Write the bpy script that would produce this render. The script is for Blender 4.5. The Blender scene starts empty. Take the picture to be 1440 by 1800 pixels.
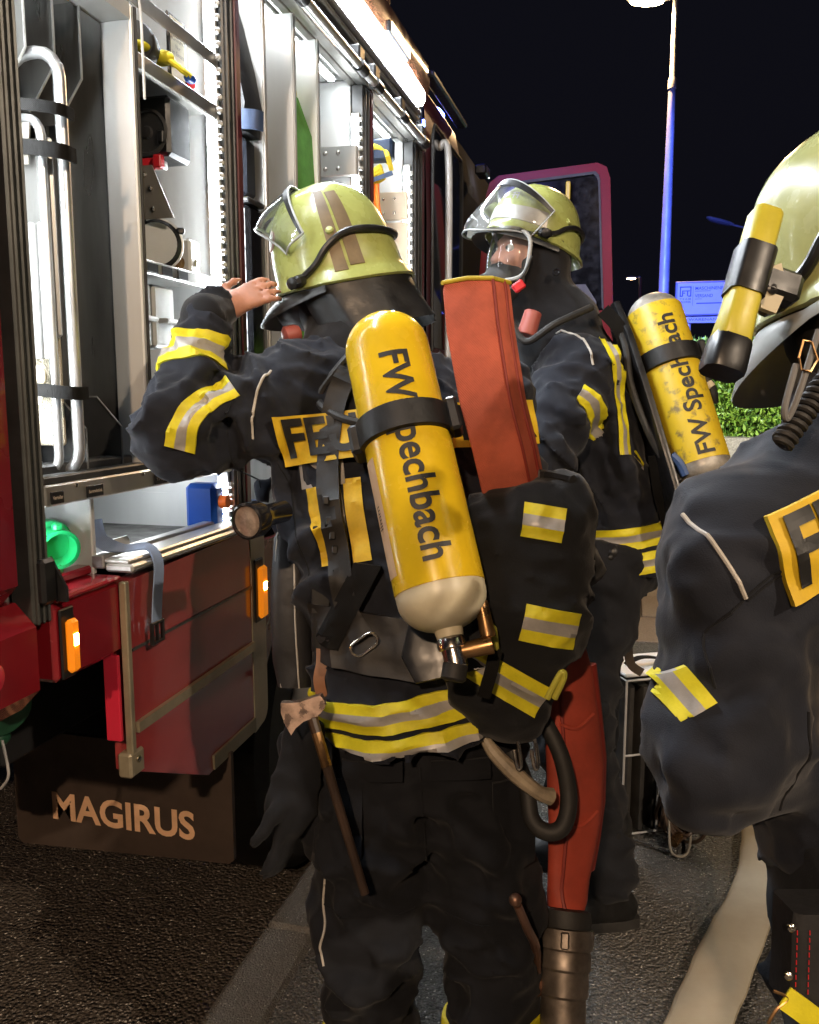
import bpy, bmesh, math, random
import numpy as np
from mathutils import Vector, Matrix
random.seed(7); np.random.seed(7)
R = math.radians
SC = bpy.context.scene
COL = SC.collection

# ------------------------------------------------------------------ camera
F, CX, CY = 1500.0, 720.0, 900.0
EYE = np.array([0, 0, 1.5])
PIT, YAW = R(8.0), R(14.6)
FW = np.array([-math.sin(YAW)*math.cos(PIT), math.cos(YAW)*math.cos(PIT), -math.sin(PIT)])
RT = np.array([math.cos(YAW), math.sin(YAW), 0.0])
UP = np.cross(RT, FW)
FH = np.array([-math.sin(YAW), math.cos(YAW), 0.0])      # level forward
ZZ = np.array([0, 0, 1.0])
cam = bpy.data.cameras.new('camera'); camo = bpy.data.objects.new('camera', cam); COL.objects.link(camo)
camo.location = EYE; camo.rotation_euler = (R(90)-PIT, 0, YAW)
cam.sensor_fit = 'HORIZONTAL'; cam.sensor_width = 36; cam.lens = 36*F/1440; cam.clip_start = .05; cam.clip_end = 600
SC.camera = camo
SC.render.resolution_x, SC.render.resolution_y = 819, 1024

# ------------------------------------------------------------------ night sky, moonlight, exposure
W = bpy.data.worlds.new('World'); SC.world = W; W.use_nodes = True
wn = W.node_tree.nodes; wl = W.node_tree.links
bgn = wn['Background']
sky = wn.new('ShaderNodeTexSky'); sky.sky_type = 'NISHITA'; sky.sun_disc = False
sky.sun_elevation = R(-4); sky.sun_rotation = R(200); sky.altitude = 200
hs = wn.new('ShaderNodeMixRGB'); hs.inputs[0].default_value = .93
hs.inputs[2].default_value = (.0100, .0102, .0175, 1)      # town glow on a night sky
wl.new(sky.outputs[0], hs.inputs[1]); wl.new(hs.outputs[0], bgn.inputs[0]); bgn.inputs[1].default_value = .30
sun = bpy.data.lights.new('moon', 'SUN'); sun.energy = .03; sun.angle = R(8); sun.color = (.8, .87, 1)
suno = bpy.data.objects.new('moon', sun); COL.objects.link(suno); suno.rotation_euler = (R(50), 0, R(-60))
SC.view_settings.view_transform = 'Standard'; SC.view_settings.look = 'None'
SC.view_settings.exposure = .45; SC.view_settings.gamma = 1; SC.view_settings.use_curve_mapping = False
SC.cycles.use_denoising = True
SC.cycles.sample_clamp_indirect = 3.0; SC.cycles.sample_clamp_direct = 0
SC.cycles.max_bounces = 7; SC.cycles.diffuse_bounces = 3; SC.cycles.glossy_bounces = 4; SC.cycles.transmission_bounces = 6
SC.cycles.transparent_max_bounces = 12; SC.cycles.caustics_reflective = False; SC.cycles.caustics_refractive = False

def ray(x, y): return FW + RT*(x-CX)/F - UP*(y-CY)/F
def P(x, y, d): return EYE + ray(x, y)*d                 # a point of the place: direction and distance in metres
def PX(x, y, X): r = ray(x, y); return EYE + r*(X/r[0])
def PY(x, y, Y): r = ray(x, y); return EYE + r*(Y/r[1])
def PZ(x, y, Z): r = ray(x, y); return EYE + r*((Z-1.5)/r[2])
def PH(x, z, d):                                         # picture column, height and distance
    v = (z-1.5-d*FW[2])/UP[2]; return EYE + FW*d + RT*(x-CX)/F*d + UP*v
V = lambda *a: np.array(a, float)
def nrm(v): v = np.asarray(v, float); return v/max(np.linalg.norm(v), 1e-9)

# ------------------------------------------------------------------ materials
MATS = {}
def mat(name, col, rough=.5, metal=0., coat=0., noise=0., nscale=8., bump=0., bscale=60., bdist=.002, rvar=0., spec=.5,
        emit=None, estr=0., sheen=0., aniso=None, trans=0., alpha=1., stripes=None, col2=None, detail=5., cpos=(.36, .64), crease=0.):
    if name in MATS: return MATS[name]
    m = bpy.data.materials.new(name); m.use_nodes = True; MATS[name] = m
    n = m.node_tree.nodes; l = m.node_tree.links; b = n['Principled BSDF']
    b.inputs['Base Color'].default_value = (*col, 1); b.inputs['Roughness'].default_value = rough
    b.inputs['Metallic'].default_value = metal; b.inputs['Coat Weight'].default_value = coat; b.inputs['Coat Roughness'].default_value = .06
    b.inputs['Specular IOR Level'].default_value = spec; b.inputs['Sheen Weight'].default_value = sheen
    b.inputs['Transmission Weight'].default_value = trans; b.inputs['Alpha'].default_value = alpha
    if emit: b.inputs['Emission Color'].default_value = (*emit, 1); b.inputs['Emission Strength'].default_value = estr
    tc = n.new('ShaderNodeTexCoord'); src = tc.outputs['Object']
    if aniso:
        mp = n.new('ShaderNodeMapping'); mp.inputs['Scale'].default_value = aniso; l.new(src, mp.inputs[0]); src = mp.outputs[0]
    if noise or col2:
        t = n.new('ShaderNodeTexNoise'); t.inputs['Scale'].default_value = nscale; t.inputs['Detail'].default_value = detail; t.inputs['Roughness'].default_value = .65
        l.new(src, t.inputs[0]); mx = n.new('ShaderNodeMixRGB')
        mx.inputs[1].default_value = (*[c*(1-noise) for c in col], 1)
        mx.inputs[2].default_value = (*(col2 if col2 else [min(1, c*(1+noise)) for c in col]), 1)
        cr = n.new('ShaderNodeValToRGB'); cr.color_ramp.elements[0].position = cpos[0]; cr.color_ramp.elements[1].position = cpos[1]
        l.new(t.outputs[0], cr.inputs[0]); l.new(cr.outputs[0], mx.inputs[0]); l.new(mx.outputs[0], b.inputs['Base Color'])
    if rvar:
        t = n.new('ShaderNodeTexNoise'); t.inputs['Scale'].default_value = nscale*2.3; t.inputs['Detail'].default_value = 6
        l.new(src, t.inputs[0]); mr = n.new('ShaderNodeMapRange'); mr.inputs[1].default_value = .3; mr.inputs[2].default_value = .7
        mr.inputs[3].default_value = max(.02, rough-rvar); mr.inputs[4].default_value = min(1, rough+rvar)
        l.new(t.outputs[0], mr.inputs[0]); l.new(mr.outputs[0], b.inputs['Roughness'])
    if bump or stripes:
        bp = n.new('ShaderNodeBump'); bp.inputs['Strength'].default_value = bump or .4; bp.inputs['Distance'].default_value = bdist
        if stripes:
            w = n.new('ShaderNodeTexWave'); w.inputs['Scale'].default_value = stripes; w.bands_direction = 'DIAGONAL'
            w.inputs['Distortion'].default_value = .6; l.new(src, w.inputs[0]); l.new(w.outputs[1], bp.inputs['Height'])
        else:
            t = n.new('ShaderNodeTexNoise'); t.inputs['Scale'].default_value = bscale; t.inputs['Detail'].default_value = 6
            l.new(src, t.inputs[0]); l.new(t.outputs[0], bp.inputs['Height'])
        l.new(bp.outputs[0], b.inputs['Normal'])
        if crease:      # sharp little creases of stiff cloth
            b2 = n.new('ShaderNodeBump'); b2.inputs['Strength'].default_value = .75; b2.inputs['Distance'].default_value = crease
            w1 = n.new('ShaderNodeTexNoise'); w1.inputs['Scale'].default_value = 5; l.new(tc.outputs['Object'], w1.inputs[0])
            mp2 = n.new('ShaderNodeMapping'); mp2.inputs['Scale'].default_value = (9, 9, 4.5); mp2.inputs['Rotation'].default_value = (.5, .4, .3)
            av = n.new('ShaderNodeVectorMath'); av.operation = 'MULTIPLY_ADD'; av.inputs[1].default_value = (.12, .12, .12); l.new(w1.outputs['Color'], av.inputs[0]); l.new(tc.outputs['Object'], av.inputs[2]); l.new(av.outputs[0], mp2.inputs[0])
            r1 = n.new('ShaderNodeTexNoise'); r1.noise_type = 'RIDGED_MULTIFRACTAL'; r1.inputs['Scale'].default_value = 1.; r1.inputs['Detail'].default_value = 3; r1.inputs['Roughness'].default_value = .45; l.new(mp2.outputs[0], r1.inputs[0])
            l.new(r1.outputs[0], b2.inputs['Height']); l.new(b2.outputs[0], bp.inputs['Normal'])
    return m

def clearmat(name, tint, opac=.15, rough=.08):
    m = bpy.data.materials.new(name); m.use_nodes = True; n = m.node_tree.nodes; l = m.node_tree.links; n.clear()
    o = n.new('ShaderNodeOutputMaterial'); t = n.new('ShaderNodeBsdfTransparent'); g = n.new('ShaderNodeBsdfGlossy'); d = n.new('ShaderNodeBsdfDiffuse')
    t.inputs[0].default_value = (*tint, 1); g.inputs['Roughness'].default_value = rough; d.inputs[0].default_value = (.62, .66, .68, 1)
    nt = n.new('ShaderNodeTexNoise'); nt.inputs['Scale'].default_value = 22; nt.inputs['Detail'].default_value = 7
    tc = n.new('ShaderNodeTexCoord'); l.new(tc.outputs['Object'], nt.inputs[0])
    mr = n.new('ShaderNodeMapRange'); mr.inputs[1].default_value = .4; mr.inputs[2].default_value = .75; mr.inputs[3].default_value = opac*.4; mr.inputs[4].default_value = opac*1.8
    l.new(nt.outputs[0], mr.inputs[0])
    m1 = n.new('ShaderNodeMixShader'); l.new(mr.outputs[0], m1.inputs[0]); l.new(t.outputs[0], m1.inputs[1]); l.new(d.outputs[0], m1.inputs[2])
    f = n.new('ShaderNodeFresnel'); f.inputs[0].default_value = 1.45; m2 = n.new('ShaderNodeMixShader')
    l.new(f.outputs[0], m2.inputs[0]); l.new(m1.outputs[0], m2.inputs[1]); l.new(g.outputs[0], m2.inputs[2]); l.new(m2.outputs[0], o.inputs[0])
    MATS[name] = m; return m

def emat(name, col, s):
    m = bpy.data.materials.new(name); m.use_nodes = True; n = m.node_tree.nodes; n.clear()
    o = n.new('ShaderNodeOutputMaterial'); e = n.new('ShaderNodeEmission'); e.inputs[0].default_value = (*col, 1); e.inputs[1].default_value = s
    m.node_tree.links.new(e.outputs[0], o.inputs[0]); MATS[name] = m; return m

RED = mat('red paint', (.21, .008, .014), .22, coat=.7, noise=.12, nscale=3, rvar=.06)
REDD = mat('dark red paint', (.16, .008, .016), .26, coat=.6, noise=.15, nscale=3, rvar=.08)
ALU = mat('brushed aluminium', (.58, .57, .54), .36, .85, noise=.10, nscale=5, rvar=.1, aniso=(1, 1, .12), bump=.08, bscale=90, bdist=.0006)
ALUL = mat('pale anodised aluminium', (.68, .68, .66), .45, .35, noise=.06, nscale=4, rvar=.1, aniso=(1, 1, .2))
ALUD = mat('dull steel plate', (.42, .41, .39), .42, .6, noise=.22, nscale=4, rvar=.14, aniso=(1.5, 1.5, .15), bump=.06, bscale=70, bdist=.0005)
STEELK = mat('dark steel plate', (.10, .10, .10), .38, .6, noise=.25, nscale=5, rvar=.1)
CHROME = mat('polished tube', (.80, .80, .79), .40, .9, noise=.08, nscale=6, rvar=.06)
GALV = mat('lamp post steel', (.50, .50, .50), .5, .3, noise=.12, nscale=4, rvar=.1)
BLK = mat('black plastic', (.010, .010, .011), .38, noise=.3, nscale=20, rvar=.1, bump=.08, bscale=240, bdist=.0006)
BLKG = mat('black gloss plastic', (.012, .012, .014), .16, noise=.2, nscale=10, rvar=.05)
RUB = mat('black rubber', (.022, .021, .020), .62, noise=.35, nscale=14, bump=.3, bscale=160, bdist=.001)
MATTR = mat('ribbed rubber mat', (.045, .043, .04), .5, noise=.35, nscale=9, rvar=.15, bump=.4, bscale=260, bdist=.001)
FLAPM = mat('mud flap rubber', (.05, .034, .026), .6, noise=.2, nscale=6, bump=.15, bscale=60, bdist=.001, rvar=.1)
NAVY = mat('navy turnout cloth', crease=.010, col=(.0092, .0115, .0195), rough=.82, noise=.28, nscale=7, bump=.5, bscale=620, bdist=.0010, sheen=.10, spec=.3, rvar=.1)
NAVYB = mat('worn black trouser cloth', crease=.012, col=(.0092, .0102, .0135), rough=.85, noise=.35, nscale=6, bump=.5, bscale=600, bdist=.0010, sheen=.05, spec=.25)
KNIT = mat('black knit hood', (.010, .010, .012), .9, noise=.2, nscale=10, bump=.6, bscale=520, bdist=.0012, sheen=.2, spec=.2)
LEATH = mat('black leather', (.008, .0078, .008), .48, noise=.25, nscale=16, bump=.35, bscale=150, bdist=.001, rvar=.1)
WEB = mat('black webbing', (.009, .0085, .008), .8, spec=.12, noise=.2, nscale=20, stripes=160, bdist=.0006)
HIVIS = mat('fluorescent yellow tape', (.74, .66, .02), .55, noise=.12, nscale=18, bump=.3, bscale=300, bdist=.0008)
SILV = mat('retroreflective silver tape', (.42, .40, .375), .38, .15, noise=.12, nscale=22, bump=.3, bscale=420, bdist=.0006)
LABEL = mat('yellow back label', (.72, .48, .02), .6, noise=.16, nscale=14, bump=.3, bscale=260, bdist=.0008)
CYLY = mat('yellow cylinder paint', (.72, .48, .015), .24, coat=.4, noise=.10, nscale=7, rvar=.10, bump=.04, bscale=70, bdist=.0005)
CYLW = mat('worn yellow cylinder paint', (.66, .47, .02), .42, noise=.0, nscale=26, col2=(.20, .15, .05), rvar=.15, cpos=(.54, .66), bump=.15, bscale=60, bdist=.0006, detail=9)
CREAM = mat('cream paint', (.62, .56, .40), .4, noise=.1, nscale=7, rvar=.08)
GREYM = mat('scuffed grey metal', (.36, .33, .28), .45, .3, noise=.4, nscale=14, rvar=.15)
REDFAB = mat('red pouch cloth', (.48, .105, .060), .8, noise=.24, nscale=9, stripes=120, bdist=.0010, bump=.5)
REDHOSE = mat('red hose jacket', (.42, .062, .034), .62, noise=.26, nscale=5, bump=.25, bscale=170, bdist=.001, rvar=.1)
YTRIM = mat('mustard piping', (.52, .40, .03), .6, noise=.15, nscale=20)
LIME = mat('helmet lime lacquer', (.35, .39, .12), .27, coat=.2, noise=.16, nscale=9, rvar=.12, bump=.05, bscale=50, bdist=.0006)
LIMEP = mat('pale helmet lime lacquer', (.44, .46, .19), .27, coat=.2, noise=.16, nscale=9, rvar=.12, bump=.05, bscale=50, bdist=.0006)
PIPE = mat('grey piping', (.50, .47, .42), .55, noise=.1, nscale=30)
SKIN = mat('skin', (.52, .25, .17), .5, noise=.14, nscale=25, bump=.2, bscale=160, bdist=.0008)
BRASS = mat('tarnished brass', (.33, .19, .085), .34, .9, noise=.3, nscale=12, rvar=.15)
NICKEL = mat('nickel fitting', (.6, .56, .5), .22, 1., noise=.12, nscale=15, rvar=.08)
CANVAS = mat('canvas hose jacket', (.72, .65, .50), .8, noise=.16, nscale=5, stripes=110, bdist=.0022, col2=(.52, .45, .33))
GRN = mat('green plastic coupling', (.01, .34, .10), .35, noise=.15, nscale=10, rvar=.08)
GRND = mat('weathered green plastic', (.02, .10, .05), .5, noise=.35, nscale=10)
BLUE = mat('blue plastic', (.012, .08, .42), .35, noise=.1, nscale=8)
BLUEW = mat('blue grey webbing', (.20, .27, .42), .8, noise=.12, nscale=14, stripes=130, bdist=.0008)
ORNG = mat('orange plastic', (.8, .17, .02), .4, noise=.1, nscale=9)
REDP = mat('red plastic', (.62, .02, .03), .35, noise=.1, nscale=9)
REDR = mat('red reflector', (.55, .02, .05), .25, bump=.4, bscale=200, bdist=.001)
WHITE = mat('white plastic', (.72, .73, .72), .4, noise=.05, nscale=8)
PAPER = mat('cream card', (.72, .66, .48), .7, noise=.05, nscale=20)
INK = mat('black lettering', (.012, .012, .012), .5)
INKO = mat('pale print', (.62, .52, .42), .6)
LETO = mat('warm lit lettering', (.80, .50, .30), .55, noise=.10, nscale=16)  # warm street light is put into the flap letters' colour
INKB = mat('blue print', (.05, .06, .30), .5)
GREEN = mat('green cloth', (.10, .28, .05), .8, noise=.25, nscale=8, bump=.4, bscale=200, bdist=.001)
YBAG = mat('bright yellow cloth', (.85, .60, .03), .6, noise=.2, nscale=9)
GLASSD = mat('dark window glass', (.012, .014, .018), .04, coat=.5)
PEAKM = mat('grey peak', (.020, .021, .021), .42, noise=.2, nscale=9, rvar=.06)
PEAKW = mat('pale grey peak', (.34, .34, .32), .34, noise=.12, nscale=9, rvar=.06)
SIGNP = mat('pale sign panel', (.52, .46, .52), .5, noise=.04, nscale=6)
CLEAR = clearmat('scratched clear visor', (.93, .95, .95), .11, .07)
MVIS = clearmat('mask visor', (.93, .95, .95), .05, .05)
LED = emat('cool white led', (.90, .96, 1.0), 72)
LEDC = emat('ceiling led', (.90, .96, 1.0), 28)
LEDA = emat('cool white lamp tube', (.86, .93, 1.0), 115)
AMB = emat('amber lamp', (1, .30, .015), 9)
AMBC = emat('amber bulb', (1, .52, .10), 60)
SODI = emat('warm street lamp', (1, .66, .32), 60)
BLUL = emat('blue beacon', (.05, .10, 1), 160)

# ------------------------------------------------------------------ mesh builder
def frame(a, hint=None):
    a = nrm(a); h = np.array(hint, float) if hint is not None else (V(0, 0, 1) if abs(a[2]) < .9 else V(1, 0, 0))
    e1 = nrm(h - a*(h@a)); e2 = np.cross(a, e1); return a, e1, e2

class MB:
    def __init__(s): s.v = []; s.f = []; s.m = []; s.n = 0
    def add(s, vs, fs, mi=0):
        vs = np.asarray(vs, float).reshape(-1, 3); s.v.append(vs)
        for f in fs: s.f.append([i+s.n for i in f]); s.m.append(mi)
        s.n += len(vs); return s
    def box(s, c, size, b=.0, M=None, mi=0):
        c = np.array(c, float); h = np.array(size, float)/2; M = np.eye(3) if M is None else np.array(M)
        b = min(b, h.min()*.9); vs = []; fs = []
        if b <= 0:
            for x in (-1, 1):
                for y in (-1, 1):
                    for z in (-1, 1): vs.append((x*h[0], y*h[1], z*h[2]))
            fs = [(0, 1, 3, 2), (4, 6, 7, 5), (0, 4, 5, 1), (2, 3, 7, 6), (0, 2, 6, 4), (1, 5, 7, 3)]
        else:
            ix = {}
            for x in (-1, 1):
                for y in (-1, 1):
                    for z in (-1, 1):
                        for k in range(3):
                            p = [x*(h[0]-b), y*(h[1]-b), z*(h[2]-b)]; p[k] = (x, y, z)[k]*h[k]; ix[x, y, z, k] = len(vs); vs.append(p)
            o = [(-1, -1), (1, -1), (1, 1), (-1, 1)]
            for k in range(3):
                for sg in (-1, 1):
                    q = []
                    for a_, b_ in o:
                        t = [0, 0, 0]; t[k] = sg; t[(k+1) % 3] = a_; t[(k+2) % 3] = b_; q.append(ix[(*t, k)])
                    fs.append(q if sg > 0 else q[::-1])
            for k in range(3):
                i, j = (k+1) % 3, (k+2) % 3
                for a_ in (-1, 1):
                    for b_ in (-1, 1):
                        t0 = [0, 0, 0]; t1 = [0, 0, 0]; t0[k] = -1; t1[k] = 1
                        for t in (t0, t1): t[i] = a_; t[j] = b_
                        q = [ix[(*t0, i)], ix[(*t0, j)], ix[(*t1, j)], ix[(*t1, i)]]
                        fs.append(q[::-1] if a_*b_ < 0 else q)
            for x in (-1, 1):
                for y in (-1, 1):
                    for z in (-1, 1):
                        q = [ix[x, y, z, k] for k in range(3)]; fs.append(q if x*y*z > 0 else q[::-1])
        return s.add(np.array(vs) @ M.T + c, fs, mi)
    def bx(s, x0, x1, y0, y1, z0, z1, b=.003, mi=0):
        return s.box(((x0+x1)/2, (y0+y1)/2, (z0+z1)/2), (abs(x1-x0), abs(y1-y0), abs(z1-z0)), b, None, mi)
    def lathe(s, o, ax, prof, n=32, mi=0, hint=None):
        a, e1, e2 = frame(ax, hint); o = np.array(o, float); vs = []; fs = []
        th = np.linspace(0, 2*np.pi, n, endpoint=False)
        for r, h in prof:
            vs.append(o + a*h + (np.cos(th)[:, None]*e1 + np.sin(th)[:, None]*e2)*max(r, 1e-5))
        for i in range(len(prof)-1):
            for j in range(n):
                k = (j+1) % n; fs.append((i*n+j, i*n+k, (i+1)*n+k, (i+1)*n+j))
        if prof[0][0] > 1e-4: fs.append(tuple(range(n))[::-1])
        if prof[-1][0] > 1e-4: fs.append(tuple((len(prof)-1)*n+j for j in range(n)))
        return s.add(np.vstack(vs), fs, mi)
    def cyl(s, a, b, ra, rb=None, n=16, mi=0):
        a, b = np.array(a, float), np.array(b, float); L = np.linalg.norm(b-a); rb = ra if rb is None else rb
        c = min(ra, rb, L)*.12
        return s.lathe(a, b-a, [(ra-c, 0), (ra, c), (rb, L-c), (rb-c, L)], n, mi)
    def tube(s, pts, r, n=10, mi=0, closed=False, sm=True):
        p = spline(pts, closed=closed) if sm else np.array(pts, float); m = len(p); vs = []; fs = []
        rr = np.interp(np.linspace(0, 1, m), np.linspace(0, 1, len(r)), r) if np.ndim(r) else np.full(m, r)
        e1 = None
        for i in range(m):
            t = nrm(p[(i+1) % m]-p[i-1]) if closed else nrm(p[min(i+1, m-1)]-p[max(i-1, 0)])
            _, e1, e2 = frame(t, e1); th = np.linspace(0, 2*np.pi, n, endpoint=False)
            vs.append(p[i] + rr[i]*(np.cos(th)[:, None]*e1 + np.sin(th)[:, None]*e2))
        for i in range(m if closed else m-1):
            i2 = (i+1) % m
            for j in range(n): k = (j+1) % n; fs.append((i*n+j, i*n+k, i2*n+k, i2*n+j))
        if not closed: fs += [tuple(range(n))[::-1], tuple((m-1)*n+j for j in range(n))]
        return s.add(np.vstack(vs), fs, mi)
    def strap(s, pts, nors, w, t=.003, mi=0, sm=6):
        p = spline(pts, sm); nn = spline(nors, sm) if len(np.shape(nors)) > 1 else np.tile(nrm(nors), (len(p), 1)); m = len(p); vs = []; fs = []
        for i in range(m):
            d = nrm(p[min(i+1, m-1)]-p[max(i-1, 0)]); u = nrm(nn[i]-d*(nn[i]@d)); x = np.cross(d, u)*w/2
            vs += [p[i]-x, p[i]+x, p[i]+x+u*t, p[i]-x+u*t]
        for i in range(m-1):
            for j in range(4): k = (j+1) % 4; fs.append((i*4+j, i*4+k, i*4+4+k, i*4+4+j))
        fs += [(0, 1, 2, 3), tuple((m-1)*4+j for j in (3, 2, 1, 0))]
        return s.add(vs, fs, mi)
    def prism(s, poly, thick, mi=0):
        p = np.array(poly, float); t = np.array(thick, float); n = len(p)
        fs = [tuple(range(n))[::-1], tuple(range(n, 2*n))] + [(i, (i+1) % n, n+(i+1) % n, n+i) for i in range(n)]
        return s.add(np.vstack([p, p+t]), fs, mi)
    def ell(s, c, rad, M=None, nu=20, nv=12, mi=0):
        M = np.eye(3) if M is None else np.array(M); vs = []; fs = []
        for i in range(nv+1):
            f = -np.pi/2+np.pi*i/nv
            for j in range(nu): t = 2*np.pi*j/nu; vs.append((rad[0]*np.cos(f)*np.cos(t), rad[1]*np.cos(f)*np.sin(t), rad[2]*np.sin(f)))
        for i in range(nv):
            for j in range(nu): k = (j+1) % nu; fs.append((i*nu+j, i*nu+k, (i+1)*nu+k, (i+1)*nu+j))
        return s.add(np.array(vs) @ M.T + np.array(c, float), fs, mi)
    def grid(s, pts, mi=None, closeu=False, skirt=None):
        """pts (nu, nv, 3); mi: function of row j -> material index; skirt: (nu, nv, 3) points below for the border"""
        pts = np.asarray(pts); nu, nv = pts.shape[:2]; base = s.n
        s.v.append(pts.reshape(-1, 3)); s.n += nu*nv
        for i in range(nu if closeu else nu-1):
            for j in range(nv-1):
                k = (i+1) % nu; s.f.append([base+i*nv+j, base+k*nv+j, base+k*nv+j+1, base+i*nv+j+1]); s.m.append(mi(j) if mi else 0)
        if skirt is not None:
            b = [(i, 0) for i in range(nu)] + [(nu-1, j) for j in range(1, nv)] + [(i, nv-1) for i in range(nu-2, -1, -1)] + [(0, j) for j in range(nv-2, 0, -1)]
            if closeu: b0 = [[(i, 0) for i in range(nu)], [(i, nv-1) for i in range(nu)]]
            else: b0 = [b]
            for lp in b0:
                q = np.array([skirt[i, j] for i, j in lp]); bb = s.n; s.v.append(q); s.n += len(q)
                for a in range(len(lp)):
                    c = (a+1) % len(lp); i, j = lp[a]; i2, j2 = lp[c]
                    s.f.append([base+i*nv+j, base+i2*nv+j2, bb+c, bb+a]); s.m.append(mi(min(j, nv-2)) if mi else 0)
        return s
    def mesh(s, name, o, smooth=35):
        me = bpy.data.meshes.new(name); v = np.vstack(s.v)-np.asarray(o)
        me.from_pydata(v.tolist(), [], s.f)
        if max(s.m) > 0: me.polygons.foreach_set('material_index', s.m)
        bm = bmesh.new(); bm.from_mesh(me); bmesh.ops.recalc_face_normals(bm, faces=bm.faces); bm.to_mesh(me); bm.free()
        if smooth: me.shade_smooth(); me.set_sharp_from_angle(angle=R(smooth))
        me.update(); return me

def spline(pts, k=8, closed=False):
    p = np.array(pts, float); n = len(p)
    if n < 3: return p
    out = []
    for i in range(n if closed else n-1):
        if closed: a, b, c, d = p[i-1], p[i], p[(i+1) % n], p[(i+2) % n]
        else: a, b, c, d = p[max(i-1, 0)], p[i], p[i+1], p[min(i+2, n-1)]
        for t in np.linspace(0, 1, k, endpoint=False):
            out.append(.5*(2*b+(c-a)*t+(2*a-5*b+4*c-d)*t*t+(3*b-a-3*c+d)*t**3))
    if not closed: out.append(p[-1])
    return np.array(out)

class Thing:
    def __init__(s, name, label, cat, o=(0, 0, 0), group=None):
        s.o = np.array(o, float); s.root = bpy.data.objects.new(name, None); COL.objects.link(s.root); s.root.location = s.o
        s.root.empty_display_size = .1; s.root['label'] = label; s.root['category'] = cat
        if group: s.root['group'] = group
    def part(s, name, mb, m, parent=None, smooth=35, label=None):
        me = mb if isinstance(mb, bpy.types.Mesh) else mb.mesh(name, s.o, smooth)
        for q in (m if isinstance(m, (list, tuple)) else [m]): me.materials.append(q)
        ob = bpy.data.objects.new(name, me); COL.objects.link(ob); ob.parent = parent or s.root
        if label: ob['label'] = label
        return ob
def single(name, mb, m, label=None, cat=None, kind=None, o=None, group=None, smooth=35):
    if o is None: v = np.vstack(mb.v); o = np.array([*(v.min(0)[:2]+v.max(0)[:2])/2, v[:, 2].min()])
    me = mb.mesh(name, o, smooth)
    for q in (m if isinstance(m, (list, tuple)) else [m]): me.materials.append(q)
    ob = bpy.data.objects.new(name, me); COL.objects.link(ob); ob.location = o
    if label: ob['label'] = label
    if cat: ob['category'] = cat
    if kind: ob['kind'] = kind
    if group: ob['group'] = group
    return ob

_TX = {}
def text2d(s, size=1., bold=.0, cut=.0, spacing=1.):
    """flat letters as (n,2) points and faces, centred, cut into small tiles so that they can follow a curved surface"""
    key = (s, size, bold, cut, spacing)
    if key in _TX: return _TX[key]
    cu = bpy.data.curves.new('t', 'FONT'); cu.body = s; cu.size = size; cu.offset = bold*size; cu.align_x = 'CENTER'; cu.align_y = 'CENTER'; cu.space_character = spacing
    cu.resolution_u = 4
    ob = bpy.data.objects.new('t', cu); COL.objects.link(ob)
    dg = bpy.context.evaluated_depsgraph_get(); me = bpy.data.meshes.new_from_object(ob.evaluated_get(dg))
    bm = bmesh.new(); bm.from_mesh(me)
    bmesh.ops.remove_doubles(bm, verts=bm.verts, dist=size*1e-4)
    if cut and bm.verts:
        xs = [v.co.x for v in bm.verts]; ys = [v.co.y for v in bm.verts]
        for ax, lo, hi in ((0, min(xs), max(xs)), (1, min(ys), max(ys))):
            q = lo+cut*.5
            while q < hi:
                no = (1, 0, 0) if ax == 0 else (0, 1, 0); co = (q, 0, 0) if ax == 0 else (0, q, 0)
                bmesh.ops.bisect_plane(bm, geom=bm.verts[:]+bm.edges[:]+bm.faces[:], plane_co=co, plane_no=no); q += cut
    bm.verts.ensure_lookup_table(); bm.verts.index_update()
    v = np.array([v.co[:2] for v in bm.verts]); f = [[q.index for q in p.verts] for p in bm.faces]; bm.free()
    bpy.data.objects.remove(ob); bpy.data.curves.remove(cu); bpy.data.meshes.remove(me)
    _TX[key] = (v, f); return v, f
def text_on(mb, s, size, c, u, v, bold=.02, fit=None, cut=0, fn=None, spacing=1., mi=0):
    t, f = text2d(s, size, bold, cut, spacing); t = t.copy()
    if fit: t[:, 0] *= fit/(t[:, 0].max()-t[:, 0].min())
    pts = fn(t) if fn else np.array(c)+t[:, :1]*np.array(u)+t[:, 1:]*np.array(v)
    mb.add(pts, f, mi); return mb
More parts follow.
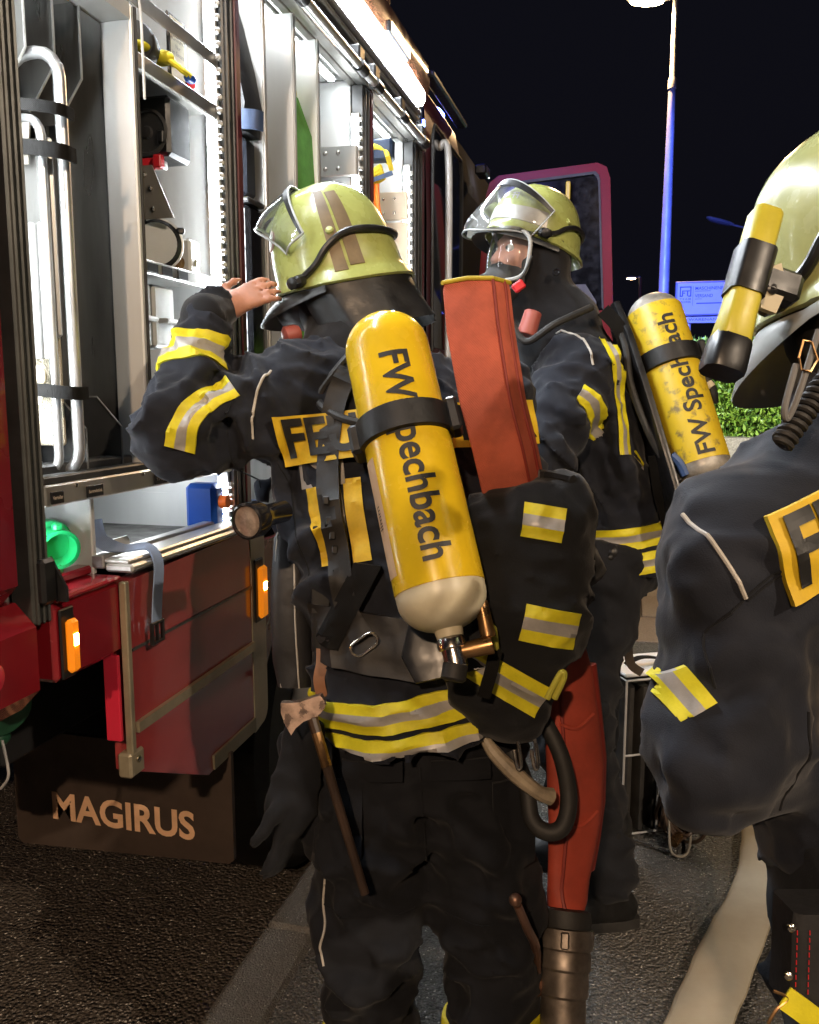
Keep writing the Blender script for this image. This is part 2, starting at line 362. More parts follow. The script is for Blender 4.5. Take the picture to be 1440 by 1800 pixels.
# ------------------------------------------------------------------ ground
def asphalt(name, base, scale, rough, bump, dist, spark=.0):
    m = bpy.data.materials.new(name); m.use_nodes = True; n = m.node_tree.nodes; l = m.node_tree.links; b = n['Principled BSDF']
    tc = n.new('ShaderNodeTexCoord')
    vo = n.new('ShaderNodeTexVoronoi'); vo.inputs['Scale'].default_value = scale; l.new(tc.outputs['Object'], vo.inputs[0])
    no = n.new('ShaderNodeTexNoise'); no.inputs['Scale'].default_value = 1.7; no.inputs['Detail'].default_value = 7; l.new(tc.outputs['Object'], no.inputs[0])
    n2 = n.new('ShaderNodeTexNoise'); n2.inputs['Scale'].default_value = scale*.6; n2.inputs['Detail'].default_value = 5; l.new(tc.outputs['Object'], n2.inputs[0])
    mx = n.new('ShaderNodeMixRGB'); mx.inputs[1].default_value = (*[c*.55 for c in base], 1); mx.inputs[2].default_value = (*[c*1.5 for c in base], 1)
    ad = n.new('ShaderNodeMath'); ad.operation = 'MULTIPLY_ADD'; ad.inputs[1].default_value = .55; l.new(vo.outputs['Color'], ad.inputs[0]); 
    m5 = n.new('ShaderNodeMath'); m5.operation = 'MULTIPLY'; m5.inputs[1].default_value = .5; l.new(no.outputs[0], m5.inputs[0]); l.new(m5.outputs[0], ad.inputs[2])
    l.new(ad.outputs[0], mx.inputs[0]); l.new(mx.outputs[0], b.inputs['Base Color'])
    mr = n.new('ShaderNodeMapRange'); mr.inputs[1].default_value = .25; mr.inputs[2].default_value = .75; mr.inputs[3].default_value = rough-.2; mr.inputs[4].default_value = rough+.2
    l.new(no.outputs[0], mr.inputs[0]); l.new(mr.outputs[0], b.inputs['Roughness'])
    hm = n.new('ShaderNodeMath'); hm.operation = 'MULTIPLY_ADD'; hm.inputs[1].default_value = -1.; l.new(vo.outputs['Distance'], hm.inputs[0]); l.new(n2.outputs[0], hm.inputs[2])
    bp = n.new('ShaderNodeBump'); bp.inputs['Strength'].default_value = bump; bp.inputs['Distance'].default_value = dist; l.new(hm.outputs[0], bp.inputs['Height']); l.new(bp.outputs[0], b.inputs['Normal'])
    b.inputs['Specular IOR Level'].default_value = .7
    if spark:       # pale specks painted in place of lamp glints on the grain
        v2 = n.new('ShaderNodeTexVoronoi'); v2.inputs['Scale'].default_value = scale*1.25; l.new(tc.outputs['Object'], v2.inputs[0])
        sp_ = n.new('ShaderNodeSeparateColor'); l.new(v2.outputs['Color'], sp_.inputs[0])
        g1 = n.new('ShaderNodeMath'); g1.operation = 'GREATER_THAN'; g1.inputs[1].default_value = 1-spark; l.new(sp_.outputs[0], g1.inputs[0])
        g2 = n.new('ShaderNodeMath'); g2.operation = 'LESS_THAN'; g2.inputs[1].default_value = .42; l.new(v2.outputs['Distance'], g2.inputs[0])
        g3 = n.new('ShaderNodeMath'); g3.operation = 'MULTIPLY'; l.new(g1.outputs[0], g3.inputs[0]); l.new(g2.outputs[0], g3.inputs[1])
        g4 = n.new('ShaderNodeMath'); g4.operation = 'MULTIPLY'; l.new(g3.outputs[0], g4.inputs[0]); l.new(sp_.outputs[1], g4.inputs[1])
        m6 = n.new('ShaderNodeMixRGB'); m6.inputs[2].default_value = (.62, .58, .52, 1); l.new(g4.outputs[0], m6.inputs[0]); l.new(mx.outputs[0], m6.inputs[1]); l.new(m6.outputs[0], b.inputs['Base Color'])
    return m
ASPH = asphalt('coarse damp asphalt', (.082, .068, .056), 95, .38, 1., .010, .18)
PAVE = asphalt('fine pavement asphalt', (.115, .109, .100), 120, .38, 1., .008, .20)
KERBM = asphalt('kerb concrete', (.155, .142, .122), 190, .55, .8, .004, .10)
SLABM = asphalt('brown paving', (.26, .19, .14), 150, .65, .5, .002)
WALLM = asphalt('rough planter concrete', (.24, .21, .17), 60, .75, .8, .006)

def sheet(name, x0, x1, y0, y1, z, m, kind='structure', nx=1, ny=1):
    mb = MB(); xs = np.linspace(x0, x1, nx+1); ys = np.linspace(y0, y1, ny+1)
    pts = np.array([[(x, y, z) for y in ys] for x in xs]); mb.grid(pts); return single(name, mb, m, kind=kind, o=(0, 0, 0))
sheet('ground', -120, 120, -60, 260, -.16, ASPH)
sheet('road', -9, -.955, -14, 60, -.11, ASPH)
sheet('pavement', -.80, 4.2, -8, 5.2, 0., PAVE)
KERBS = bpy.data.objects.new('kerb', None); COL.objects.link(KERBS); KERBS['kind'] = 'structure'
kme = None
for i in range(16):
    y0 = -2.93+i*1.0
    if kme is None:
        kme = MB().bx(-.0, .155, 0, .992, -.25, .004, .012).mesh('kerb_stone', (0, 0, 0)); kme.materials.append(KERBM)
    k = bpy.data.objects.new('kerb_stone', kme); COL.objects.link(k); k.parent = KERBS; k.location = (-.958+random.uniform(-.003, .003), y0, random.uniform(-.003, .002))
# brown paving slabs beyond the men
SLB = bpy.data.objects.new('paved_forecourt', None); COL.objects.link(SLB); SLB['kind'] = 'structure'
slme = None
for iy in range(7):
    for ix in range(9):
        if slme is None:
            slme = MB().bx(.004, .596, .004, .596, -.05, .006, .006).mesh('paving_slab', (0, 0, 0)); slme.materials.append(SLABM)
        s_ = bpy.data.objects.new('paving_slab', slme); COL.objects.link(s_); s_.parent = SLB
        s_.location = (-.8+ix*.6+(iy % 2)*.3, 5.2+iy*.6, random.uniform(-.002, .003)); 
sheet('forecourt_bed', -.8, 5, 5.2, 9.42, -.05, KERBM)
sheet('far_road', -.8, 60, 9.42, 60, -.02, ASPH)

# ------------------------------------------------------------------ fire engine
XS = -.98
TR = Thing('fire_truck', 'red fire engine with open lit equipment lockers standing along the kerb', 'fire engine', (XS-1.2, 2.5, -.11))
T = TR.part
# rear corner and frame
mb = MB(); mb.bx(-3.4, XS, 1.02, 1.214, 1.146, 3.0, .035); rc = T('rear_corner_panel', mb, REDD)
mb = MB(); mb.bx(-3.4, XS+.004, 1.02, 1.252, .95, 1.142, .04); T('rear_corner_skirt', mb, RED)
mb = MB(); mb.lathe((XS-.004, 1.10, 1.045), (1, 0, 0), [(.026, 0), (.026, .012), (.02, .016), (.0, .018)], 24); T('reflector_lens', mb, REDR, rc)
def rail(y0, y1, z0, z1, x1=XS, flute=True):
    mb = MB(); mb.bx(x1-.05, x1-.004, y0, y1, z0, z1, .004)
    if flute:
        w = (y1-y0)
        for q in (.18, .5, .82): mb.bx(x1-.01, x1+.002, y0+w*(q-.07), y0+w*(q+.07), z0, z1, .003)
    return mb
rl = T('shutter_guide_rail', rail(1.218, 1.262, 1.10, 2.62), mat('weathered rail', (.085, .088, .085), .4, .6, noise=.3, nscale=6))
mb = MB(); mb.bx(XS-.06, XS-.02, 1.262, 1.272, 1.14, 2.62, .002); T('rubber_seal', mb, RUB, rl)
mb = MB(); mb.bx(XS-.035, XS+.014, 1.225, 1.262, 1.135, 1.215, .006); mb.prism([(XS, 1.262, 1.215), (XS+.03, 1.262, 1.16), (XS+.03, 1.262, 1.135), (XS, 1.262, 1.135)], (0, .006, 0)); T('shutter_stop_bracket', mb, BLK, rl)
REDM = mat('oxblood pillar paint', (.085, .018, .022), .3, coat=.4, noise=.2, nscale=4)
for (y0, y1) in ((2.0, 2.085), (3.115, 3.222), (3.845, 4.03)):
    p_ = T('shutter_pillar', rail(y0, y1, 1.10, 2.64), STEELK)
    mb = MB(); mb.bx(XS-.006, XS+.004, y1-.034, y1-.006, 1.10, 2.64, .003); T('painted_strip', mb, REDM, p_)
    mb = MB(); mb.bx(-1.62, XS-.052, y0, y1, 1.12, 2.62, .003); T('bulkhead', mb, ALUL, p_)
# carcass: back wall, floor, roof of the lockers
mb = MB(); mb.bx(-1.66, -1.62, 1.214, 4.03, 1.0, 2.66, .002); T('locker_back_wall', mb, ALUL)
mb = MB(); mb.bx(-1.62, XS-.03, 1.215, 4.03, 2.622, 2.66, .002); T('locker_ceiling', mb, ALUL)
mb = MB(); mb.bx(-1.62, XS-.06, 1.216, 1.262, 1.10, 2.62, .002); T('rear_locker_wall', mb, ALUD)
mb = MB(); mb.bx(-1.62, XS-.055, 2.085, 3.86, 1.10, 1.13, .002); T('locker_floor', mb, ALU)
# sill with top lip
mb = MB(); mb.bx(-1.1, XS+.004, 1.256, 1.462, .984, 1.128, .008); s1 = T('rear_sill', mb, RED)
mb = MB(); mb.bx(-1.06, XS+.012, 1.262, 1.458, 1.130, 1.141, .004); mb.bx(XS-.085, XS-.05, 1.262, 1.452, 1.142, 1.160, .004); T('sill_lip', mb, RED, s1)
mb = MB(); mb.bx(-1.6, XS-.10, 1.262, 1.5, 1.12, 1.137, .002); T('rear_locker_floor', mb, ALUL)
# hanging side flap with chamfered tail
yz = [(1.468, 1.128), (2.028, 1.142), (2.028, .60), (1.782, .585), (1.768, .583), (1.468, .728)]
mb = MB(); mb.prism([(XS-.03, y, z) for y, z in yz], (.048, 0, 0)); fl = T('side_flap', mb, mat('flap red paint', (.27, .036, .036), .16, coat=.8, noise=.12, nscale=3, rvar=.05), smooth=30)
mb = MB()
def rbar(y0, z0, y1, z1, h, t=.006, x=XS+.018):
    d = nrm(V(0, y1-y0, z1-z0)); n = V(0, -d[2], d[1])*h/2; a = V(x, y0, z0); b = V(x, y1, z1)
    mb.prism([a-n, b-n, b+n, a+n], (t, 0, 0))
rbar(1.47, .822, 2.028, .830, .022, .010); T('trim_strip', mb, mat('oxidised trim', (.42, .36, .25), .38, .6, noise=.2, nscale=8), fl)
mb = MB(); rbar(1.47, .985, 2.028, .990, .006, .003); T('panel_seam', mb, STEELK, fl)
mb = MB(); rbar(1.79, .606, 2.028, .612, .036, .006)
T('bottom_edge_strip', mb, mat('olive trim', (.27, .24, .17), .45, .5, noise=.2, nscale=8), fl)
mb = MB(); mb.bx(XS+.006, XS+.022, 1.452, 1.467, .73, 1.128, .002); mb.bx(XS-.008, XS+.024, 1.44, 1.492, .722, .775, .005); et = T('end_trim', mb, mat('oxidised trim', (.42, .36, .25)), fl)
mb = MB(); mb.lathe((XS+.024, 1.466, .757), (1, 0, 0), [(.007, 0), (.007, .004), (.004, .006)], 14); T('bolt', mb, NICKEL, et)
mb = MB(); mb.bx(XS-.030, XS+.004, 1.4405, 1.4505, .80, .98, .002); T('edge_reflector', mb, REDR, et)
mb = MB()
rr = []
for y, z in [(2.03, 1.155), (2.115, 1.157), (2.115, .66)]: rr.append((y, z))
for k in range(6): a = R(0-k*18); rr.append((2.075+.04*math.cos(a), .64+.045*math.sin(a)))
rr += [(2.03, .585)]
mb.prism([(XS-.03, y, z) for y, z in rr], (.05, 0, 0)); T('corner_post_trim', mb, mat('sand coloured trim', (.46, .41, .31), .4, .35, noise=.15, nscale=6), fl)
mb = MB(); mb.bx(XS-.03, XS+.034, 1.462, 2.06, 1.1445, 1.162, .005); mb.bx(XS-.03, XS+.026, 1.462, 2.06, 1.1625, 1.172, .003, 0); mb.bx(XS-.06, XS-.031, 1.462, 2.06, 1.15, 1.178, .003); T('step_edge_profile', mb, ALU, fl)
mb = MB(); mb.bx(XS+.0345, XS+.037, 1.47, 2.05, 1.148, 1.152, .0008); T('profile_groove', mb, RUB, fl)
# pull-out tray and divider
mb = MB(); mb.bx(-1.58, XS-.061, 1.515, 2.0, 1.142, 1.150, .002); ty = T('tray_mat', mb, MATTR)
mb = MB(); mb.bx(-1.60, -1.582, 1.515, 2.0, 1.14, 1.205, .002); mb.bx(-1.60, XS-.10, 1.50, 1.514, 1.14, 1.225, .002); T('tray_rim', mb, ALUL, ty)
mb = MB(); mb.prism([(-1.10, 2.001, 1.15), (XS-.075, 2.001, 1.15), (XS-.075, 2.001, 1.222), (XS-.095, 2.001, 1.238), (-1.58, 2.001, 1.238), (-1.58, 2.001, 1.15)], (0, -.004, 0)); T('tray_front_lip', mb, ALUL, ty)
mb = MB(); mb.prism([(XS-.066, 1.53, 1.151), (XS-.066, 1.61, 1.151), (XS-.066, 1.61, 1.185), (XS-.066, 1.602, 1.194), (XS-.066, 1.53, 1.194)], (-.004, 0, 0)); T('tray_tab', mb, ALUL, ty)
mb = MB(); mb.bx(-1.6, XS-.055, 1.462, 1.476, 1.138, 1.312, .002); T('bay_divider', mb, ALUL)
# shelf with front profile and name plates
mb = MB(); mb.bx(-1.6, XS-.012, 1.266, 1.985, 1.318, 1.336, .002); mb.bx(XS-.02, XS-.004, 1.266, 1.985, 1.300, 1.338, .003); sh = T('locker_shelf', mb, ALU)
mb = MB(); mb.bx(XS-.05, XS-.012, 1.272, 1.72, 1.337, 1.352, .003); mb.bx(XS-.10, XS-.052, 1.272, 1.68, 1.337, 1.368, .004); T('shelf_lip', mb, STEELK, sh)
for (y, w, tx) in ((1.295, .035, 'Verteiler'), (1.405, .052, 'Sammelstück'), (1.64, .05, 'Trage'), (1.78, .04, 'Hebesatz')):
    mb = MB(); mb.bx(XS-.0035, XS-.001, y-w/2, y+w/2, 1.304, 1.326, .0008); np_ = T('name_plate', mb, BLK, sh)
    mb = MB(); text_on(mb, tx, .009, (XS-.0004, y, 1.315), (0, 1, 0), (0, 0, 1), .01, fit=w*.8); T('plate_lettering', mb, INKO, sh, smooth=0)
mb = MB(); mb.bx(-1.20, -1.17, 1.50, 1.95, 1.305, 1.317, .003); sl_ = T('tray_fill_lamp', mb, WHITE); mb = MB(); mb.bx(-1.197, -1.173, 1.51, 1.94, 1.298, 1.3045, .002); T('lamp_diffuser', mb, LEDC, sl_)  # lamp added under the shelf to brighten the tray below
# rear locker fittings
mb = MB(); mb.bx(-1.062, -.992, 1.612, 1.626, 1.338, 2.262, .003); dv = T('vertical_divider', mb, ALUL)
mb = MB(); mb.bx(-1.0, -.99, 1.626, 1.634, 1.338, 2.262, .002); T('divider_seal', mb, RUB, dv)
mb = MB(); mb.prism([(-1.062, 1.611, 2.232), (-.992, 1.611, 2.232), (-.992, 1.611, 2.262), (-1.062, 1.611, 2.262)], (0, -.36, 0)); T('header_beam', mb, ALUL)
mb = MB(); mb.bx(-1.6, -1.063, 1.62, 1.63, 1.338, 2.30, .002); PART = mat('smudged partition steel', (.19, .185, .172), .4, .75, noise=.3, nscale=5, rvar=.14, aniso=(1.5, 1.5, .2)); rw = T('inner_partition', mb, PART)
for x in (-1.20, -1.16): 
    mb = MB(); mb.bx(x, x+.004, 1.612, 1.6195, 1.345, 2.2, .001); T('partition_ridge', mb, ALU, rw)
for y in (1.375, 1.455, 1.535):
    mb = MB(); mb.prism([(-1.45, y, 2.24), (-1.055, y, 2.24), (-1.055, y, 2.10), (-1.115, y, 2.02), (-1.45, y, 2.02)], (0, .003, 0)); pl = T('bracket_plate', mb, PART)
    mb = MB(); mb.tube([(-1.055, y, 2.24), (-1.055, y, 2.10), (-1.115, y, 2.02)], .0025, 6, sm=False); T('bright_edge', mb, ALU, pl)
for y in (1.455, 1.575):
    mb = MB(); mb.prism([(-1.45, y, 1.338), (-1.03, y, 1.338), (-1.03, y, 1.43), (-1.085, y, 1.49), (-1.45, y, 1.49)], (0, .003, 0)); pl = T('bracket_plate', mb, STEELK)
    mb = MB(); mb.tube([(-1.03, y, 1.338), (-1.03, y, 1.43), (-1.085, y, 1.49), (-1.3, y, 1.49)], .0022, 6, sm=False); T('bright_edge', mb, ALU, pl)
# upper shelf and small shelf of the rear locker
mb = MB(); mb.bx(-1.6, -1.0, 1.64, 1.985, 2.165, 2.178, .002); mb.bx(-1.01, -.996, 1.635, 1.985, 2.150, 2.185, .003); mb.bx(-.998, -.994, 1.27, 1.985, 2.268, 2.30, .002); us = T('locker_shelf', mb, ALU)
mb = MB(); mb.bx(-1.6, -1.02, 1.64, 1.985, 1.762, 1.774, .002); mb.bx(-1.03, -1.018, 1.64, 1.985, 1.752, 1.782, .003); ms = T('locker_shelf', mb, ALU)
for y in (1.70, 1.76, 1.83):
    mb = MB(); mb.bx(-1.0178, -1.016, y-.022, y+.022, 1.757, 1.776, .0006); T('name_plate', mb, BLK, ms)
for i, y in enumerate((1.70, 1.80)):
    mb = MB(); mb.bx(-1.5, -1.05, y-.045, y+.045, 1.60, 1.74, .006); dr = T('drawer', mb, mat('grey drawer', (.42, .43, .41), .4, .2, noise=.08))
    mb = MB(); mb.tube([(-1.048, y-.03, 1.66), (-1.03, y-.028, 1.66), (-1.03, y+.028, 1.66), (-1.048, y+.03, 1.66)], .006, 8, sm=False); T('handle', mb, ALU, dr)
mb = MB(); mb.prism([(-1.4, 1.78, 2.0), (-1.055, 1.78, 2.0), (-1.005, 1.78, 1.885), (-1.4, 1.78, 1.885)], (0, -.004, 0)); bp_ = T('bracket_plate', mb, mat('grey bracket', (.34, .31, .27), .45, .6, noise=.1))
for (x, z) in ((-1.075, 1.98), (-1.06, 1.95), (-1.055, 1.905)):
    mb = MB(); mb.lathe((x, 1.776, z), (0, -1, 0), [(.006, 0), (.006, .004), (.003, .006)], 10); T('screw', mb, NICKEL, bp_)
# led strips: one housing and its diodes
def led_strip(x, y, z0, z1, pitch, r, sg=-1):
    mb = MB(); mb.bx(x-.016, x+.016, min(y, y-sg*.012), max(y, y-sg*.012), z0, z1, .002); st = T('led_strip', mb, WHITE); me = None
    n = int((z1-z0)/pitch)
    for i in range(n):
        if me is None:
            q = MB(); q.ell((0, 0, 0), (r, r*.8, pitch*.40), nu=10, nv=6); me = q.mesh('led', (0, 0, 0)); me.materials.append(LED)
        o = bpy.data.objects.new('led', me); COL.objects.link(o); o.parent = st; o.location = V(x, y+sg*.004, z0+pitch*(i+.5))-TR.o
        q = o
    mb = MB()
    for i in range(n): mb.box((x+.024, y+sg*.004, z0+pitch*(i+.5)), (.016, .012, pitch*.5), .004)
    T('lens_ridge', mb, ALUD, st)['kind'] = 'stuff'
led_strip(-1.012, 1.985, 1.345, 2.60, .030, .010)
led_strip(-1.012, 3.100, 1.20, 2.50, .034, .011)
led_strip(-1.012, 3.830, 1.20, 2.50, .040, .012)
led_strip(-1.012, 1.985, 1.16, 1.30, .030, .010); led_strip(-1.045, 1.285, 1.16, 1.30, .045, .010, 1)
for y0, y1 in ((2.12, 3.08), (3.25, 3.80)):
    mb = MB(); mb.bx(-1.10, -1.07, y0, y1, 2.608, 2.622, .003); cl_ = T('ceiling_lamp', mb, WHITE); mb = MB(); mb.bx(-1.097, -1.073, y0+.02, y1-.02, 2.600, 2.6075, .002); T('lamp_diffuser', mb, LEDC, cl_)
for y_ in (1.285, 2.10, 3.238): led_strip(-1.045, y_, 1.35, 2.58, .045, .011, 1)
# tops: hood, shutter bar, roof edge, lamp
mb = MB(); mb.bx(-1.05, XS-.006, 1.216, 4.03, 2.642, 2.70, .006); hd = T('shutter_hood', mb, STEELK)
mb = MB(); mb.bx(-1.05, XS+.004, 1.216, 3.92, 2.702, 2.722, .006); T('hood_cover', mb, ALUD, hd)
mb = MB(); mb.bx(XS-.03, XS+.01, 1.216, 4.03, 2.60, 2.612, .003); mb.bx(XS-.06, XS-.032, 1.27, 4.0, 2.60, 2.614, .003); T('hood_lip', mb, ALU, hd)
mb = MB(); mb.cyl((XS+.045, 1.05, 2.592), (XS+.045, 3.88, 2.592), .016, n=14); br = T('shutter_bar', mb, CHROME)
for y in (1.6, 2.38, 2.94, 3.12, 3.48, 3.84):
    mb = MB(); mb.bx(XS-.004, XS+.05, y-.03, y+.03, 2.61, 2.66, .006); mb.cyl((XS+.045, y-.035, 2.592), (XS+.045, y+.035, 2.592), .022, n=12); T('bar_bracket', mb, BLK, br)
mb = MB(); mb.bx(XS-.02, XS+.02, 1.03, 3.90, 2.724, 2.748, .006); mb.bx(XS-.02, XS+.006, 1.03, 3.90, 2.749, 2.846, .006); lf = T('awning_lamp', mb, ALU)
mb = MB(); prof = [(XS+.008, 2.750), (XS+.030, 2.753), (XS+.044, 2.778), (XS+.040, 2.812), (XS+.010, 2.832)]
mb.grid(np.array([[(x, y, z) for x, z in prof] for y in np.linspace(1.04, 3.87, 8)])); T('lamp_tube', mb, LEDA, lf)
prof = [(XS-.01, 2.850), (XS+.012, 2.862), (XS+.02, 2.92), (XS+.012, 2.985), (XS-.02, 3.03), (XS-.08, 3.055), (-3.4, 3.07)]
mb = MB(); mb.grid(np.array([[(x, y, z) for x, z in prof] for y in (1.02, 1.4, 2.4, 3.4, 4.06)])); T('roof_edge', mb, mat('warm lit roof red', (.13, .055, .03), .2, coat=.6, noise=.2, nscale=4, rvar=.08))  # brown is warm lamplight put into the dark red roof's colour
mb = MB(); mb.cyl((XS-.06, 3.6, 3.04), (XS-.06, 3.6, 3.09), .02, n=12); T('roof_fitting', mb, BRASS)
mb = MB(); q0 = PX(690, 68, XS+.03); q1 = PX(728, 104, XS+.03); mb.bx(XS-.03, XS+.030, 3.36, 3.66, 2.864, 2.915, .008); rlp = T('roof_glare_box', mb, BLK)  # box added on the roof edge to stand for a warm glare
mb = MB(); mb.bx(XS+.0305, XS+.034, 3.37, 3.65, 2.869, 2.910, .002); T('lamp_glass', mb, emat('warm roof glare', (1, .70, .34), 5), rlp)  # its glowing face is the glare itself, no real lamp
# mud flap with lettering, reflector, chassis and wheel
mb = MB(); mb.prism([(-1.60, 1.862, .60), (-1.60, 1.862, .285), (-1.585, 1.862, .27), (-.962, 1.862, .30), (-.95, 1.862, .312), (-.95, 1.862, .60)], (0, .014, 0)); mf = T('mud_flap', mb, FLAPM)
mb = MB(); text_on(mb, 'MAGIRUS', .105, (-1.272, 1.8605, .388), (1, 0, -.012), (0, 0, 1), .028, fit=.425); T('flap_lettering', mb, LETO, mf, smooth=0)
mb = MB(); mb.bx(-1.475, -1.435, 1.50, 1.506, .578, .645, .002); T('rear_reflector', mb, REDR)
CHK = mat('chassis black', (.014, .014, .015), .6, noise=.3, nscale=6)
mb = MB(); mb.bx(-3.2, -1.40, 1.6, 9.0, .62, .94, .01); mb.bx(-1.52, -1.40, 1.508, 1.56, .575, .80, .01); mb.bx(-3.3, -1.06, 2.13, 3.2, 1.0, 1.09, .01); T('chassis', mb, CHK)
mb = MB(); mb.bx(-1.6, -1.02, 3.22, 4.05, .5, 1.09, .02); T('front_lower_locker', mb, REDD)
wh = MB(); wc = V(-1.30, 2.66, .40)
wh.lathe(wc, (1, 0, 0), [(.30, -.02), (.46, 0), (.505, .03), (.51, .10), (.51, .22), (.50, .27), (.46, .30), (.30, .29)], 48); wp = T('wheel', wh, RUB)
mb = MB(); mb.lathe(wc, (1, 0, 0), [(.0, .20), (.10, .20), (.12, .26), (.17, .26), (.20, .20), (.27, .22), (.30, .295), (.285, .30)], 36); T('rim', mb, GALV, wp)
mb = MB()
ar = [(2.66+.60*math.cos(R(a)), .40+.60*math.sin(R(a))) for a in range(10, 171, 10)]
mb.grid(np.array([[(x, y, z) for x in (-1.6, XS-.01)] for y, z in ar])); T('wheel_arch', mb, CHK)
mb = MB(); mb.prism([(XS-.02, 2.12, 1.09), (XS-.02, 2.12, .62)] + [(XS-.02, y, z) for y, z in ar[::-1] if z > .62] + [(XS-.02, 3.25, .62), (XS-.02, 3.25, 1.09)], (.018, 0, 0)); T('arch_panel', mb, REDD, smooth=0)
# under-slung suction outlet with cap
mb = MB(); a = V(-1.25, 1.42, .86); ax = nrm((.55, -.75, -.1))
mb.lathe(a-ax*.10, ax, [(.04, 0), (.055, .03), (.055, .05), (.066, .052), (.066, .10), (.056, .105), (.056, .13), (.04, .135), (0, .135)], 24); oc = T('suction_outlet', mb, GRND)
for k in range(2):
    mb = MB(); q = a+ax*.0+V(0, 0, (.07 if k == 0 else -.07)); mb.ell(q, (.02, .025, .02)); T('claw_lug', mb, GRND, oc)
mb = MB(); mb.tube([a+V(.05, -.05, -.05), a+V(.06, -.05, -.12), a+V(.03, -.04, -.16)], .003, 6); T('chain', mb, GALV, oc)
mb = MB(); mb.cyl((-1.40, 1.47, .82), (-1.40, 1.47, .70), .045, n=18); T('drain_pipe', mb, RUB, oc)
# amber marker lamps
for (y0, y1, z0, z1, x) in ((1.272, 1.300, 1.0, 1.098, XS+.005), (2.045, 2.085, .90, 1.04, XS+.0215)):
    mb = MB(); mb.bx(x, x+.006, y0-.006, y1+.006, z0-.012, z1+.02, .003); ml = T('marker_lamp', mb, BLK)
    mb = MB(); mb.bx(x+.0065, x+.022, y0, y1, z0, z1, .006); T('amber_lens', mb, mat('amber lens', (.75, .20, .01), .2, emit=(1, .28, .01), estr=.35, bump=.5, bscale=160, bdist=.002), ml)
    mb = MB(); mb.box((x+.0225, (y0+y1)/2, z0+(z1-z0)*.62), (.003, (y1-y0)*.42, .022), .001); T('amber_bulb', mb, AMBC, ml)
# locker 2: mounting boards, locker 3 boards
for (y, xo) in ((2.262, -1.0), (2.478, -1.0), (2.672, -.998)):
    mb = MB(); mb.bx(-1.60, xo, y, y+.014, 1.132, 2.59, .002); bd = T('mounting_board', mb, ALUL if y > 2.3 else ALUD)
    mb = MB(); mb.bx(xo+.0002, xo+.006, y-.001, y+.016, 1.132, 2.59, .002); T('board_edge', mb, ALUD, bd)
mb = MB(); mb.bx(-1.3, -1.0, 3.078, 3.10, 2.28, 2.385, .003); gs = T('gusset_plate', mb, ALU)
for (x, z) in ((-1.235, 2.36), (-1.235, 2.305), (-1.12, 2.36), (-1.12, 2.305), (-1.07, 2.36), (-1.07, 2.305)):
    mb = MB(); mb.lathe((x, 3.0775, z), (0, -1, 0), [(.008, 0), (.008, .002), (.003, .004)], 10); T('bolt', mb, NICKEL, gs)
for x in (-1.22, -1.10):
    mb = MB(); mb.bx(x, x+.012, 3.084, 3.10, 1.2, 2.27, .003); T('wall_rib', mb, ALU)
mb = MB(); mb.bx(-1.25, -1.0, 3.80, 3.822, 2.26, 2.38, .003); gs = T('gusset_plate', mb, mat('warm cream plate', (.66, .55, .42), .5, .2))
for (x, z) in ((-1.19, 2.35), (-1.19, 2.29), (-1.11, 2.35), (-1.11, 2.29), (-1.06, 2.35), (-1.06, 2.29)):
    mb = MB(); mb.lathe((x, 3.7995, z), (0, -1, 0), [(.007, 0), (.007, .002), (.003, .004)], 10); T('bolt', mb, NICKEL, gs)
mb = MB(); mb.bx(-1.4, -1.0, 3.81, 3.825, 1.2, 2.25, .003); T('end_board', mb, mat('warm cream board', (.70, .58, .44), .55, .1))
# cab
mb = MB(); CABR = [(XS-.0, .35), (XS-.0, 2.30), (XS-.012, 2.80), (XS-.04, 2.93), (XS-.10, 3.02), (-3.3, 3.06)]
for y0, y1 in ((4.085, 4.93),): mb.grid(np.array([[(x, y, z) for x, z in CABR] for y in (y0, y1)]))
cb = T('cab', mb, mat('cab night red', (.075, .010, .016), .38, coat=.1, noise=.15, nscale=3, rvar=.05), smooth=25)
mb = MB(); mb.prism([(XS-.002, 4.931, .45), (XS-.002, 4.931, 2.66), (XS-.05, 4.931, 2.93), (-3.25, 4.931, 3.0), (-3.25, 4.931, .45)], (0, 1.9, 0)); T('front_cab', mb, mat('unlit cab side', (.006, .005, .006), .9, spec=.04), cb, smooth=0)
mb = MB(); mb.bx(-3.3, XS-.02, 4.032, 4.084, .5, 3.0, .004); T('cab_joint', mb, RUB, cb)
mb = MB(); mb.prism([(XS+.003, 4.17, 1.72), (XS+.003, 4.89, 1.72), (XS+.003, 4.89, 2.70), (XS+.003, 4.85, 2.76), (XS+.003, 4.21, 2.76), (XS+.003, 4.17, 2.70)], (.004, 0, 0)); wd = T('cab_window', mb, GLASSD, cb)
mb = MB(); mb.tube([(XS+.010, 4.165, 1.70), (XS+.010, 4.165, 2.71), (XS+.010, 4.205, 2.77), (XS+.010, 4.855, 2.77), (XS+.010, 4.895, 2.71), (XS+.010, 4.895, 1.70)], .008, 8, sm=False); T('window_rubber', mb, RUB, cb)
mb = MB(); mb.tube([(XS+.005, 4.33, 2.70), (XS+.05, 4.33, 2.66), (XS+.055, 4.33, 2.0), (XS+.05, 4.33, 1.55), (XS+.005, 4.33, 1.5)], .018, 10); T('grab_rail', mb, GALV, cb)
mb = MB(); mb.bx(XS-.03, XS+.03, 4.1, 4.93, 2.955, 2.985, .008); T('cab_gutter', mb, BLK, cb)
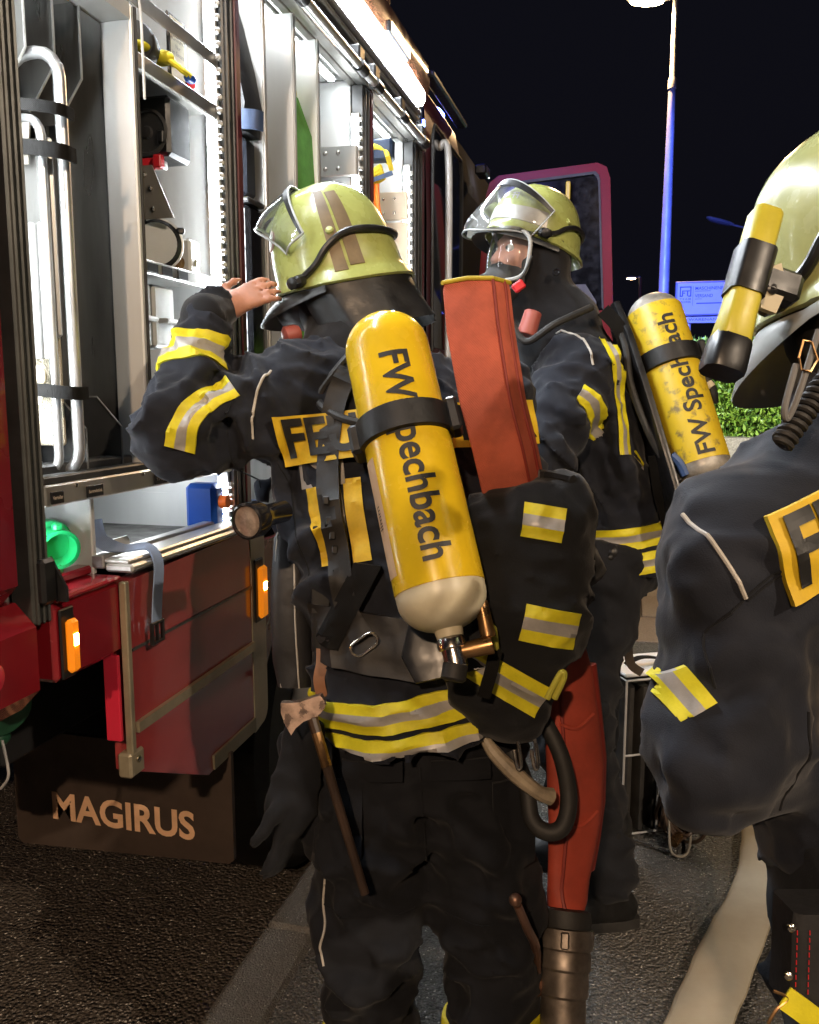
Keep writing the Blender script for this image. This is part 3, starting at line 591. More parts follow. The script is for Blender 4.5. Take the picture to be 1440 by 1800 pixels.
# blue beacon on the cab roof
mb = MB(); mb.lathe((-1.25, 5.3, 3.0), (0, 0, 1), [(.11, 0), (.11, .05), (.09, .06)], 24); be = T('blue_beacon', mb, BLK)
mb = MB(); mb.lathe((-1.25, 5.3, 3.06), (0, 0, 1), [(.085, 0), (.085, .10), (.06, .13), (0, .135)], 24); T('beacon_dome', mb, BLUL, be)
def spot(name, loc, to, e, col, size, blend=.6, r=.08, parent=None):
    L = bpy.data.lights.new(name, 'SPOT'); L.energy = e; L.color = col; L.spot_size = R(size); L.spot_blend = blend; L.shadow_soft_size = r
    o = bpy.data.objects.new(name, L); COL.objects.link(o); o.location = loc
    o.rotation_euler = (Vector(to)-Vector(loc)).to_track_quat('-Z', 'Y').to_euler(); return o
spot('beacon_beam', (-1.05, 5.3, 3.25), (.9, 13.0, 3.0), 7000, (.07, .13, 1), 40, .5)
mb = MB(); mb.bx(XS+.02, XS+.09, 5.22, 5.36, 2.78, 2.84, .01); fld = T('hedge_fill_lamp', mb, BLK)  # lamp and spot added on the cab to brighten the hedge
mb = MB(); mb.bx(XS+.025, XS+.085, 5.3605, 5.364, 2.785, 2.835, .001); T('lamp_glass', mb, LEDA, fld)
spot('hedge_fill_light', (XS+.10, 5.40, 2.80), (1.1, 9.2, 1.3), 1400, (.95, 1, .90), 40, .6)
mb = MB(); mb.lathe((-1.30, 1.30, 3.07), (0, 0, 1), [(.11, 0), (.11, .05), (.09, .06)], 24); be2 = T('blue_beacon', mb, BLK)  # rear beacon added, unseen, to throw blue on the open door
mb = MB(); mb.lathe((-1.30, 1.30, 3.13), (0, 0, 1), [(.085, 0), (.085, .10), (.06, .13), (0, .135)], 24); T('beacon_dome', mb, mat('dim blue dome', (.02, .04, .5), .2, emit=(.05, .1, 1), estr=2), be2)
spot('beacon_beam', (-1.12, 1.35, 3.32), (-.40, 4.95, 2.55), 260, (.10, .10, 1), 26, .6)  # narrow beam of the added beacon, aimed at the door frame
# open crew door
DR = Thing('cab_door', 'red crew cab door with dark window, swung wide open behind the masked firefighter', 'door', (-.5, 4.98, .9))
q = lambda x, z, y=4.95: (x, y, z)
outer = [(-.93, 1.0), (-.90, 1.9), (-.845, 2.60), (-.825, 2.665), (-.775, 2.70), (-.235, 2.735), (-.185, 2.71), (-.165, 2.65), (-.125, 1.9), (-.10, 1.0)]
inner = [(-.862, 1.95), (-.808, 2.595), (-.795, 2.632), (-.768, 2.655), (-.245, 2.69), (-.225, 2.67), (-.218, 2.64), (-.178, 1.95)]
mb = MB()
no = len(outer); ring = outer[1:9]
def loop(mb, A, B, y0, y1):
    n = len(A); vs = [(x, y0, z) for x, z in A]+[(x, y0, z) for x, z in B]+[(x, y1, z) for x, z in A]+[(x, y1, z) for x, z in B]; fs = []
    for i in range(n-1): fs += [(i, i+1, n+i+1, n+i), (2*n+i, 3*n+i, 3*n+i+1, 2*n+i+1), (i, 2*n+i, 2*n+i+1, i+1), (n+i, n+i+1, 3*n+i+1, 3*n+i)]
    mb.add(vs, fs)
loop(mb, ring, inner, 4.955, 5.0); df = DR.part('door_frame', mb, mat('door red paint', (.13, .0012, .004), .4, spec=.15, noise=.1, nscale=4), smooth=25)
mb = MB(); loop(mb, inner, [(x*.97-.0165, (z-2.3)*.96+2.3) for x, z in inner], 4.948, 4.985); DR.part('window_rubber', mb, RUB, df)
mb = MB(); mb.prism([(x*.97-.0165, 4.968, (z-2.3)*.96+2.3) for x, z in inner], (0, .005, 0)); DR.part('window_pane', mb, clearmat('tinted pane', (.16, .16, .19), .02, .06), df)
mb = MB(); mb.prism([(x, 4.958, z) for x, z in [(-.93, 1.0), (-.90, 1.9), (-.895, 1.95), (-.128, 1.95), (-.125, 1.9), (-.10, 1.0)]], (0, .045, 0)); dp = DR.part('door_skin', mb, mat('door red paint', (.36, .015, .03)))
mb = MB(); mb.prism([(x, 4.935, z) for x, z in [(-.87, 1.05), (-.85, 2.0), (-.80, 2.10), (-.28, 2.09), (-.22, 2.0), (-.16, 1.05)]], (0, .022, 0)); DR.part('inner_trim_panel', mb, mat('grey trim', (.06, .06, .058), .6, noise=.15, nscale=8), dp)
mb = MB(); mb.tube([(-.35, 4.94, 2.05), (-.35, 4.90, 2.02), (-.35, 4.90, 1.70), (-.35, 4.94, 1.66)], .016, 8); DR.part('pull_handle', mb, BLK, dp)
mb = MB(); mb.bx(-.40, -.375, 4.92, 4.935, 2.10, 2.64, .004); DR.part('yellow_grab_strip', mb, mat('yellow grip', (.6, .42, .03), .45), dp)

# ------------------------------------------------------------------ things stowed in the lockers
ST = Thing('folding_stretcher', 'folded stretcher of bright metal tubes strapped upright in rear locker', 'stretcher', (-1.05, 1.4, 1.345))
def uloop(y, xa, xb, z0, z1, r, rc=.05):
    pts = []
    for (cx, cz, a0) in ((xb-rc, z1-rc, 0), (xa+rc, z1-rc, 90), (xa+rc, z0+rc, 180), (xb-rc, z0+rc, 270)):
        for k in range(5): a = R(a0+k*22.5); pts.append((cx+rc*math.cos(a), y, cz+rc*math.sin(a)))
    return MB().tube(pts, r, 12, closed=True, sm=False)
ST.part('outer_tube', uloop(1.40, -1.115, -1.008, 1.348, 2.10, .0110, .045), CHROME)
ST.part('inner_tube', uloop(1.37, -1.098, -1.03, 1.352, 1.98, .0085, .03), CHROME)
mb = MB(); mb.bx(-1.10, -1.035, 1.392, 1.404, 1.40, 1.60, .004); ST.part('canvas_panel', mb, CANVAS)
mb = MB(); mb.bx(-1.09, -1.02, 1.38, 1.39, 1.60, 1.95, .004); ST.part('slide_plate', mb, ALU)
for x in (-1.075, -1.055, -1.035): 
    mb = MB(); mb.cyl((x, 1.365, 1.56), (x, 1.365, 1.80), .008, n=10); ST.part('telescopic_rod', mb, CHROME)
for z, w in ((2.0, .02), (1.93, .026), (1.51, .024)):
    mb = MB(); mb.strap([(-1.125, 1.385, z), (-1.06, 1.345, z-.004), (-.99, 1.36, z-.012), (-.985, 1.40, z-.012)], [(0, -1, 0), (0, -1, .0), (.8, -.5, 0), (1, 0, 0)], w, .004); ST.part('strap', mb, WEB)
mb = MB(); mb.ell((-1.055, 1.352, 1.51), (.016, .012, .035)); mb.ell((-1.047, 1.350, 1.528), (.014, .01, .02)); ST.part('pale_clip', mb, PAPER)
mb = MB(); mb.prism([(-1.085, 1.36, 1.97), (-1.045, 1.36, 1.97), (-1.052, 1.36, 1.90), (-1.08, 1.36, 1.90)], (0, .004, 0)); ST.part('mesh_pocket', mb, GREYM)

GC = Thing('hose_coupling', 'bright green hose coupling with open mouth in the bay under the shelf', 'coupling', (-1.08, 1.36, 1.14))
a = V(-1.095, 1.405, 1.215); ax = nrm((.80, -.55, -.12))
mb = MB(); mb.lathe(a-ax*.03, ax, [(.026, 0), (.036, .01), (.036, .03), (.043, .032), (.043, .05), (.034, .055), (.034, .075), (.038, .08), (.038, .105), (.031, .106), (.029, .07), (0, .068)], 28); gb = GC.part('coupling_body', mb, GRN)
for s_ in (-1, 1): 
    mb = MB(); _, e1, e2 = frame(ax); mb.box(a+ax*.06+e1*.042*s_, (.02, .016, .018), .004, np.column_stack([ax, e1, e2])); GC.part('claw', mb, GRN, gb)
mb = MB(); mb.tube([a+ax*.07+V(0, 0, -.03), a+V(.05, -.04, -.06), a+V(.045, -.045, -.075), a+V(.03, -.05, -.072)], .0025, 6); GC.part('chain', mb, NICKEL)

BC = Thing('blue_canister', 'blue plastic canister with orange cap at the back of the lower tray', 'canister', (-1.07, 1.95, 1.15))
mb = MB(); mb.bx(-1.09, -1.005, 1.925, 1.982, 1.152, 1.272, .012); BC.part('canister_body', mb, BLUE)
mb = MB(); mb.cyl((-1.004, 1.955, 1.225), (-.982, 1.955, 1.226), .017, n=16); BC.part('screw_cap', mb, ORNG)

bk = Thing('speaker_case', 'black box with a round grille on the upper shelf of the rear locker', 'case', (-1.15, 1.86, 1.99))
mb = MB(); mb.bx(-1.42, -1.022, 1.80, 1.90, 2.025, 2.155, .008); bk.part('case_body', mb, BLK)
mb = MB(); mb.lathe((-1.075, 1.799, 2.075), (0, -1, 0), [(.05, 0), (.052, .004), (.046, .008), (.042, .004), (.015, .003), (.012, .008), (0, .009)], 24); bk.part('grille', mb, RUB)
mb = MB(); mb.bx(-1.045, -1.03, 1.785, 1.80, 2.05, 2.075, .002); bk.part('latch', mb, BLK)
rb = Thing('warning_lamp', 'small red warning lamp in a pale bracket under the black box', 'lamp', (-1.1, 1.88, 2.0))
mb = MB(); mb.bx(-1.12, -1.05, 1.80, 1.84, 2.003, 2.022, .003); rb.part('bracket', mb, ALU)
mb = MB(); mb.bx(-1.055, -1.035, 1.78, 1.80, 1.995, 2.024, .003); mb.bx(-1.10, -1.058, 1.795, 1.799, 1.995, 2.021, .001); rb.part('red_lens', mb, REDP)
SR = Thing('suction_ring', 'black and white ribbed suction ring standing on the middle shelf', 'coupling', (-1.1, 1.82, 1.776))
mb = MB(); c = V(-1.072, 1.82, 1.834); ax = nrm((.35, -1, 0))
mb.lathe(c, ax, [(.032, 0), (.05, 0), (.056, .008), (.056, .016), (.05, .022), (.04, .022), (.036, .012)], 30); SR.part('ring_body', mb, BLK)
mb = MB(); mb.lathe(c+ax*.0225, ax, [(.0405, 0), (.047, 0), (.047, .004), (.0405, .004)], 30); mb.lathe(c, ax, [(.057, .009), (.060, .010), (.060, .014), (.057, .015)], 30); SR.part('white_gasket', mb, WHITE)
for k in range(4):
    a0 = R(30+k*90); _, e1, e2 = frame(ax); mb = MB(); mb.box(c+ax*.012+(e1*math.cos(a0)+e2*math.sin(a0))*.062, (.012, .014, .018), .003, np.column_stack([ax, e1, e2])); SR.part('lug', mb, BLK)
WBX = Thing('white_case', 'small white case on the middle shelf beside the suction ring', 'case', (-1.05, 1.9, 1.776))
mb = MB(); mb.bx(-1.2, -1.035, 1.90, 1.95, 1.776, 1.862, .006); WBX.part('case_body', mb, WHITE)
mb = MB(); mb.bx(-1.034, -1.029, 1.915, 1.935, 1.80, 1.815, .002); WBX.part('latch', mb, NICKEL)
mb = MB(); mb.lathe((-1.05, 1.86, 1.80), (.4, -1, 0), [(.018, 0), (.02, .006), (.014, .012), (0, .012)], 16); mb.cyl((-1.06, 1.865, 1.776), (-1.06, 1.865, 1.83), .008); mb.ell((-1.06, 1.862, 1.838), (.012, .012, .014))
single('valve_tap', mb, BRASS, 'little brass tap between suction ring and white case', 'tap')
FE_ = Thing('fire_extinguisher', 'slim red extinguisher low in the rear locker behind the raised forearm', 'extinguisher', (-1.05, 1.8, 1.338))
mb = MB(); mb.lathe((-1.045, 1.80, 1.338), (0, 0, 1), [(.028, 0), (.032, .006), (.032, .17), (.02, .195), (.012, .20), (.012, .215)], 22); FE_.part('bottle', mb, REDP)
mb = MB(); mb.bx(-1.06, -1.01, 1.79, 1.81, 1.552, 1.57, .004); mb.tube([(-1.035, 1.79, 1.555), (-1.0, 1.785, 1.53), (-1.003, 1.78, 1.44)], .006, 8); FE_.part('valve_and_hose', mb, WHITE)
# stuff on the top shelf of the rear locker
TB = Thing('work_gloves', 'pair of yellow and blue work gloves on the top shelf of the rear locker', 'gloves', (-1.05, 1.72, 2.18))
mb = MB(); mb.ell((-1.055, 1.70, 2.215), (.03, .02, .016)); 
for k in range(4): mb.tube([(-1.05, 1.69+k*.011, 2.215), (-1.03, 1.70+k*.012, 2.205), (-1.012, 1.715+k*.012, 2.19)], .0065, 8)
TB.part('fingers', mb, mat('glove yellow', (.8, .68, .03), .6, noise=.15))
mb = MB(); mb.ell((-1.08, 1.69, 2.225), (.03, .022, .02)); mb.ell((-1.02, 1.76, 2.19), (.012, .02, .01)); TB.part('cuff', mb, BLUE); TB.root.location += Vector((.035, .075, .004))
CT = Thing('card_holder', 'black clip holder with a cream instruction card on the top shelf', 'card', (-1.04, 1.80, 2.18))
mb = MB(); mb.box((-1.03, 1.86, 2.262), (.006, .082, .15), .004); CT.part('holder', mb, BLK)
mb = MB(); mb.bx(-1.0265, -1.0255, 1.828, 1.888, 2.20, 2.33, .0003); cd = CT.part('card', mb, PAPER)
mb = MB()
for t, z in (('ACHTUNG', 2.285), ('Nur', 2.27), ('im Einsatz', 2.255)): text_on(mb, t, .013, (-1.025, 1.858, z), (0, 1, 0), (0, 0, 1), .0)
CT.part('card_lettering', mb, mat('faded print', (.25, .22, .18), .7), cd, smooth=0)
OB = Thing('signal_disc', 'red and blue signal disc lying on top shelf near the led strip', 'disc', (-1.05, 1.9, 2.18))
mb = MB(); mb.lathe((-1.04, 1.905, 2.205), (.5, -.8, .3), [(.026, 0), (.026, .01), (.006, .012), (0, .012)], 24); OB.part('disc', mb, REDP)
mb = MB(); mb.prism([(-1.05, 1.85, 2.20), (-1.03, 1.905, 2.215), (-1.035, 1.895, 2.185)], (-.006, 0, 0)); OB.part('pennant', mb, BLUE)
DB = Thing('dark_hose_roll', 'dark rolled hose with a pale cord on the top shelf above the divider', 'hose', (-1.06, 1.62, 2.30))
mb = MB(); mb.lathe((-1.055, 1.745, 2.226), (.3, -1, 0), [(.015, 0), (.042, 0), (.046, .008), (.046, .045), (.042, .053), (.015, .053)], 26); DB.part('hose_roll', mb, RUB)
mb = MB(); mb.tube([(-1.02, 1.56, 2.345), (-.992, 1.60, 2.34), (-.985, 1.635, 2.28), (-.984, 1.64, 2.15), (-.984, 1.64, 2.09)], .003, 6); DB.part('pale_cord', mb, WHITE)
mb = MB(); mb.ell((-1.02, 1.70, 2.215), (.016, .03, .010)); DB.part('yellow_band', mb, mat('glove yellow', (.8, .68, .03)))
# locker 2 contents on the first board
BG = Thing('black_rescue_bag', 'black tapered bag hung on the first board with red cord loop', 'bag', (-1.06, 2.22, 2.1))
mb = MB()
def taper(mb, y0, y1, prof, mi=0):
    pts = [(x0, x1, z) for x0, x1, z in prof]; vs = []; fs = []
    for x0, x1, z in pts: vs += [(x0, y0+.01, z), (x1-.01, y0, z), (x1, y0+.02, z), (x1, y1, z), (x0, y1, z)]
    n = 5
    for i in range(len(pts)-1):
        for j in range(n): k = (j+1) % n; fs.append((i*n+j, i*n+k, i*n+n+k, i*n+n+j))
    fs += [tuple(range(n)), tuple(range((len(pts)-1)*n, len(pts)*n))]; mb.add(vs, fs, mi)
taper(mb, 2.17, 2.26, [(-1.16, -1.01, 2.13), (-1.17, -1.0, 2.2), (-1.16, -1.02, 2.3), (-1.15, -1.05, 2.42), (-1.13, -1.075, 2.50), (-1.12, -1.09, 2.52)]); BG.part('bag_body', mb, mat('black nylon', (.02, .02, .022), .5, noise=.3, nscale=12, bump=.4, bscale=60, bdist=.003))
mb = MB(); mb.tube([(-1.075, 2.165, 2.51), (-1.06, 2.16, 2.44), (-1.055, 2.16, 2.36), (-1.05, 2.16, 2.33), (-1.062, 2.16, 2.36), (-1.08, 2.165, 2.46)], .005, 8); BG.part('red_cord', mb, REDP)
mb = MB(); mb.strap([(-1.18, 2.158, 2.165), (-1.06, 2.155, 2.158), (-.985, 2.16, 2.152), (-.965, 2.18, 2.15)], [(0, -1, 0), (0, -1, 0), (.3, -1, 0), (1, -.4, 0)], .05, .004); ss = BG.part('name_strap', mb, mat('navy webbing', (.015, .03, .07), .6, noise=.2))
mb = MB(); text_on(mb, 'SYN', .036, (-1.085, 2.1525, 2.160), (1, .02, -.05), (0, 0, 1), .02); BG.part('strap_lettering', mb, mat('worn print', (.10, .14, .22), .7), ss, smooth=0)
JK = Thing('folded_jacket', 'folded black garment with two fluorescent stripes under the dark blue strap', 'jacket', (-1.06, 2.22, 1.95))
mb = MB(); mb.bx(-1.18, -1.02, 2.18, 2.26, 1.965, 2.125, .015); jb = JK.part('folded_cloth', mb, NAVY)
for z in (2.075, 2.03):
    mb = MB(); mb.bx(-1.181, -1.03, 2.176, 2.1795, z-.010, z+.010, .001); JK.part('fluorescent_stripe', mb, HIVIS, jb)
mb = MB(); mb.bx(-1.181, -1.03, 2.177, 2.1798, 2.042, 2.063, .001); JK.part('silver_stripe', mb, SILV, jb)
CSE = Thing('black_tool_case', 'tall black moulded case below the folded garment on first board', 'case', (-1.06, 2.22, 1.5))
mb = MB(); mb.bx(-1.2, -1.004, 2.165, 2.26, 1.36, 1.945, .012); cbdy = CSE.part('case_body', mb, BLKG)
for x in (-1.15, -1.10, -1.06):
    mb = MB(); mb.bx(x-.012, x+.012, 2.155, 2.168, 1.42, 1.90, .006); CSE.part('case_rib', mb, BLKG, cbdy)
for z in (1.90, 1.66):
    mb = MB(); mb.bx(-1.055, -1.02, 2.156, 2.1645, z-.012, z+.012, .003); CSE.part('latch', mb, NICKEL, cbdy)
mb = MB(); mb.bx(-1.19, -1.0, 2.16, 2.262, 1.948, 1.962, .004); CSE.part('retaining_ledge', mb, BLK)
mb = MB(); mb.prism([(-1.06, 2.15, 1.40), (-1.01, 2.15, 1.40), (-1.0, 2.15, 1.385), (-1.0, 2.15, 1.33), (-1.06, 2.15, 1.33)], (0, .004, 0)); CSE.part('hinge_plate', mb, ALUL)
for t_ in (BG, JK, CSE): t_.root.location.z += .05
GB = Thing('green_bag', 'tall green cloth bag with dark flap between the two pale boards', 'bag', (-1.05, 2.62, 1.9))
mb = MB(); taper(mb, 2.55, 2.671, [(-1.2, -1.03, 1.55), (-1.2, -1.005, 1.7), (-1.2, -1.005, 2.1), (-1.2, -1.015, 2.3), (-1.19, -1.06, 2.42)]); GB.part('bag_body', mb, GREEN)
mb = MB(); mb.strap([(-1.10, 2.54, 2.10), (-1.02, 2.54, 2.08), (-.985, 2.56, 2.04), (-.975, 2.6, 1.98)], [(0, -1, .2), (0, -1, .3), (.6, -.6, .3), (1, 0, 0)], .05, .004); GB.part('dark_flap', mb, mat('navy webbing', (.015, .03, .07)))
mb = MB(); mb.ell((-1.07, 2.58, 2.44), (.03, .03, .035)); mb.ell((-1.045, 2.57, 2.40), (.02, .02, .03)); GB.part('yellow_pouch', mb, YBAG)
# locker 3 contents
YH = Thing('yellow_cable_bundle', 'bundle of bright yellow and orange cable at top of front locker', 'cable', (-1.1, 3.6, 2.3))
mb = MB(); c = V(-1.13, 3.60, 2.47)
for k in range(5): mb.tube([c+V(.10*math.cos(a), .03*math.sin(a*2)+k*.012, .06*math.sin(a)-k*.008) for a in np.linspace(0, 5.6, 9)], .011, 8)
YH.part('yellow_loops', mb, YBAG)
mb = MB()
for k in range(6): mb.tube([(-1.17+k*.02, 3.57, 2.36), (-1.165+k*.02, 3.56, 2.28), (-1.16+k*.021, 3.57, 2.22)], .010, 8)
YH.part('orange_ends', mb, ORNG)
mb = MB(); mb.bx(-1.16, -1.02, 3.62, 3.68, 2.47, 2.56, .01); mb.strap([(-1.2, 3.55, 2.40), (-1.1, 3.54, 2.37), (-1.0, 3.56, 2.40)], (0, -1, .2), .02); YH.part('dark_holder', mb, mat('navy webbing', (.015, .03, .07)))
GN = Thing('grey_generator', 'grey slatted generator housing standing in the front locker', 'generator', (-1.12, 3.6, 1.6))
mb = MB(); mb.bx(-1.35, -1.06, 3.50, 3.72, 1.70, 2.12, .01); mb.prism([(-1.35, 3.50, 2.121), (-1.06, 3.50, 2.121), (-1.06, 3.66, 2.17), (-1.35, 3.66, 2.17)], (0, .0, .02)); GN.part('housing', mb, ALUL)
for k in range(7):
    mb = MB(); mb.bx(-1.25, -1.075, 3.488, 3.4995, 1.78+k*.03, 1.795+k*.03, .003); GN.part('vent_slat', mb, STEELK)
mb = MB()
for k in range(4): mb.tube([(-1.09+.012*k, 3.47, 2.11), (-1.055+.008*k, 3.46, 2.06), (-1.10+.012*k, 3.46, 2.02), (-1.06, 3.465, 1.99)], .005, 6)
GN.part('coiled_lead', mb, BLK)
HR = Thing('rolled_hose', 'rolled canvas hose standing at the foot of the second locker', 'hose', (-1.05, 2.9, 1.13))
mb = MB(); c = V(-1.08, 2.90, 1.27)
for k in range(6): mb.lathe(c, (.15, -1, 0), [(.018+k*.02, -.034), (.036+k*.02, -.036), (.037+k*.02, .036), (.018+k*.02, .034)], 36)
HR.part('hose_roll', mb, CANVAS)
mb = MB(); mb.lathe(c+V(.06, -.05, .10), (1, -.4, .3), [(.02, 0), (.03, .004), (.03, .03), (.022, .034), (.02, .02)], 20); HR.part('coupling', mb, NICKEL)
for i, (y, z, m_, lb) in enumerate(((1.70, 2.18, REDP, 'red box at the left end of the top shelf behind the gloves'), (1.86, 2.18, STEELK, 'dark steel box under the card on the top shelf'))):
    bxx = Thing('tool_box', lb, 'box', (-1.15, y, z)); mb = MB(); mb.bx(-1.30, -1.085, y-.05, y+.05, z+.001, z+.07, .006); bxx.part('box_body', mb, m_)
    mb = MB(); mb.tube([(-1.083, y-.025, z+.045), (-1.070, y-.023, z+.043), (-1.070, y+.023, z+.043), (-1.083, y+.025, z+.045)], .004, 6, sm=False); bxx.part('handle', mb, NICKEL)
CBL = Thing('hanging_cable', 'black cable loops hanging on the wall inside the second locker', 'cable', (-1.1, 3.0, 1.7))
for k in range(4):
    mb = MB(); mb.tube([(-1.16+.01*k, 3.05-.008*k, 2.22), (-1.20, 3.045-.008*k, 2.0), (-1.15+.012*k, 3.04-.008*k, 1.78-.03*k), (-1.09+.01*k, 3.045-.008*k, 2.0), (-1.13+.008*k, 3.05-.008*k, 2.22)], .007, 8); CBL.part('cable_loop', mb, RUB if k % 2 else ORNG)
LSG = Thing('door_label', 'row of small printed plates on the shutter pillar', 'labels', (XS, 2.04, 1.3)) if False else None
for y in (1.30, 1.52, 1.75, 1.92):
    mb = MB(); mb.lathe((XS-.0035, y+.05, 1.331), (1, 0, 0), [(.004, 0), (.004, .003), (.002, .004)], 8); T('screw', mb, NICKEL, sh)
# webbing straps on the flap
S1 = Thing('tie_down_strap', 'blue grey webbing strap with square buckle hanging over the near end of the tray', 'strap', (-.95, 1.5, 1.0))
pts = [(-1.045, 1.492, 1.245), (-1.035, 1.495, 1.20), (-1.0, 1.52, 1.182), (-.962, 1.545, 1.182), (-.942, 1.548, 1.15), (-.940, 1.535, 1.08), (-.940, 1.528, 1.03)]
mb = MB(); mb.strap(pts, [(0, -1, .1), (.3, -.9, .3), (.3, -.2, 1), (.6, 0, .8), (1, -.1, .1), (1, -.1, 0), (1, -.1, 0)], .030, .003); S1.part('webbing', mb, BLUEW)
mb = MB(); 
for (y0, y1, z0, z1) in ((1.512, 1.546, 1.026, 1.032), (1.512, 1.546, .985, .991), (1.506, 1.512, .985, 1.032), (1.546, 1.552, .985, 1.032), (1.526, 1.530, .99, 1.03)): mb.bx(-.942, -.934, y0, y1, z0, z1, .001)
S1.part('buckle', mb, BLK)
S2 = Thing('tie_down_strap', 'blue grey webbing strap hanging in a bow behind the torch at the flap corner', 'strap', (-.93, 2.13, .8))
pts = [(-.99, 2.06, 1.21), (-.955, 2.10, 1.19), (-.925, 2.15, 1.11), (-.905, 2.17, .98), (-.91, 2.16, .85), (-.905, 2.17, .74), (-.885, 2.19, .70)]
mb = MB(); mb.strap(pts, [(.2, -.3, 1), (.6, -.4, .6), (.9, -.5, .2), (.9, -.5, 0), (.9, -.5, 0), (.9, -.5, 0), (.9, -.5, .3)], .034, .003); S2.part('webbing', mb, BLUEW)
mb = MB(); mb.box((-.882, 2.19, .695), (.03, .03, .012), .003); S2.part('end_clip', mb, BLK)
# ------------------------------------------------------------------ bodies and clothes as blended solids
def smin(a, b, k):
    h = np.clip(.5+.5*(b-a)/k, 0, 1); return b*(1-h)+a*h-k*h*(1-h)
def vnoise(p, seed=0):
    p = np.asarray(p, float); i = np.floor(p).astype(np.int64); f = p-i; f = f*f*(3-2*f); out = 0
    for a in (0, 1):
        for b in (0, 1):
            for c in (0, 1):
                h = ((i[..., 0]+a)*374761393+(i[..., 1]+b)*668265263+(i[..., 2]+c)*1274126177+int(seed*7919)*97) & 0xffffffff
                h = ((h ^ (h >> 13))*1274126177) & 0xffffffff; h = (h ^ (h >> 16)) & 0xffff
                out = out+h/65535.*(f[..., 0] if a else 1-f[..., 0])*(f[..., 1] if b else 1-f[..., 1])*(f[..., 2] if c else 1-f[..., 2])
    return out
FM1 = np.array([[7., 0, 5.5], [0, 7., 3.], [-2.5, 1.5, 3.2]]).T; FM2 = np.array([[4., 3, -9.], [2, 5., 11.], [9, -6, 2.]]).T
def folds(p, seed):
    """creases of loose cloth: warped, stretched ridged noise at three sizes"""
    w = np.stack([vnoise(p*3.1+k*7.7, seed) for k in range(3)], -1)-.5; q = p+w*.16
    a = 1-np.abs(2*vnoise(q@FM1+seed, seed)-1); b = 1-np.abs(2*vnoise(q@FM2*1.0+3.3, seed+1)-1); c = 1-np.abs(2*vnoise(q@FM1[:, ::-1]*2.3, seed+2)-1)
    g = vnoise(p*2.2+9, seed+3); e = 1-np.abs(2*vnoise(q@FM2*2.6, seed+4)-1); return (a**3)*1.0*(.35+g)+(b**3)*.6*(1.3-g)+(c**3)*.35+(e**3)*.20+(vnoise(p*3.5, seed+5)-.5)*.5-.62
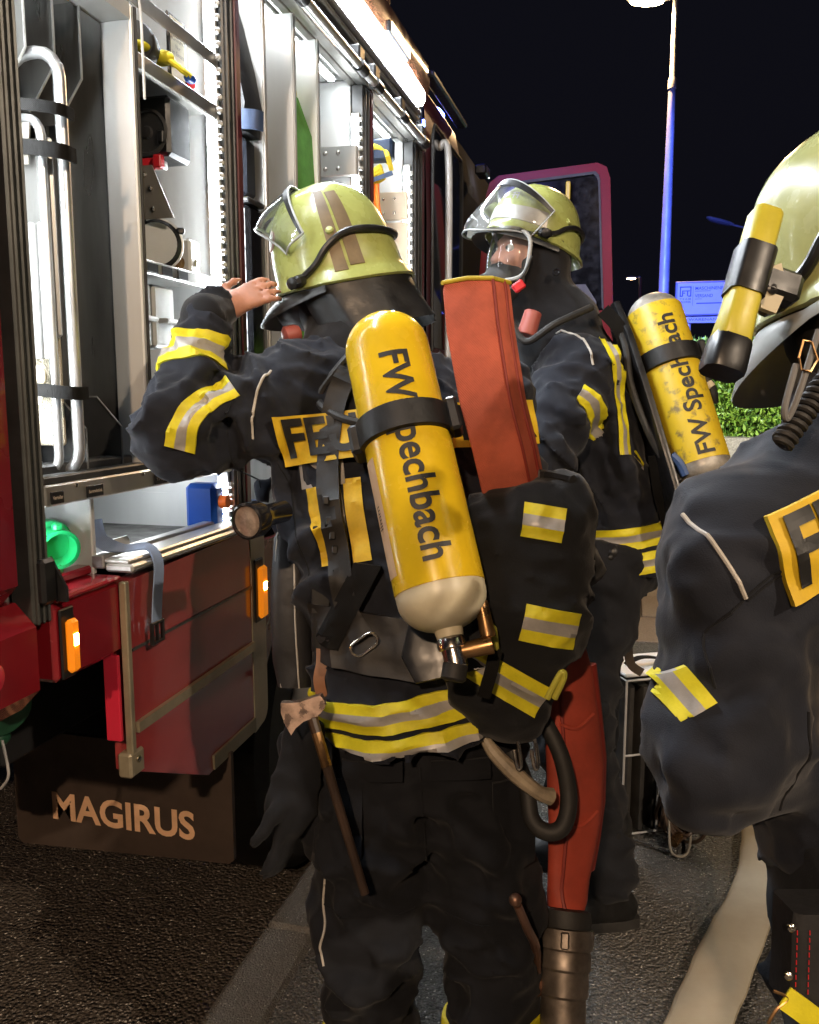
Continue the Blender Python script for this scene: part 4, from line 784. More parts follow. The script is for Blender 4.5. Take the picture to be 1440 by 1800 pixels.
class Sdf:
    def __init__(s, wrinkle=0., wf=1.): s.p = []; s.cuts = []; s.wr = wrinkle; s.wf = wf; s.seed = random.uniform(0, 9)
    def cap(s, a, b, ra, rb=None, k=.03, flat=None, fd=None, fold=0., nf=6, ph=0.):
        a, b = np.array(a, float), np.array(b, float); rb = ra if rb is None else rb
        ba = b-a; L2 = ba@ba; ax, e1, e2 = frame(ba, fd if fd is not None else None); fdn = nrm(fd) if fd is not None else None
        def f(p):
            q = p-a
            if flat: q = q+(q@fdn)[..., None]*(1/flat-1)*fdn; bb = ba+(ba@fdn)*(1/flat-1)*fdn
            else: bb = ba
            t = np.clip((q@bb)/(bb@bb), 0, 1); w = q-t[..., None]*bb; d = np.linalg.norm(w, axis=-1)-(ra+(rb-ra)*t)
            if flat: d = d*(flat*.5+.5)
            if fold:
                x, y = w@e1, w@e2; th = np.arctan2(y, x)
                d = d-fold*np.sin(2*np.pi*nf*t+1.7*np.sin(th+ph)+1.1*np.sin(2*th+2*ph+t*5))*(.55+.45*np.sin(th*1.0+3*t+ph))
            return d
        m = max(ra, rb)+k+.03; lo = np.minimum(a, b)-m; hi = np.maximum(a, b)+m
        s.p.append((f, lo, hi, k)); return s
    def ell(s, c, rad, M=None, k=.03):
        c = np.array(c, float); rad = np.array(rad, float); M = np.eye(3) if M is None else np.array(M)
        def f(p): 
            q = (p-c)@M; k0 = np.linalg.norm(q/rad, axis=-1); k1 = np.linalg.norm(q/rad**2, axis=-1); return k0*(k0-1)/np.maximum(k1, 1e-6)
        m = rad.max()+k+.03; s.p.append((f, c-m, c+m, k)); return s
    def cut(s, o, n): s.cuts.append((np.array(o, float), nrm(n))); return s      # removes the side n points to
    def post(s, p, d):
        d = d-getattr(s, 'off', 0)
        for o, n in s.cuts: d = np.maximum(d, (p-o)@n)
        if s.wr:
            m = np.abs(d) < .055; d = np.array(d, float)
            if m.any(): d[m] -= s.wr*folds(p[m]*s.wf, s.seed)
        return d
    def env(s, off):
        q = Sdf(); q.p = s.p; q.cuts = s.cuts; q.off = off; return q
    def ev(s, p):
        p = np.asarray(p, float); d = np.full(p.shape[:-1], 9.)
        for i, (f, lo, hi, k) in enumerate(s.p): v = f(p); d = v if i == 0 else smin(d, v, k)
        return s.post(p, d)
    def mesh(s, name, o, h):
        lo = np.min([q[1] for q in s.p], 0)-h; hi = np.max([q[2] for q in s.p], 0)+h
        for c, n in s.cuts:
            if abs(n[2]) > .97:
                if n[2] > 0: hi[2] = min(hi[2], c[2]+.05)
                else: lo[2] = max(lo[2], c[2]-.05)
        N = np.ceil((hi-lo)/h).astype(int)+1
        ax = [lo[i]+np.arange(N[i])*h for i in range(3)]
        D = np.full(N, .5, np.float32)
        for f, l, u, k in s.p:
            i0 = np.clip(np.floor((l-lo)/h).astype(int), 0, N-1); i1 = np.clip(np.ceil((u-lo)/h).astype(int)+1, 1, N)
            if (i1 <= i0).any(): continue
            sl = tuple(slice(a, b) for a, b in zip(i0, i1))
            G = np.stack(np.meshgrid(*[ax[i][sl[i]] for i in range(3)], indexing='ij'), -1)
            D[sl] = smin(D[sl], f(G), k)
        band = np.abs(D) < .06 if not s.cuts else D < .06
        ii = np.argwhere(band); p = lo+ii*h; D[band] = s.post(p, D[band].astype(float))
        return surfnet(D, lo, h, name, o)
    def snap(s, q, tol=.012):
        """points that missed the body are drawn onto its nearest surface"""
        d = s.ev(q); m = np.abs(d) > tol
        if m.any():
            p = q[m]
            for _ in range(14):
                d = s.ev(p); g = np.stack([s.ev(p+e)-s.ev(p-e) for e in np.eye(3)*.004], -1); g /= np.maximum(np.linalg.norm(g, axis=-1, keepdims=True), 1e-6); p = p-g*d[..., None]*.7
            q = q.copy(); q[m] = p
        return q
    def march(s, o, d, inside=False, tmax=.5, steps=60):
        """distance along the rays to the surface"""
        sh = np.shape(o)[:-1]; o = np.reshape(o, (-1, 3)).astype(float); d = np.reshape(d, (-1, 3)).astype(float); t = np.zeros(len(o)); a = np.arange(len(o))
        for _ in range(steps):
            v = s.ev(o[a]+d[a]*t[a, None]); v = -v if inside else v; t[a] = np.clip(t[a]+v*np.where(np.abs(v) > .07, .8, .6), 0, tmax)
            a = a[(np.abs(v) > 4e-4) & (t[a] < tmax)]
            if not len(a): break
        return t.reshape(sh)
def surfnet(D, lo, h, name, o):
    S = D < 0
    c = [S[i:S.shape[0]-1+i, j:S.shape[1]-1+j, k:S.shape[2]-1+k] for i in (0, 1) for j in (0, 1) for k in (0, 1)]
    any_ = np.logical_or.reduce(c); all_ = np.logical_and.reduce(c); act = any_ & ~all_
    ix = np.argwhere(act); off = np.array([(i, j, k) for i in (0, 1) for j in (0, 1) for k in (0, 1)])
    val = np.stack([D[ix[:, 0]+a, ix[:, 1]+b, ix[:, 2]+e] for a, b, e in off], 1)
    acc = np.zeros((len(ix), 3)); cnt = np.zeros(len(ix))
    for a in range(8):
        for b in range(a+1, 8):
            if np.abs(off[a]-off[b]).sum() != 1: continue
            va, vb = val[:, a], val[:, b]; x = (va < 0) != (vb < 0); t = np.where(x, va/np.where(x, va-vb, 1), 0)
            acc += np.where(x[:, None], off[a]+t[:, None]*(off[b]-off[a]), 0); cnt += x
    V_ = lo+(ix+acc/cnt[:, None])*h
    vid = np.full(act.shape, -1, np.int32); vid[tuple(ix.T)] = np.arange(len(ix)); quads = []
    for ax in range(3):
        u, w = (ax+1) % 3, (ax+2) % 3; sa = [slice(None)]*3; sb = [slice(None)]*3; sa[ax] = slice(0, -1); sb[ax] = slice(1, None)
        A, B = S[tuple(sa)], S[tuple(sb)]; e = np.argwhere(A != B); e = e[(e[:, u] > 0) & (e[:, w] > 0) & (e[:, u] < S.shape[u]-1) & (e[:, w] < S.shape[w]-1)]
        fl = A[tuple(e.T)]; q = []
        for du, dw in ((-1, -1), (0, -1), (0, 0), (-1, 0)):
            g = e.copy(); g[:, u] += du; g[:, w] += dw; q.append(vid[tuple(g.T)])
        q = np.stack(q, 1); q[~fl] = q[~fl][:, ::-1]; quads.append(q)
    Q = np.vstack(quads); Q = Q[(Q >= 0).all(1)]
    # relax a little
    for it in range(1):
        s_ = np.zeros_like(V_); n_ = np.zeros(len(V_))
        for a in range(4):
            b = (a+1) % 4; np.add.at(s_, Q[:, a], V_[Q[:, b]]); np.add.at(n_, Q[:, a], 1); np.add.at(s_, Q[:, b], V_[Q[:, a]]); np.add.at(n_, Q[:, b], 1)
        V_ = V_*.55+.45*s_/np.maximum(n_, 1)[:, None]
    me = bpy.data.meshes.new(name); me.vertices.add(len(V_)); me.vertices.foreach_set('co', (V_-np.asarray(o)).astype(np.float32).ravel())
    me.loops.add(len(Q)*4); me.loops.foreach_set('vertex_index', Q.astype(np.int32).ravel())
    me.polygons.add(len(Q)); me.polygons.foreach_set('loop_start', np.arange(0, len(Q)*4, 4, dtype=np.int32)); me.polygons.foreach_set('loop_total', np.full(len(Q), 4, np.int32))
    me.update(); me.validate(); me.shade_smooth(); return me

def band_mi(nv, a=.34, b=.66): return lambda j: 1 if a <= (j+.5)/(nv-1) < b else 0
def ring_band(mb, sd, c, axis, width, hint, n=56, a0=0, a1=360, off=.0045, nv=10, rmax=.30, mi=None):
    ax, e1, e2 = frame(axis, hint); full = a1-a0 >= 360
    th = np.radians(np.linspace(a0, a1, n, endpoint=not full)); vv = np.linspace(-.5, .5, nv)*width
    O = np.array(c)+vv[None, :, None]*ax+np.zeros((n, 1, 1)); Dv = (np.cos(th)[:, None]*e1+np.sin(th)[:, None]*e2)[:, None, :]+np.zeros((1, nv, 1))
    t = sd.march(O, Dv, True, rmax); pad = np.concatenate([t[-1:], t, t[:1]] if full else [t[:1], t, t[-1:]]); t = np.maximum(t, (pad[:-2]+2*t+pad[2:])/4)
    mb.grid(O+Dv*(t+off)[..., None], mi or band_mi(nv), full, O+Dv*(t-.004)[..., None]); return mb
def patch_fn(sd, c, u, v, n, off=.004, far=.30):
    """flat (x, y) in metres -> points on the cloth, seen along -n"""
    c, u, v, n = np.array(c, float), nrm(u), nrm(v), nrm(n)
    def fn(t, o=off):
        q = c+t[..., :1]*u+t[..., 1:2]*v+n*far; d = sd.march(q, np.broadcast_to(-n, q.shape), False, 2*far); return q-n*(d-o)[..., None]
    return fn
def patch(mb, fn, w, h, nu=18, nv=14, mi=None, off=.004, cx=0, cy=0, shear=0.):
    U, Vv = np.meshgrid(np.linspace(-w/2, w/2, nu)+cx, np.linspace(-h/2, h/2, nv)+cy, indexing='ij'); U = U+shear*(Vv-cy)
    t = np.stack([U, Vv], -1); mb.grid(fn(t, off), mi, False, fn(t, -.006)); return mb
def on_line(sd, pts, n, off=.002, far=.3, k=8):
    p = spline(pts, k); n = nrm(n); q = p+n*far; d = sd.march(q, np.broadcast_to(-n, q.shape), False, 2*far); q = q-n*(d-off)[..., None]
    ok = np.abs(sd.ev(q)) < .02; return q[ok] if ok.sum() > 2 else q

def creases(sd, d, lines, r=.013, k=.022, sink=.005):
    """raised drape folds that follow the cloth: picture columns and rows at distance d"""
    new = []
    for ln in lines:
        p = on_line(sd, [P(x, y, d) for x, y in ln], -FW, -sink, k=3); n = len(p)
        for i in range(n-1):
            t0, t1 = i/(n-1), (i+1)/(n-1); f = lambda t: r*(.35+.65*math.sin(math.pi*min(1, max(0, t)))**.7); new.append((p[i], p[i+1], f(t0), f(t1)))
    for a, b, ra, rb in new: sd.cap(a, b, ra, rb, k)

def hand(sd, wr, dirv, nor, s=1., curl=.2, side=1, spread=.10):
    """palm and five fingers; nor is the back of the hand; thumb leaves towards side * (dir x nor)"""
    d = nrm(dirv); n = nrm(nor-d*(np.array(nor)@d)); x = np.cross(d, n)*side; wr = np.array(wr)
    pc = wr+d*.05*s
    sd.cap(wr, wr+d*.03*s, .026*s, .03*s, .02)
    for q in (-.026, -.009, .009, .026): sd.cap(wr+d*.02*s+x*q*.7*s, wr+d*.088*s+x*q*s, .014*s, .0115*s, .012)
    for q, L in ((-.028, .062), (-.009, .075), (.010, .082), (.028, .072)):
        p = wr+d*.088*s+x*q*s; dd = d+x*q*spread/.028
        for i, fr in enumerate((.45, .32, .25)):
            c_ = curl*(i+.6); dd = nrm(dd-n*c_*.9); e = p+dd*L*fr*s; sd.cap(p, e, (.0098-.0011*i)*s, (.009-.0011*i)*s, .004); p = e
    p = wr+d*.022*s+x*.026*s; dd = nrm(d*.62+x*.75-n*.15); e = p+dd*.042*s; sd.cap(p, e, .015*s, .0115*s, .012)
    dd = nrm(d*.92+x*.3-n*.25*curl*4); e2 = e+dd*.032*s; sd.cap(e, e2, .0108*s, .009*s, .006); sd.cap(e2, e2+nrm(dd-n*.3)*.022*s, .009*s, .0075*s, .005)

def headbody(sd, H, f, u, r):
    M = np.column_stack([f, r, u])
    sd.ell(H, (.095, .076, .112), M, .03); sd.ell(H+f*.035-u*.065, (.052, .05, .055), M, .03)
    sd.cap(H+f*.088-u*.0+u*.012, H+f*.108-u*.028, .010, .014, .014); sd.cap(H+f*.08+r*.03+u*.03, H+f*.08-r*.03+u*.03, .012, .012, .014)
    for s_ in (-1, 1):
        sd.ell(H+f*.08+r*.034*s_-u*.03, (.02, .02, .022), M, .02); sd.ell(H-f*.0+r*.077*s_-u*.005, (.02, .008, .03), M, .008)
    sd.cap(H+f*.094+r*.018-u*.062, H+f*.094-r*.018-u*.062, .007, .007, .008); sd.cap(H+f*.09-u*.088, H+f*.086-u*.10, .014, .012, .02)

def boots(T, ankle, foot_dir, z=0.):
    f = nrm([foot_dir[0], foot_dir[1], 0]); a = np.array(ankle); g = V(a[0], a[1], z)
    sd = Sdf(); sd.cap(g+ZZ*.30, g+ZZ*.10, .072, .062, .03); sd.cap(g-f*.05+ZZ*.05, g+f*.15+ZZ*.045, .05, .045, .03); sd.cap(g+f*.15+ZZ*.048, g+f*.18+ZZ*.045, .052, .047, .03); sd.cut(g+ZZ*.022, -ZZ)
    b = T.part('boot', sd.mesh('boot', T.o, .012), LEATH)
    mb = MB(); out = [(-.10, .0), (-.095, .035), (-.04, .046), (.06, .044), (.15, .054), (.21, .036), (.228, .0)]; s_ = np.cross(ZZ, f)
    poly = [g+f*x+s_*y for x, y in out]+[g+f*x-s_*y for x, y in out[::-1][1:-1]]
    mb.prism(poly, (0, 0, .03)); T.part('sole', mb, RUB, b)

# ------------------------------------------------------------------ helmet
def helmet(name, label, H, f, u, shell, tilt=0., s=1., peak=PEAKM, visor=None, strapc=BLK, badge=True, torch=False, patch_=False, curtain=True, vlen=.165, hs=1., pdrop=.034, plen=.055, lx=1.):
    f = nrm(f); r = nrm(np.cross(f, u)); u = np.cross(r, f); f2 = f*math.cos(tilt)-u*math.sin(tilt); u = u*math.cos(tilt)+f*math.sin(tilt); f = f2
    H = np.array(H); T = Thing(name, label, 'helmet', H-u*.08)
    def surf(th, ph, e=0.):     # th round the head from the front, ph up from the rim
        c, s_ = np.cos(th), np.sin(th)
        ax_ = np.where(c > 0, .150, .162)*lx; rad = 1/np.sqrt((c/ax_)**2+(s_/.126)**2)*s
        rim = (-.018-.042*(1-c)/2-.010*np.abs(s_))*s*hs
        cp, sp = np.cos(ph), np.sin(ph)
        R_ = rad*cp**.62+(.010*s)*np.exp(-(ph/.07)**2)*(1+.7*(c < 0)) + e; top = .176*s*hs
        z = rim+(top-rim)*sp**.92+e*.6
        ridge = .006*s*np.exp(-(s_*rad/(.016*s))**2)*np.clip(ph*2, 0, 1)*0+.004*s*np.exp(-((np.abs(s_)*R_-.045*s)/(.010*s))**2)*np.clip(ph*1.5-.5, 0, 1)
        return H+(R_*c)[..., None]*f+(R_*s_)[..., None]*r+(z+ridge)[..., None]*u
    nt, npp = 72, 26
    th, ph = np.meshgrid(np.linspace(0, 2*np.pi, nt, endpoint=False), np.concatenate([np.linspace(0, .25, 8), np.linspace(.32, np.pi/2, npp-8)]), indexing='ij')
    mb = MB(); mb.grid(surf(th, ph), None, True); inn = surf(th, ph, -.006)
    nb = mb.n; mb.grid(inn, None, True)
    for i in range(nt): k = (i+1) % nt; mb.f.append([i*npp, k*npp, nb+k*npp, nb+i*npp]); mb.m.append(0)
    sh = T.part('shell', mb, shell, smooth=50)
    def lines(pts, off=.003): a = np.array(pts); return surf(np.radians(a[:, 0]), np.radians(a[:, 1]), off)
    # rubber strap that runs round the shell
    mb = MB(); pts = [(-72, 2), (-90, 8), (-105, 16), (-125, 22), (-150, 22), (-180, 20), (-210, 22), (-235, 22), (-255, 16), (-270, 8), (-288, 2)]
    mb.tube(lines(pts, .006), .0075*s, 10); T.part('visor_strap', mb, strapc)
    for sg in (-1, 1):
        p = lines([(sg*72, 1)], .012)[0]; mb = MB(); n_ = nrm(p-H); mb.box(p, (.03, .022, .038), .006, np.column_stack(frame(n_, u)[0:1]+frame(n_, u)[1:])); mb.lathe(p+n_*.008, n_, [(.012, 0), (.012, .008), (.005, .011)], 14); T.part('visor_hinge', mb, strapc)
    for a, b in ((-112, 26), (112, 26)):
        p = lines([(a, b)], .0)[0]; n_ = nrm(p-H+u*.03); mb = MB(); mb.lathe(p, n_, [(.009, -.003), (.009, .003), (.006, .006), (0, .0062)], 16); T.part('rivet', mb, shell)
    # front peak
    mb = MB(); a = np.radians(np.linspace(-95, 95, 31)); inn = surf(a, np.full(31, .0), -.004)-u*.004
    out = inn+(np.clip(np.cos(a)*1.0+.08, 0, 1)[:, None]*plen*s)*f+np.sin(a)[:, None]*.010*r*s-(.008+pdrop*np.clip(np.cos(a), 0, 1)**1.0)[:, None]*u*s
    mid = (inn+out)/2+u*.006*s; rows = np.stack([inn, mid, out], 1); mb.grid(rows); nb = mb.n; mb.grid(rows-u*.005)
    for i in range(30): mb.f.append([i*3+2, i*3+5, nb+i*3+5, nb+i*3+2]); mb.m.append(0)
    T.part('peak', mb, peak, smooth=60)
    if visor is not None:
        # clear face shield: swung by angle `visor` above the brow
        mb = MB(); al = visor; a = np.radians(np.linspace(-78, 78, 33)); rows = []
        piv = H+u*.02; fu = f*math.cos(al)+u*math.sin(al); uu = u*math.cos(al)-f*math.sin(al)
        side = 1-.55*np.abs(np.sin(a))**3
        for q in np.linspace(-.02, vlen, 9):
            sc = .170*s+.0*q; drop = 1-.10*max(0, (q-vlen+.065)/.065)**2
            rows.append(piv+(np.cos(a)*sc*1.06*drop)[:, None]*fu+(np.sin(a)*.142*s*(1-.18*max(0, (q-vlen+.055)/.06)**2))[:, None]*r-(q*side)[:, None]*uu*s)
        rows = np.stack(rows, 1); mb.grid(rows); vz = T.part('visor', mb, CLEAR, smooth=80)
        mb = MB(); edge = np.vstack([rows[0], rows[1:, -1], rows[-1, ::-1][1:], rows[::-1, 0][1:]]); mb.tube(edge, .0026*s, 6, sm=False); T.part('visor_edge', mb, mat('visor rim', (.38, .40, .40), .3), vz)
        mb = MB(); mb.grid(np.stack([rows[:, 0]+(rows[:, 0]-H)*.01, rows[:, 1]+(rows[:, 1]-H)*.01], 1), None, False, np.stack([rows[:, 0], rows[:, 1]], 1)); T.part('visor_band', mb, BLK, vz)
    if badge:
        for (az, el, rad) in ((-32, 33, .021),):
            p = lines([(az, el)], .0)[0]; q1 = lines([(az+3, el)], 0)[0]; q2 = lines([(az, el+3)], 0)[0]; e1 = nrm(q1-p); e2 = nrm((q2-p)-e1*((q2-p)@e1)); n_ = np.cross(e1, e2); n_ = n_*np.sign(n_@(p-H))
            mb = MB(); mb.lathe(p, n_, [(rad*s, -.004), (rad*s, .0014), (rad*.8*s, .0017)], 28); bd = T.part('round_badge', mb, mat('pink brown badge', (.42, .24, .20), .45))
            mb = MB(); mb.lathe(p+n_*.0018, n_, [(rad*.74*s, 0), (rad*.74*s, .0008), (0, .001)], 26); T.part('badge_field', mb, mat('badge grey', (.52, .47, .42), .45), bd)
    if patch_:
        mb = MB()
        for (a0, a1, e0, e1) in ((-118, -106, 4, 60), (-134, -121, 6, 56)):
            A, E = np.meshgrid(np.linspace(a0, a1, 6), np.linspace(e0, e1, 10), indexing='ij'); mb.grid(surf(np.radians(A+.15*(E-30)*0), np.radians(E), .0016), None, False, surf(np.radians(A), np.radians(E), -.002))
        T.part('brown_patches', mb, mat('brown patches', (.15, .105, .05), .5, noise=.2, nscale=20))  # two upright brown patches laid over the shell
        mb = MB(); A0 = -48
        def fn(t): return surf(np.radians(-18-t[:, 0]/.0030), np.radians(24+t[:, 1]/.0027), .002)
        text_on(mb, 'HT', .034, 0, 0, 0, .02, cut=.008, fn=fn); T.part('red_lettering', mb, mat('red print', (.40, .06, .05), .5), smooth=0)
    if torch == 'front_band':
        mb = MB(); A, E = np.meshgrid(np.linspace(-75, 75, 40), np.linspace(9, 24, 6), indexing='ij'); mb.grid(surf(np.radians(A), np.radians(E), .0018), None, False, surf(np.radians(A), np.radians(E), -.002)); T.part('silver_band', mb, SILV)
        mb = MB(); text_on(mb, 'FF', .034, 0, 0, 0, .02, cut=.008, fn=lambda t: surf(np.radians(-22+t[:, 0]/.0026), np.radians(36+t[:, 1]/.0026), .002)); T.part('front_badge', mb, SILV, smooth=0)
    if curtain:
        mb = MB(); a = np.radians(np.linspace(62, 298, 49)); top = surf(a, np.full(49, .02), -.008); rows = []
        for q in np.linspace(0, 1, 8):
            wob = .006*np.sin(a*9)*q; rows.append(top-u*(.105*q*s)+((-.10*q+.10*q*q)*.30*(top-H)) - f*(.03*q) + np.outer(wob, [0, 0, 0]) + nrm(f)*wob[:, None])
        mb.grid(np.stack(rows, 1)); T.part('neck_curtain', mb, LEATH, smooth=60)
    return T, surf, (f, r, u)

# ------------------------------------------------------------------ breathing air cylinder set
def air_set(T, top, bot, n, rad, paint, neckm, letters, lsize, flip, lang, strap_at, yl, cap=None):
    """top -> bot axis of the cylinder, n = outward normal towards the viewer side used to seat the lettering"""
    top, bot = np.array(top), np.array(bot); ax = nrm(bot-top); L = np.linalg.norm(bot-top); n = nrm(n-ax*(np.array(n)@ax)); w = np.cross(ax, n)
    prof = [(0, 0)]+[(rad*math.sin(a), rad*.95*(1-math.cos(a))) for a in np.linspace(.15, np.pi/2, 10)]+[(rad, L*yl)]
    mb = MB()
    if cap:
        mb.lathe(top, ax, [q for q in prof if q[1] <= cap]+[(rad*1.001, cap)], 48, 0, n); c_ = T.part('cylinder_dome', mb, GREYM); mb = MB(); mb.lathe(top, ax, [(rad*.98, cap-.004), (rad, cap), (rad, L*yl)], 48, 0, n)
    else: mb.lathe(top, ax, prof+[(rad-.002, L*yl+.001)], 48, 0, n)
    cy = T.part('air_cylinder', mb, paint)
    r2 = rad*.985; mb = MB(); L2 = L-L*yl
    mb.lathe(top+ax*L*yl, ax, [(r2, -.004), (r2, .012)]+[(r2*math.cos(a)**.9 if a < 1.2 else .026, .012+L2*.62*math.sin(a)) for a in np.linspace(.15, 1.25, 8)]+[(.024, L2*.72), (.022, L2*.86)], 40, 0, n); T.part('cylinder_neck', mb, neckm, cy)
    if letters:
        tx, ce = letters[:2]; mb = MB(); sg = -1 if flip else 1
        def fn(t):
            a = R(lang)-sg*t[:, 1]/rad; h = L*ce+sg*t[:, 0]
            return top+np.outer(h, ax)+(rad+.0009)*(np.outer(np.cos(a), n)+np.outer(np.sin(a), w))
        text_on(mb, tx, lsize, 0, 0, 0, .022, fit=letters[2], cut=.012, fn=fn); T.part('cylinder_lettering', mb, INK, cy, smooth=0)
    h = L*strap_at; mb = MB()
    mb.lathe(top+ax*(h-.026), ax, [(rad+.002, 0), (rad+.008, .003), (rad+.008, .049), (rad+.002, .052)], 48, 0, n); st = T.part('cylinder_strap', mb, LEATH)
    mb = MB(); mb.box(top+ax*h-w*(rad+.012)+n*.01, (.022, .05, .062), .005, np.column_stack([w, n, ax])); T.part('strap_buckle', mb, BLK, st); mb = MB(); mb.box(top+ax*h+w*(rad+.010)-n*.01, (.024, .06, .055), .006, np.column_stack([w, n, ax])); T.part('strap_buckle', mb, BLK, st)
    b = bot; mb = MB(); mb.lathe(b-ax*L2*.16, ax, [(.020, 0), (.024, .006), (.024, .02), (.019, .022), (.019, .05), (.014, .055), (0, .056)], 18); vl = T.part('valve', mb, NICKEL)
    mb = MB(); mb.cyl(b+ax*.012, b+ax*.012-w*.065, .012, .016, 14); mb.cyl(b-w*.06-n*.0, b-w*.062-ax*.06, .013, .011, 12); T.part('pressure_reducer', mb, BRASS, vl)
    mb = MB(); mb.lathe(b+ax*.028, nrm(ax+w*.4), [(.017, 0), (.021, .004), (.021, .026), (.016, .03)], 12); T.part('hand_wheel', mb, RUB, vl)
    return ax, n, w, cy
def loft(mb, secs, n=24, power=2.6, mi=0, closed=True):
    """secs: (centre, u half vector, v half vector) super-ellipse sections"""
    th = np.linspace(0, 2*np.pi, n, endpoint=False); c, s_ = np.cos(th), np.sin(th); vs = []; fs = []
    cx = np.sign(c)*np.abs(c)**(2/power); sx = np.sign(s_)*np.abs(s_)**(2/power)
    for o, u, v in secs: vs.append(np.array(o)+cx[:, None]*np.array(u)+sx[:, None]*np.array(v))
    for i in range(len(secs)-1):
        for j in range(n): k = (j+1) % n; fs.append((i*n+j, i*n+k, i*n+n+k, i*n+n+j))
    if closed: fs += [tuple(range(n)), tuple(range((len(secs)-1)*n, len(secs)*n))]
    mb.add(np.vstack(vs), fs, mi); return mb
def ribbon_on(mb, sd, pts, n, w, off=.004, mi=None, nv=7, k=8):
    p = spline(pts, k); n = nrm(n); vv = np.linspace(-w/2, w/2, nv); G = []
    for i in range(len(p)):
        d = p[min(i+1, len(p)-1)]-p[max(i-1, 0)]; x = nrm(np.cross(d, n)); G.append(p[i]+vv[:, None]*x)
    G = np.array(G)+n*.3; t = sd.march(G, np.broadcast_to(-n, G.shape), False, .6); q = sd.snap(G-n*t[..., None])
    mb.grid(q+n*off, mi, False, q-n*.006); return mb
YSY = [HIVIS, SILV]
VB = -FW     # from the cloth back towards the photographer

# ================================================================== firefighter A: back turned, arm raised
A = {k: P(*v) for k, v in dict(pel=(735, 1205, 1.66), ch=(690, 840, 1.77), nk=(625, 640, 1.84), H=(602, 478, 1.86),
     shL=(505, 700, 1.73), shR=(862, 705, 1.87), elL=(308, 768, 1.62), wrL=(366, 556, 1.70), hd=(388, 545, 1.73),
     elR=(905, 960, 1.83), wrR=(905, 1170, 1.72), hipL=(660, 1330, 1.65), hipR=(812, 1330, 1.66), knL=(640, 1590, 1.60), knR=(856, 1600, 1.62)).items()}
A['anL'] = PH(676, .10, 1.60); A['anR'] = PH(872, .10, 1.63)
oA = V((A['anL'][0]+A['anR'][0])/2, (A['anL'][1]+A['anR'][1])/2, 0)
TA = Thing('person', 'firefighter with back turned, yellow air cylinder, one bare hand raised to the lockers', 'person', oA)
fT = nrm(FH*.95-RT*.30); fHd = nrm(-RT*.93+FH*.30-ZZ*.10)
uA = nrm(A['ch']-A['pel'])
body = Sdf()
body.cap(A['pel'], A['ch'], .13, .14, .05, .7, fT).cap(A['shL'], A['shR'], .05, .05, .05).cap(A['ch'], A['nk'], .07, .05, .05).cap(A['nk'], A['H']-ZZ*.05, .05, .048, .03)
headbody(body, A['H'], fHd, ZZ, nrm(np.cross(fHd, ZZ)))
body.cap(A['shL'], A['elL'], .05, .04, .03).cap(A['elL'], A['wrL'], .04, .03, .02).cap(A['wrL'], A['hd'], .03, .026, .02)
body.cap(A['shR'], A['elR'], .05, .04, .03).cap(A['elR'], A['wrR'], .04, .03, .02)
for a, b in (('hipL', 'knL'), ('hipR', 'knR')): body.cap(A[a], A[b], .075, .055, .04)
for a, b in (('knL', 'anL'), ('knR', 'anR')): body.cap(A[a], A[b], .055, .04, .02)
hand(body, A['hd'], nrm(P(448, 516, 1.76)-A['hd']), nrm(-FW+UP*.25-RT*.2), .86, .16, -1, .12)
hand(body, A['wrR']-ZZ*.02, nrm(-ZZ+RT*.1), nrm(RT), .95, .5, 1)
TA.part('body', body.mesh('body', oA, .0068), SKIN)
jk = Sdf(.019, 1.5)
jk.cap(A['pel']-uA*.17, A['ch'], .190, .196, .07, .70, fT, .005, 5, 1.).cap(A['ch']-uA*.1, A['ch']+uA*.02, .2, .19, .06, .68, fT)
jk.cap(A['shL'], A['shR'], .088, .085, .06).cap(A['ch'], A['nk'], .14, .085, .06).cap(A['nk'], A['nk']+nrm(A['H']-A['nk'])*.045, .082, .078, .03)
jk.cap(A['shL'], A['elL'], .100, .070, .045, fold=.008, nf=4.5, ph=.4).cap(A['elL'], A['wrL'], .072, .052, .03, fold=.005, nf=4, ph=1.5)
jk.cap(A['shR'], A['elR'], .09, .08, .045, fold=.006, nf=4).cap(A['elR'], A['wrR'], .08, .06, .03, fold=.006, nf=4)
jk.cut(P(700, 1290, 1.6), -ZZ+RT*.15)
creases(jk, 1.6, [[(420, 690), (380, 730), (300, 790)], [(440, 720), (400, 790), (340, 850)], [(470, 760), (430, 830), (400, 880)], [(330, 700), (300, 720), (262, 750)], [(365, 640), (330, 690), (320, 720)],
    [(480, 830), (500, 900), (560, 960)], [(500, 860), (530, 960), (590, 1050)], [(520, 1000), (560, 1080), (600, 1130)]], .011)
JA = TA.part('jacket', jk.mesh('jacket', oA, .0072), NAVY)
kn = Sdf(.0015, 2.); kn.cap(A['wrL']-(A['hd']-A['wrL'])*.2, A['hd']+(A['hd']-A['wrL'])*.10, .050, .034, .02, fold=.0025, nf=9); TA.part('knit_cuff', kn.mesh('knit_cuff', oA, .006), KNIT)
tr = Sdf(.024, 1.3)
tr.cap(A['pel'], (A['hipL']+A['hipR'])/2, .15, .155, .05, .75, fT)
for h_, k_, a_, p_ in (('hipL', 'knL', 'anL', .3), ('hipR', 'knR', 'anR', 2.)):
    tr.cap(A[h_], A[k_], .110, .094, .04, fold=.008, nf=3, ph=p_).cap(A[k_], A[a_]+ZZ*.06, .092, .074, .04, fold=.010, nf=4, ph=p_+1)
tr.cut(V(0, 0, .11), -ZZ).cut(P(700, 1200, 1.6), ZZ)
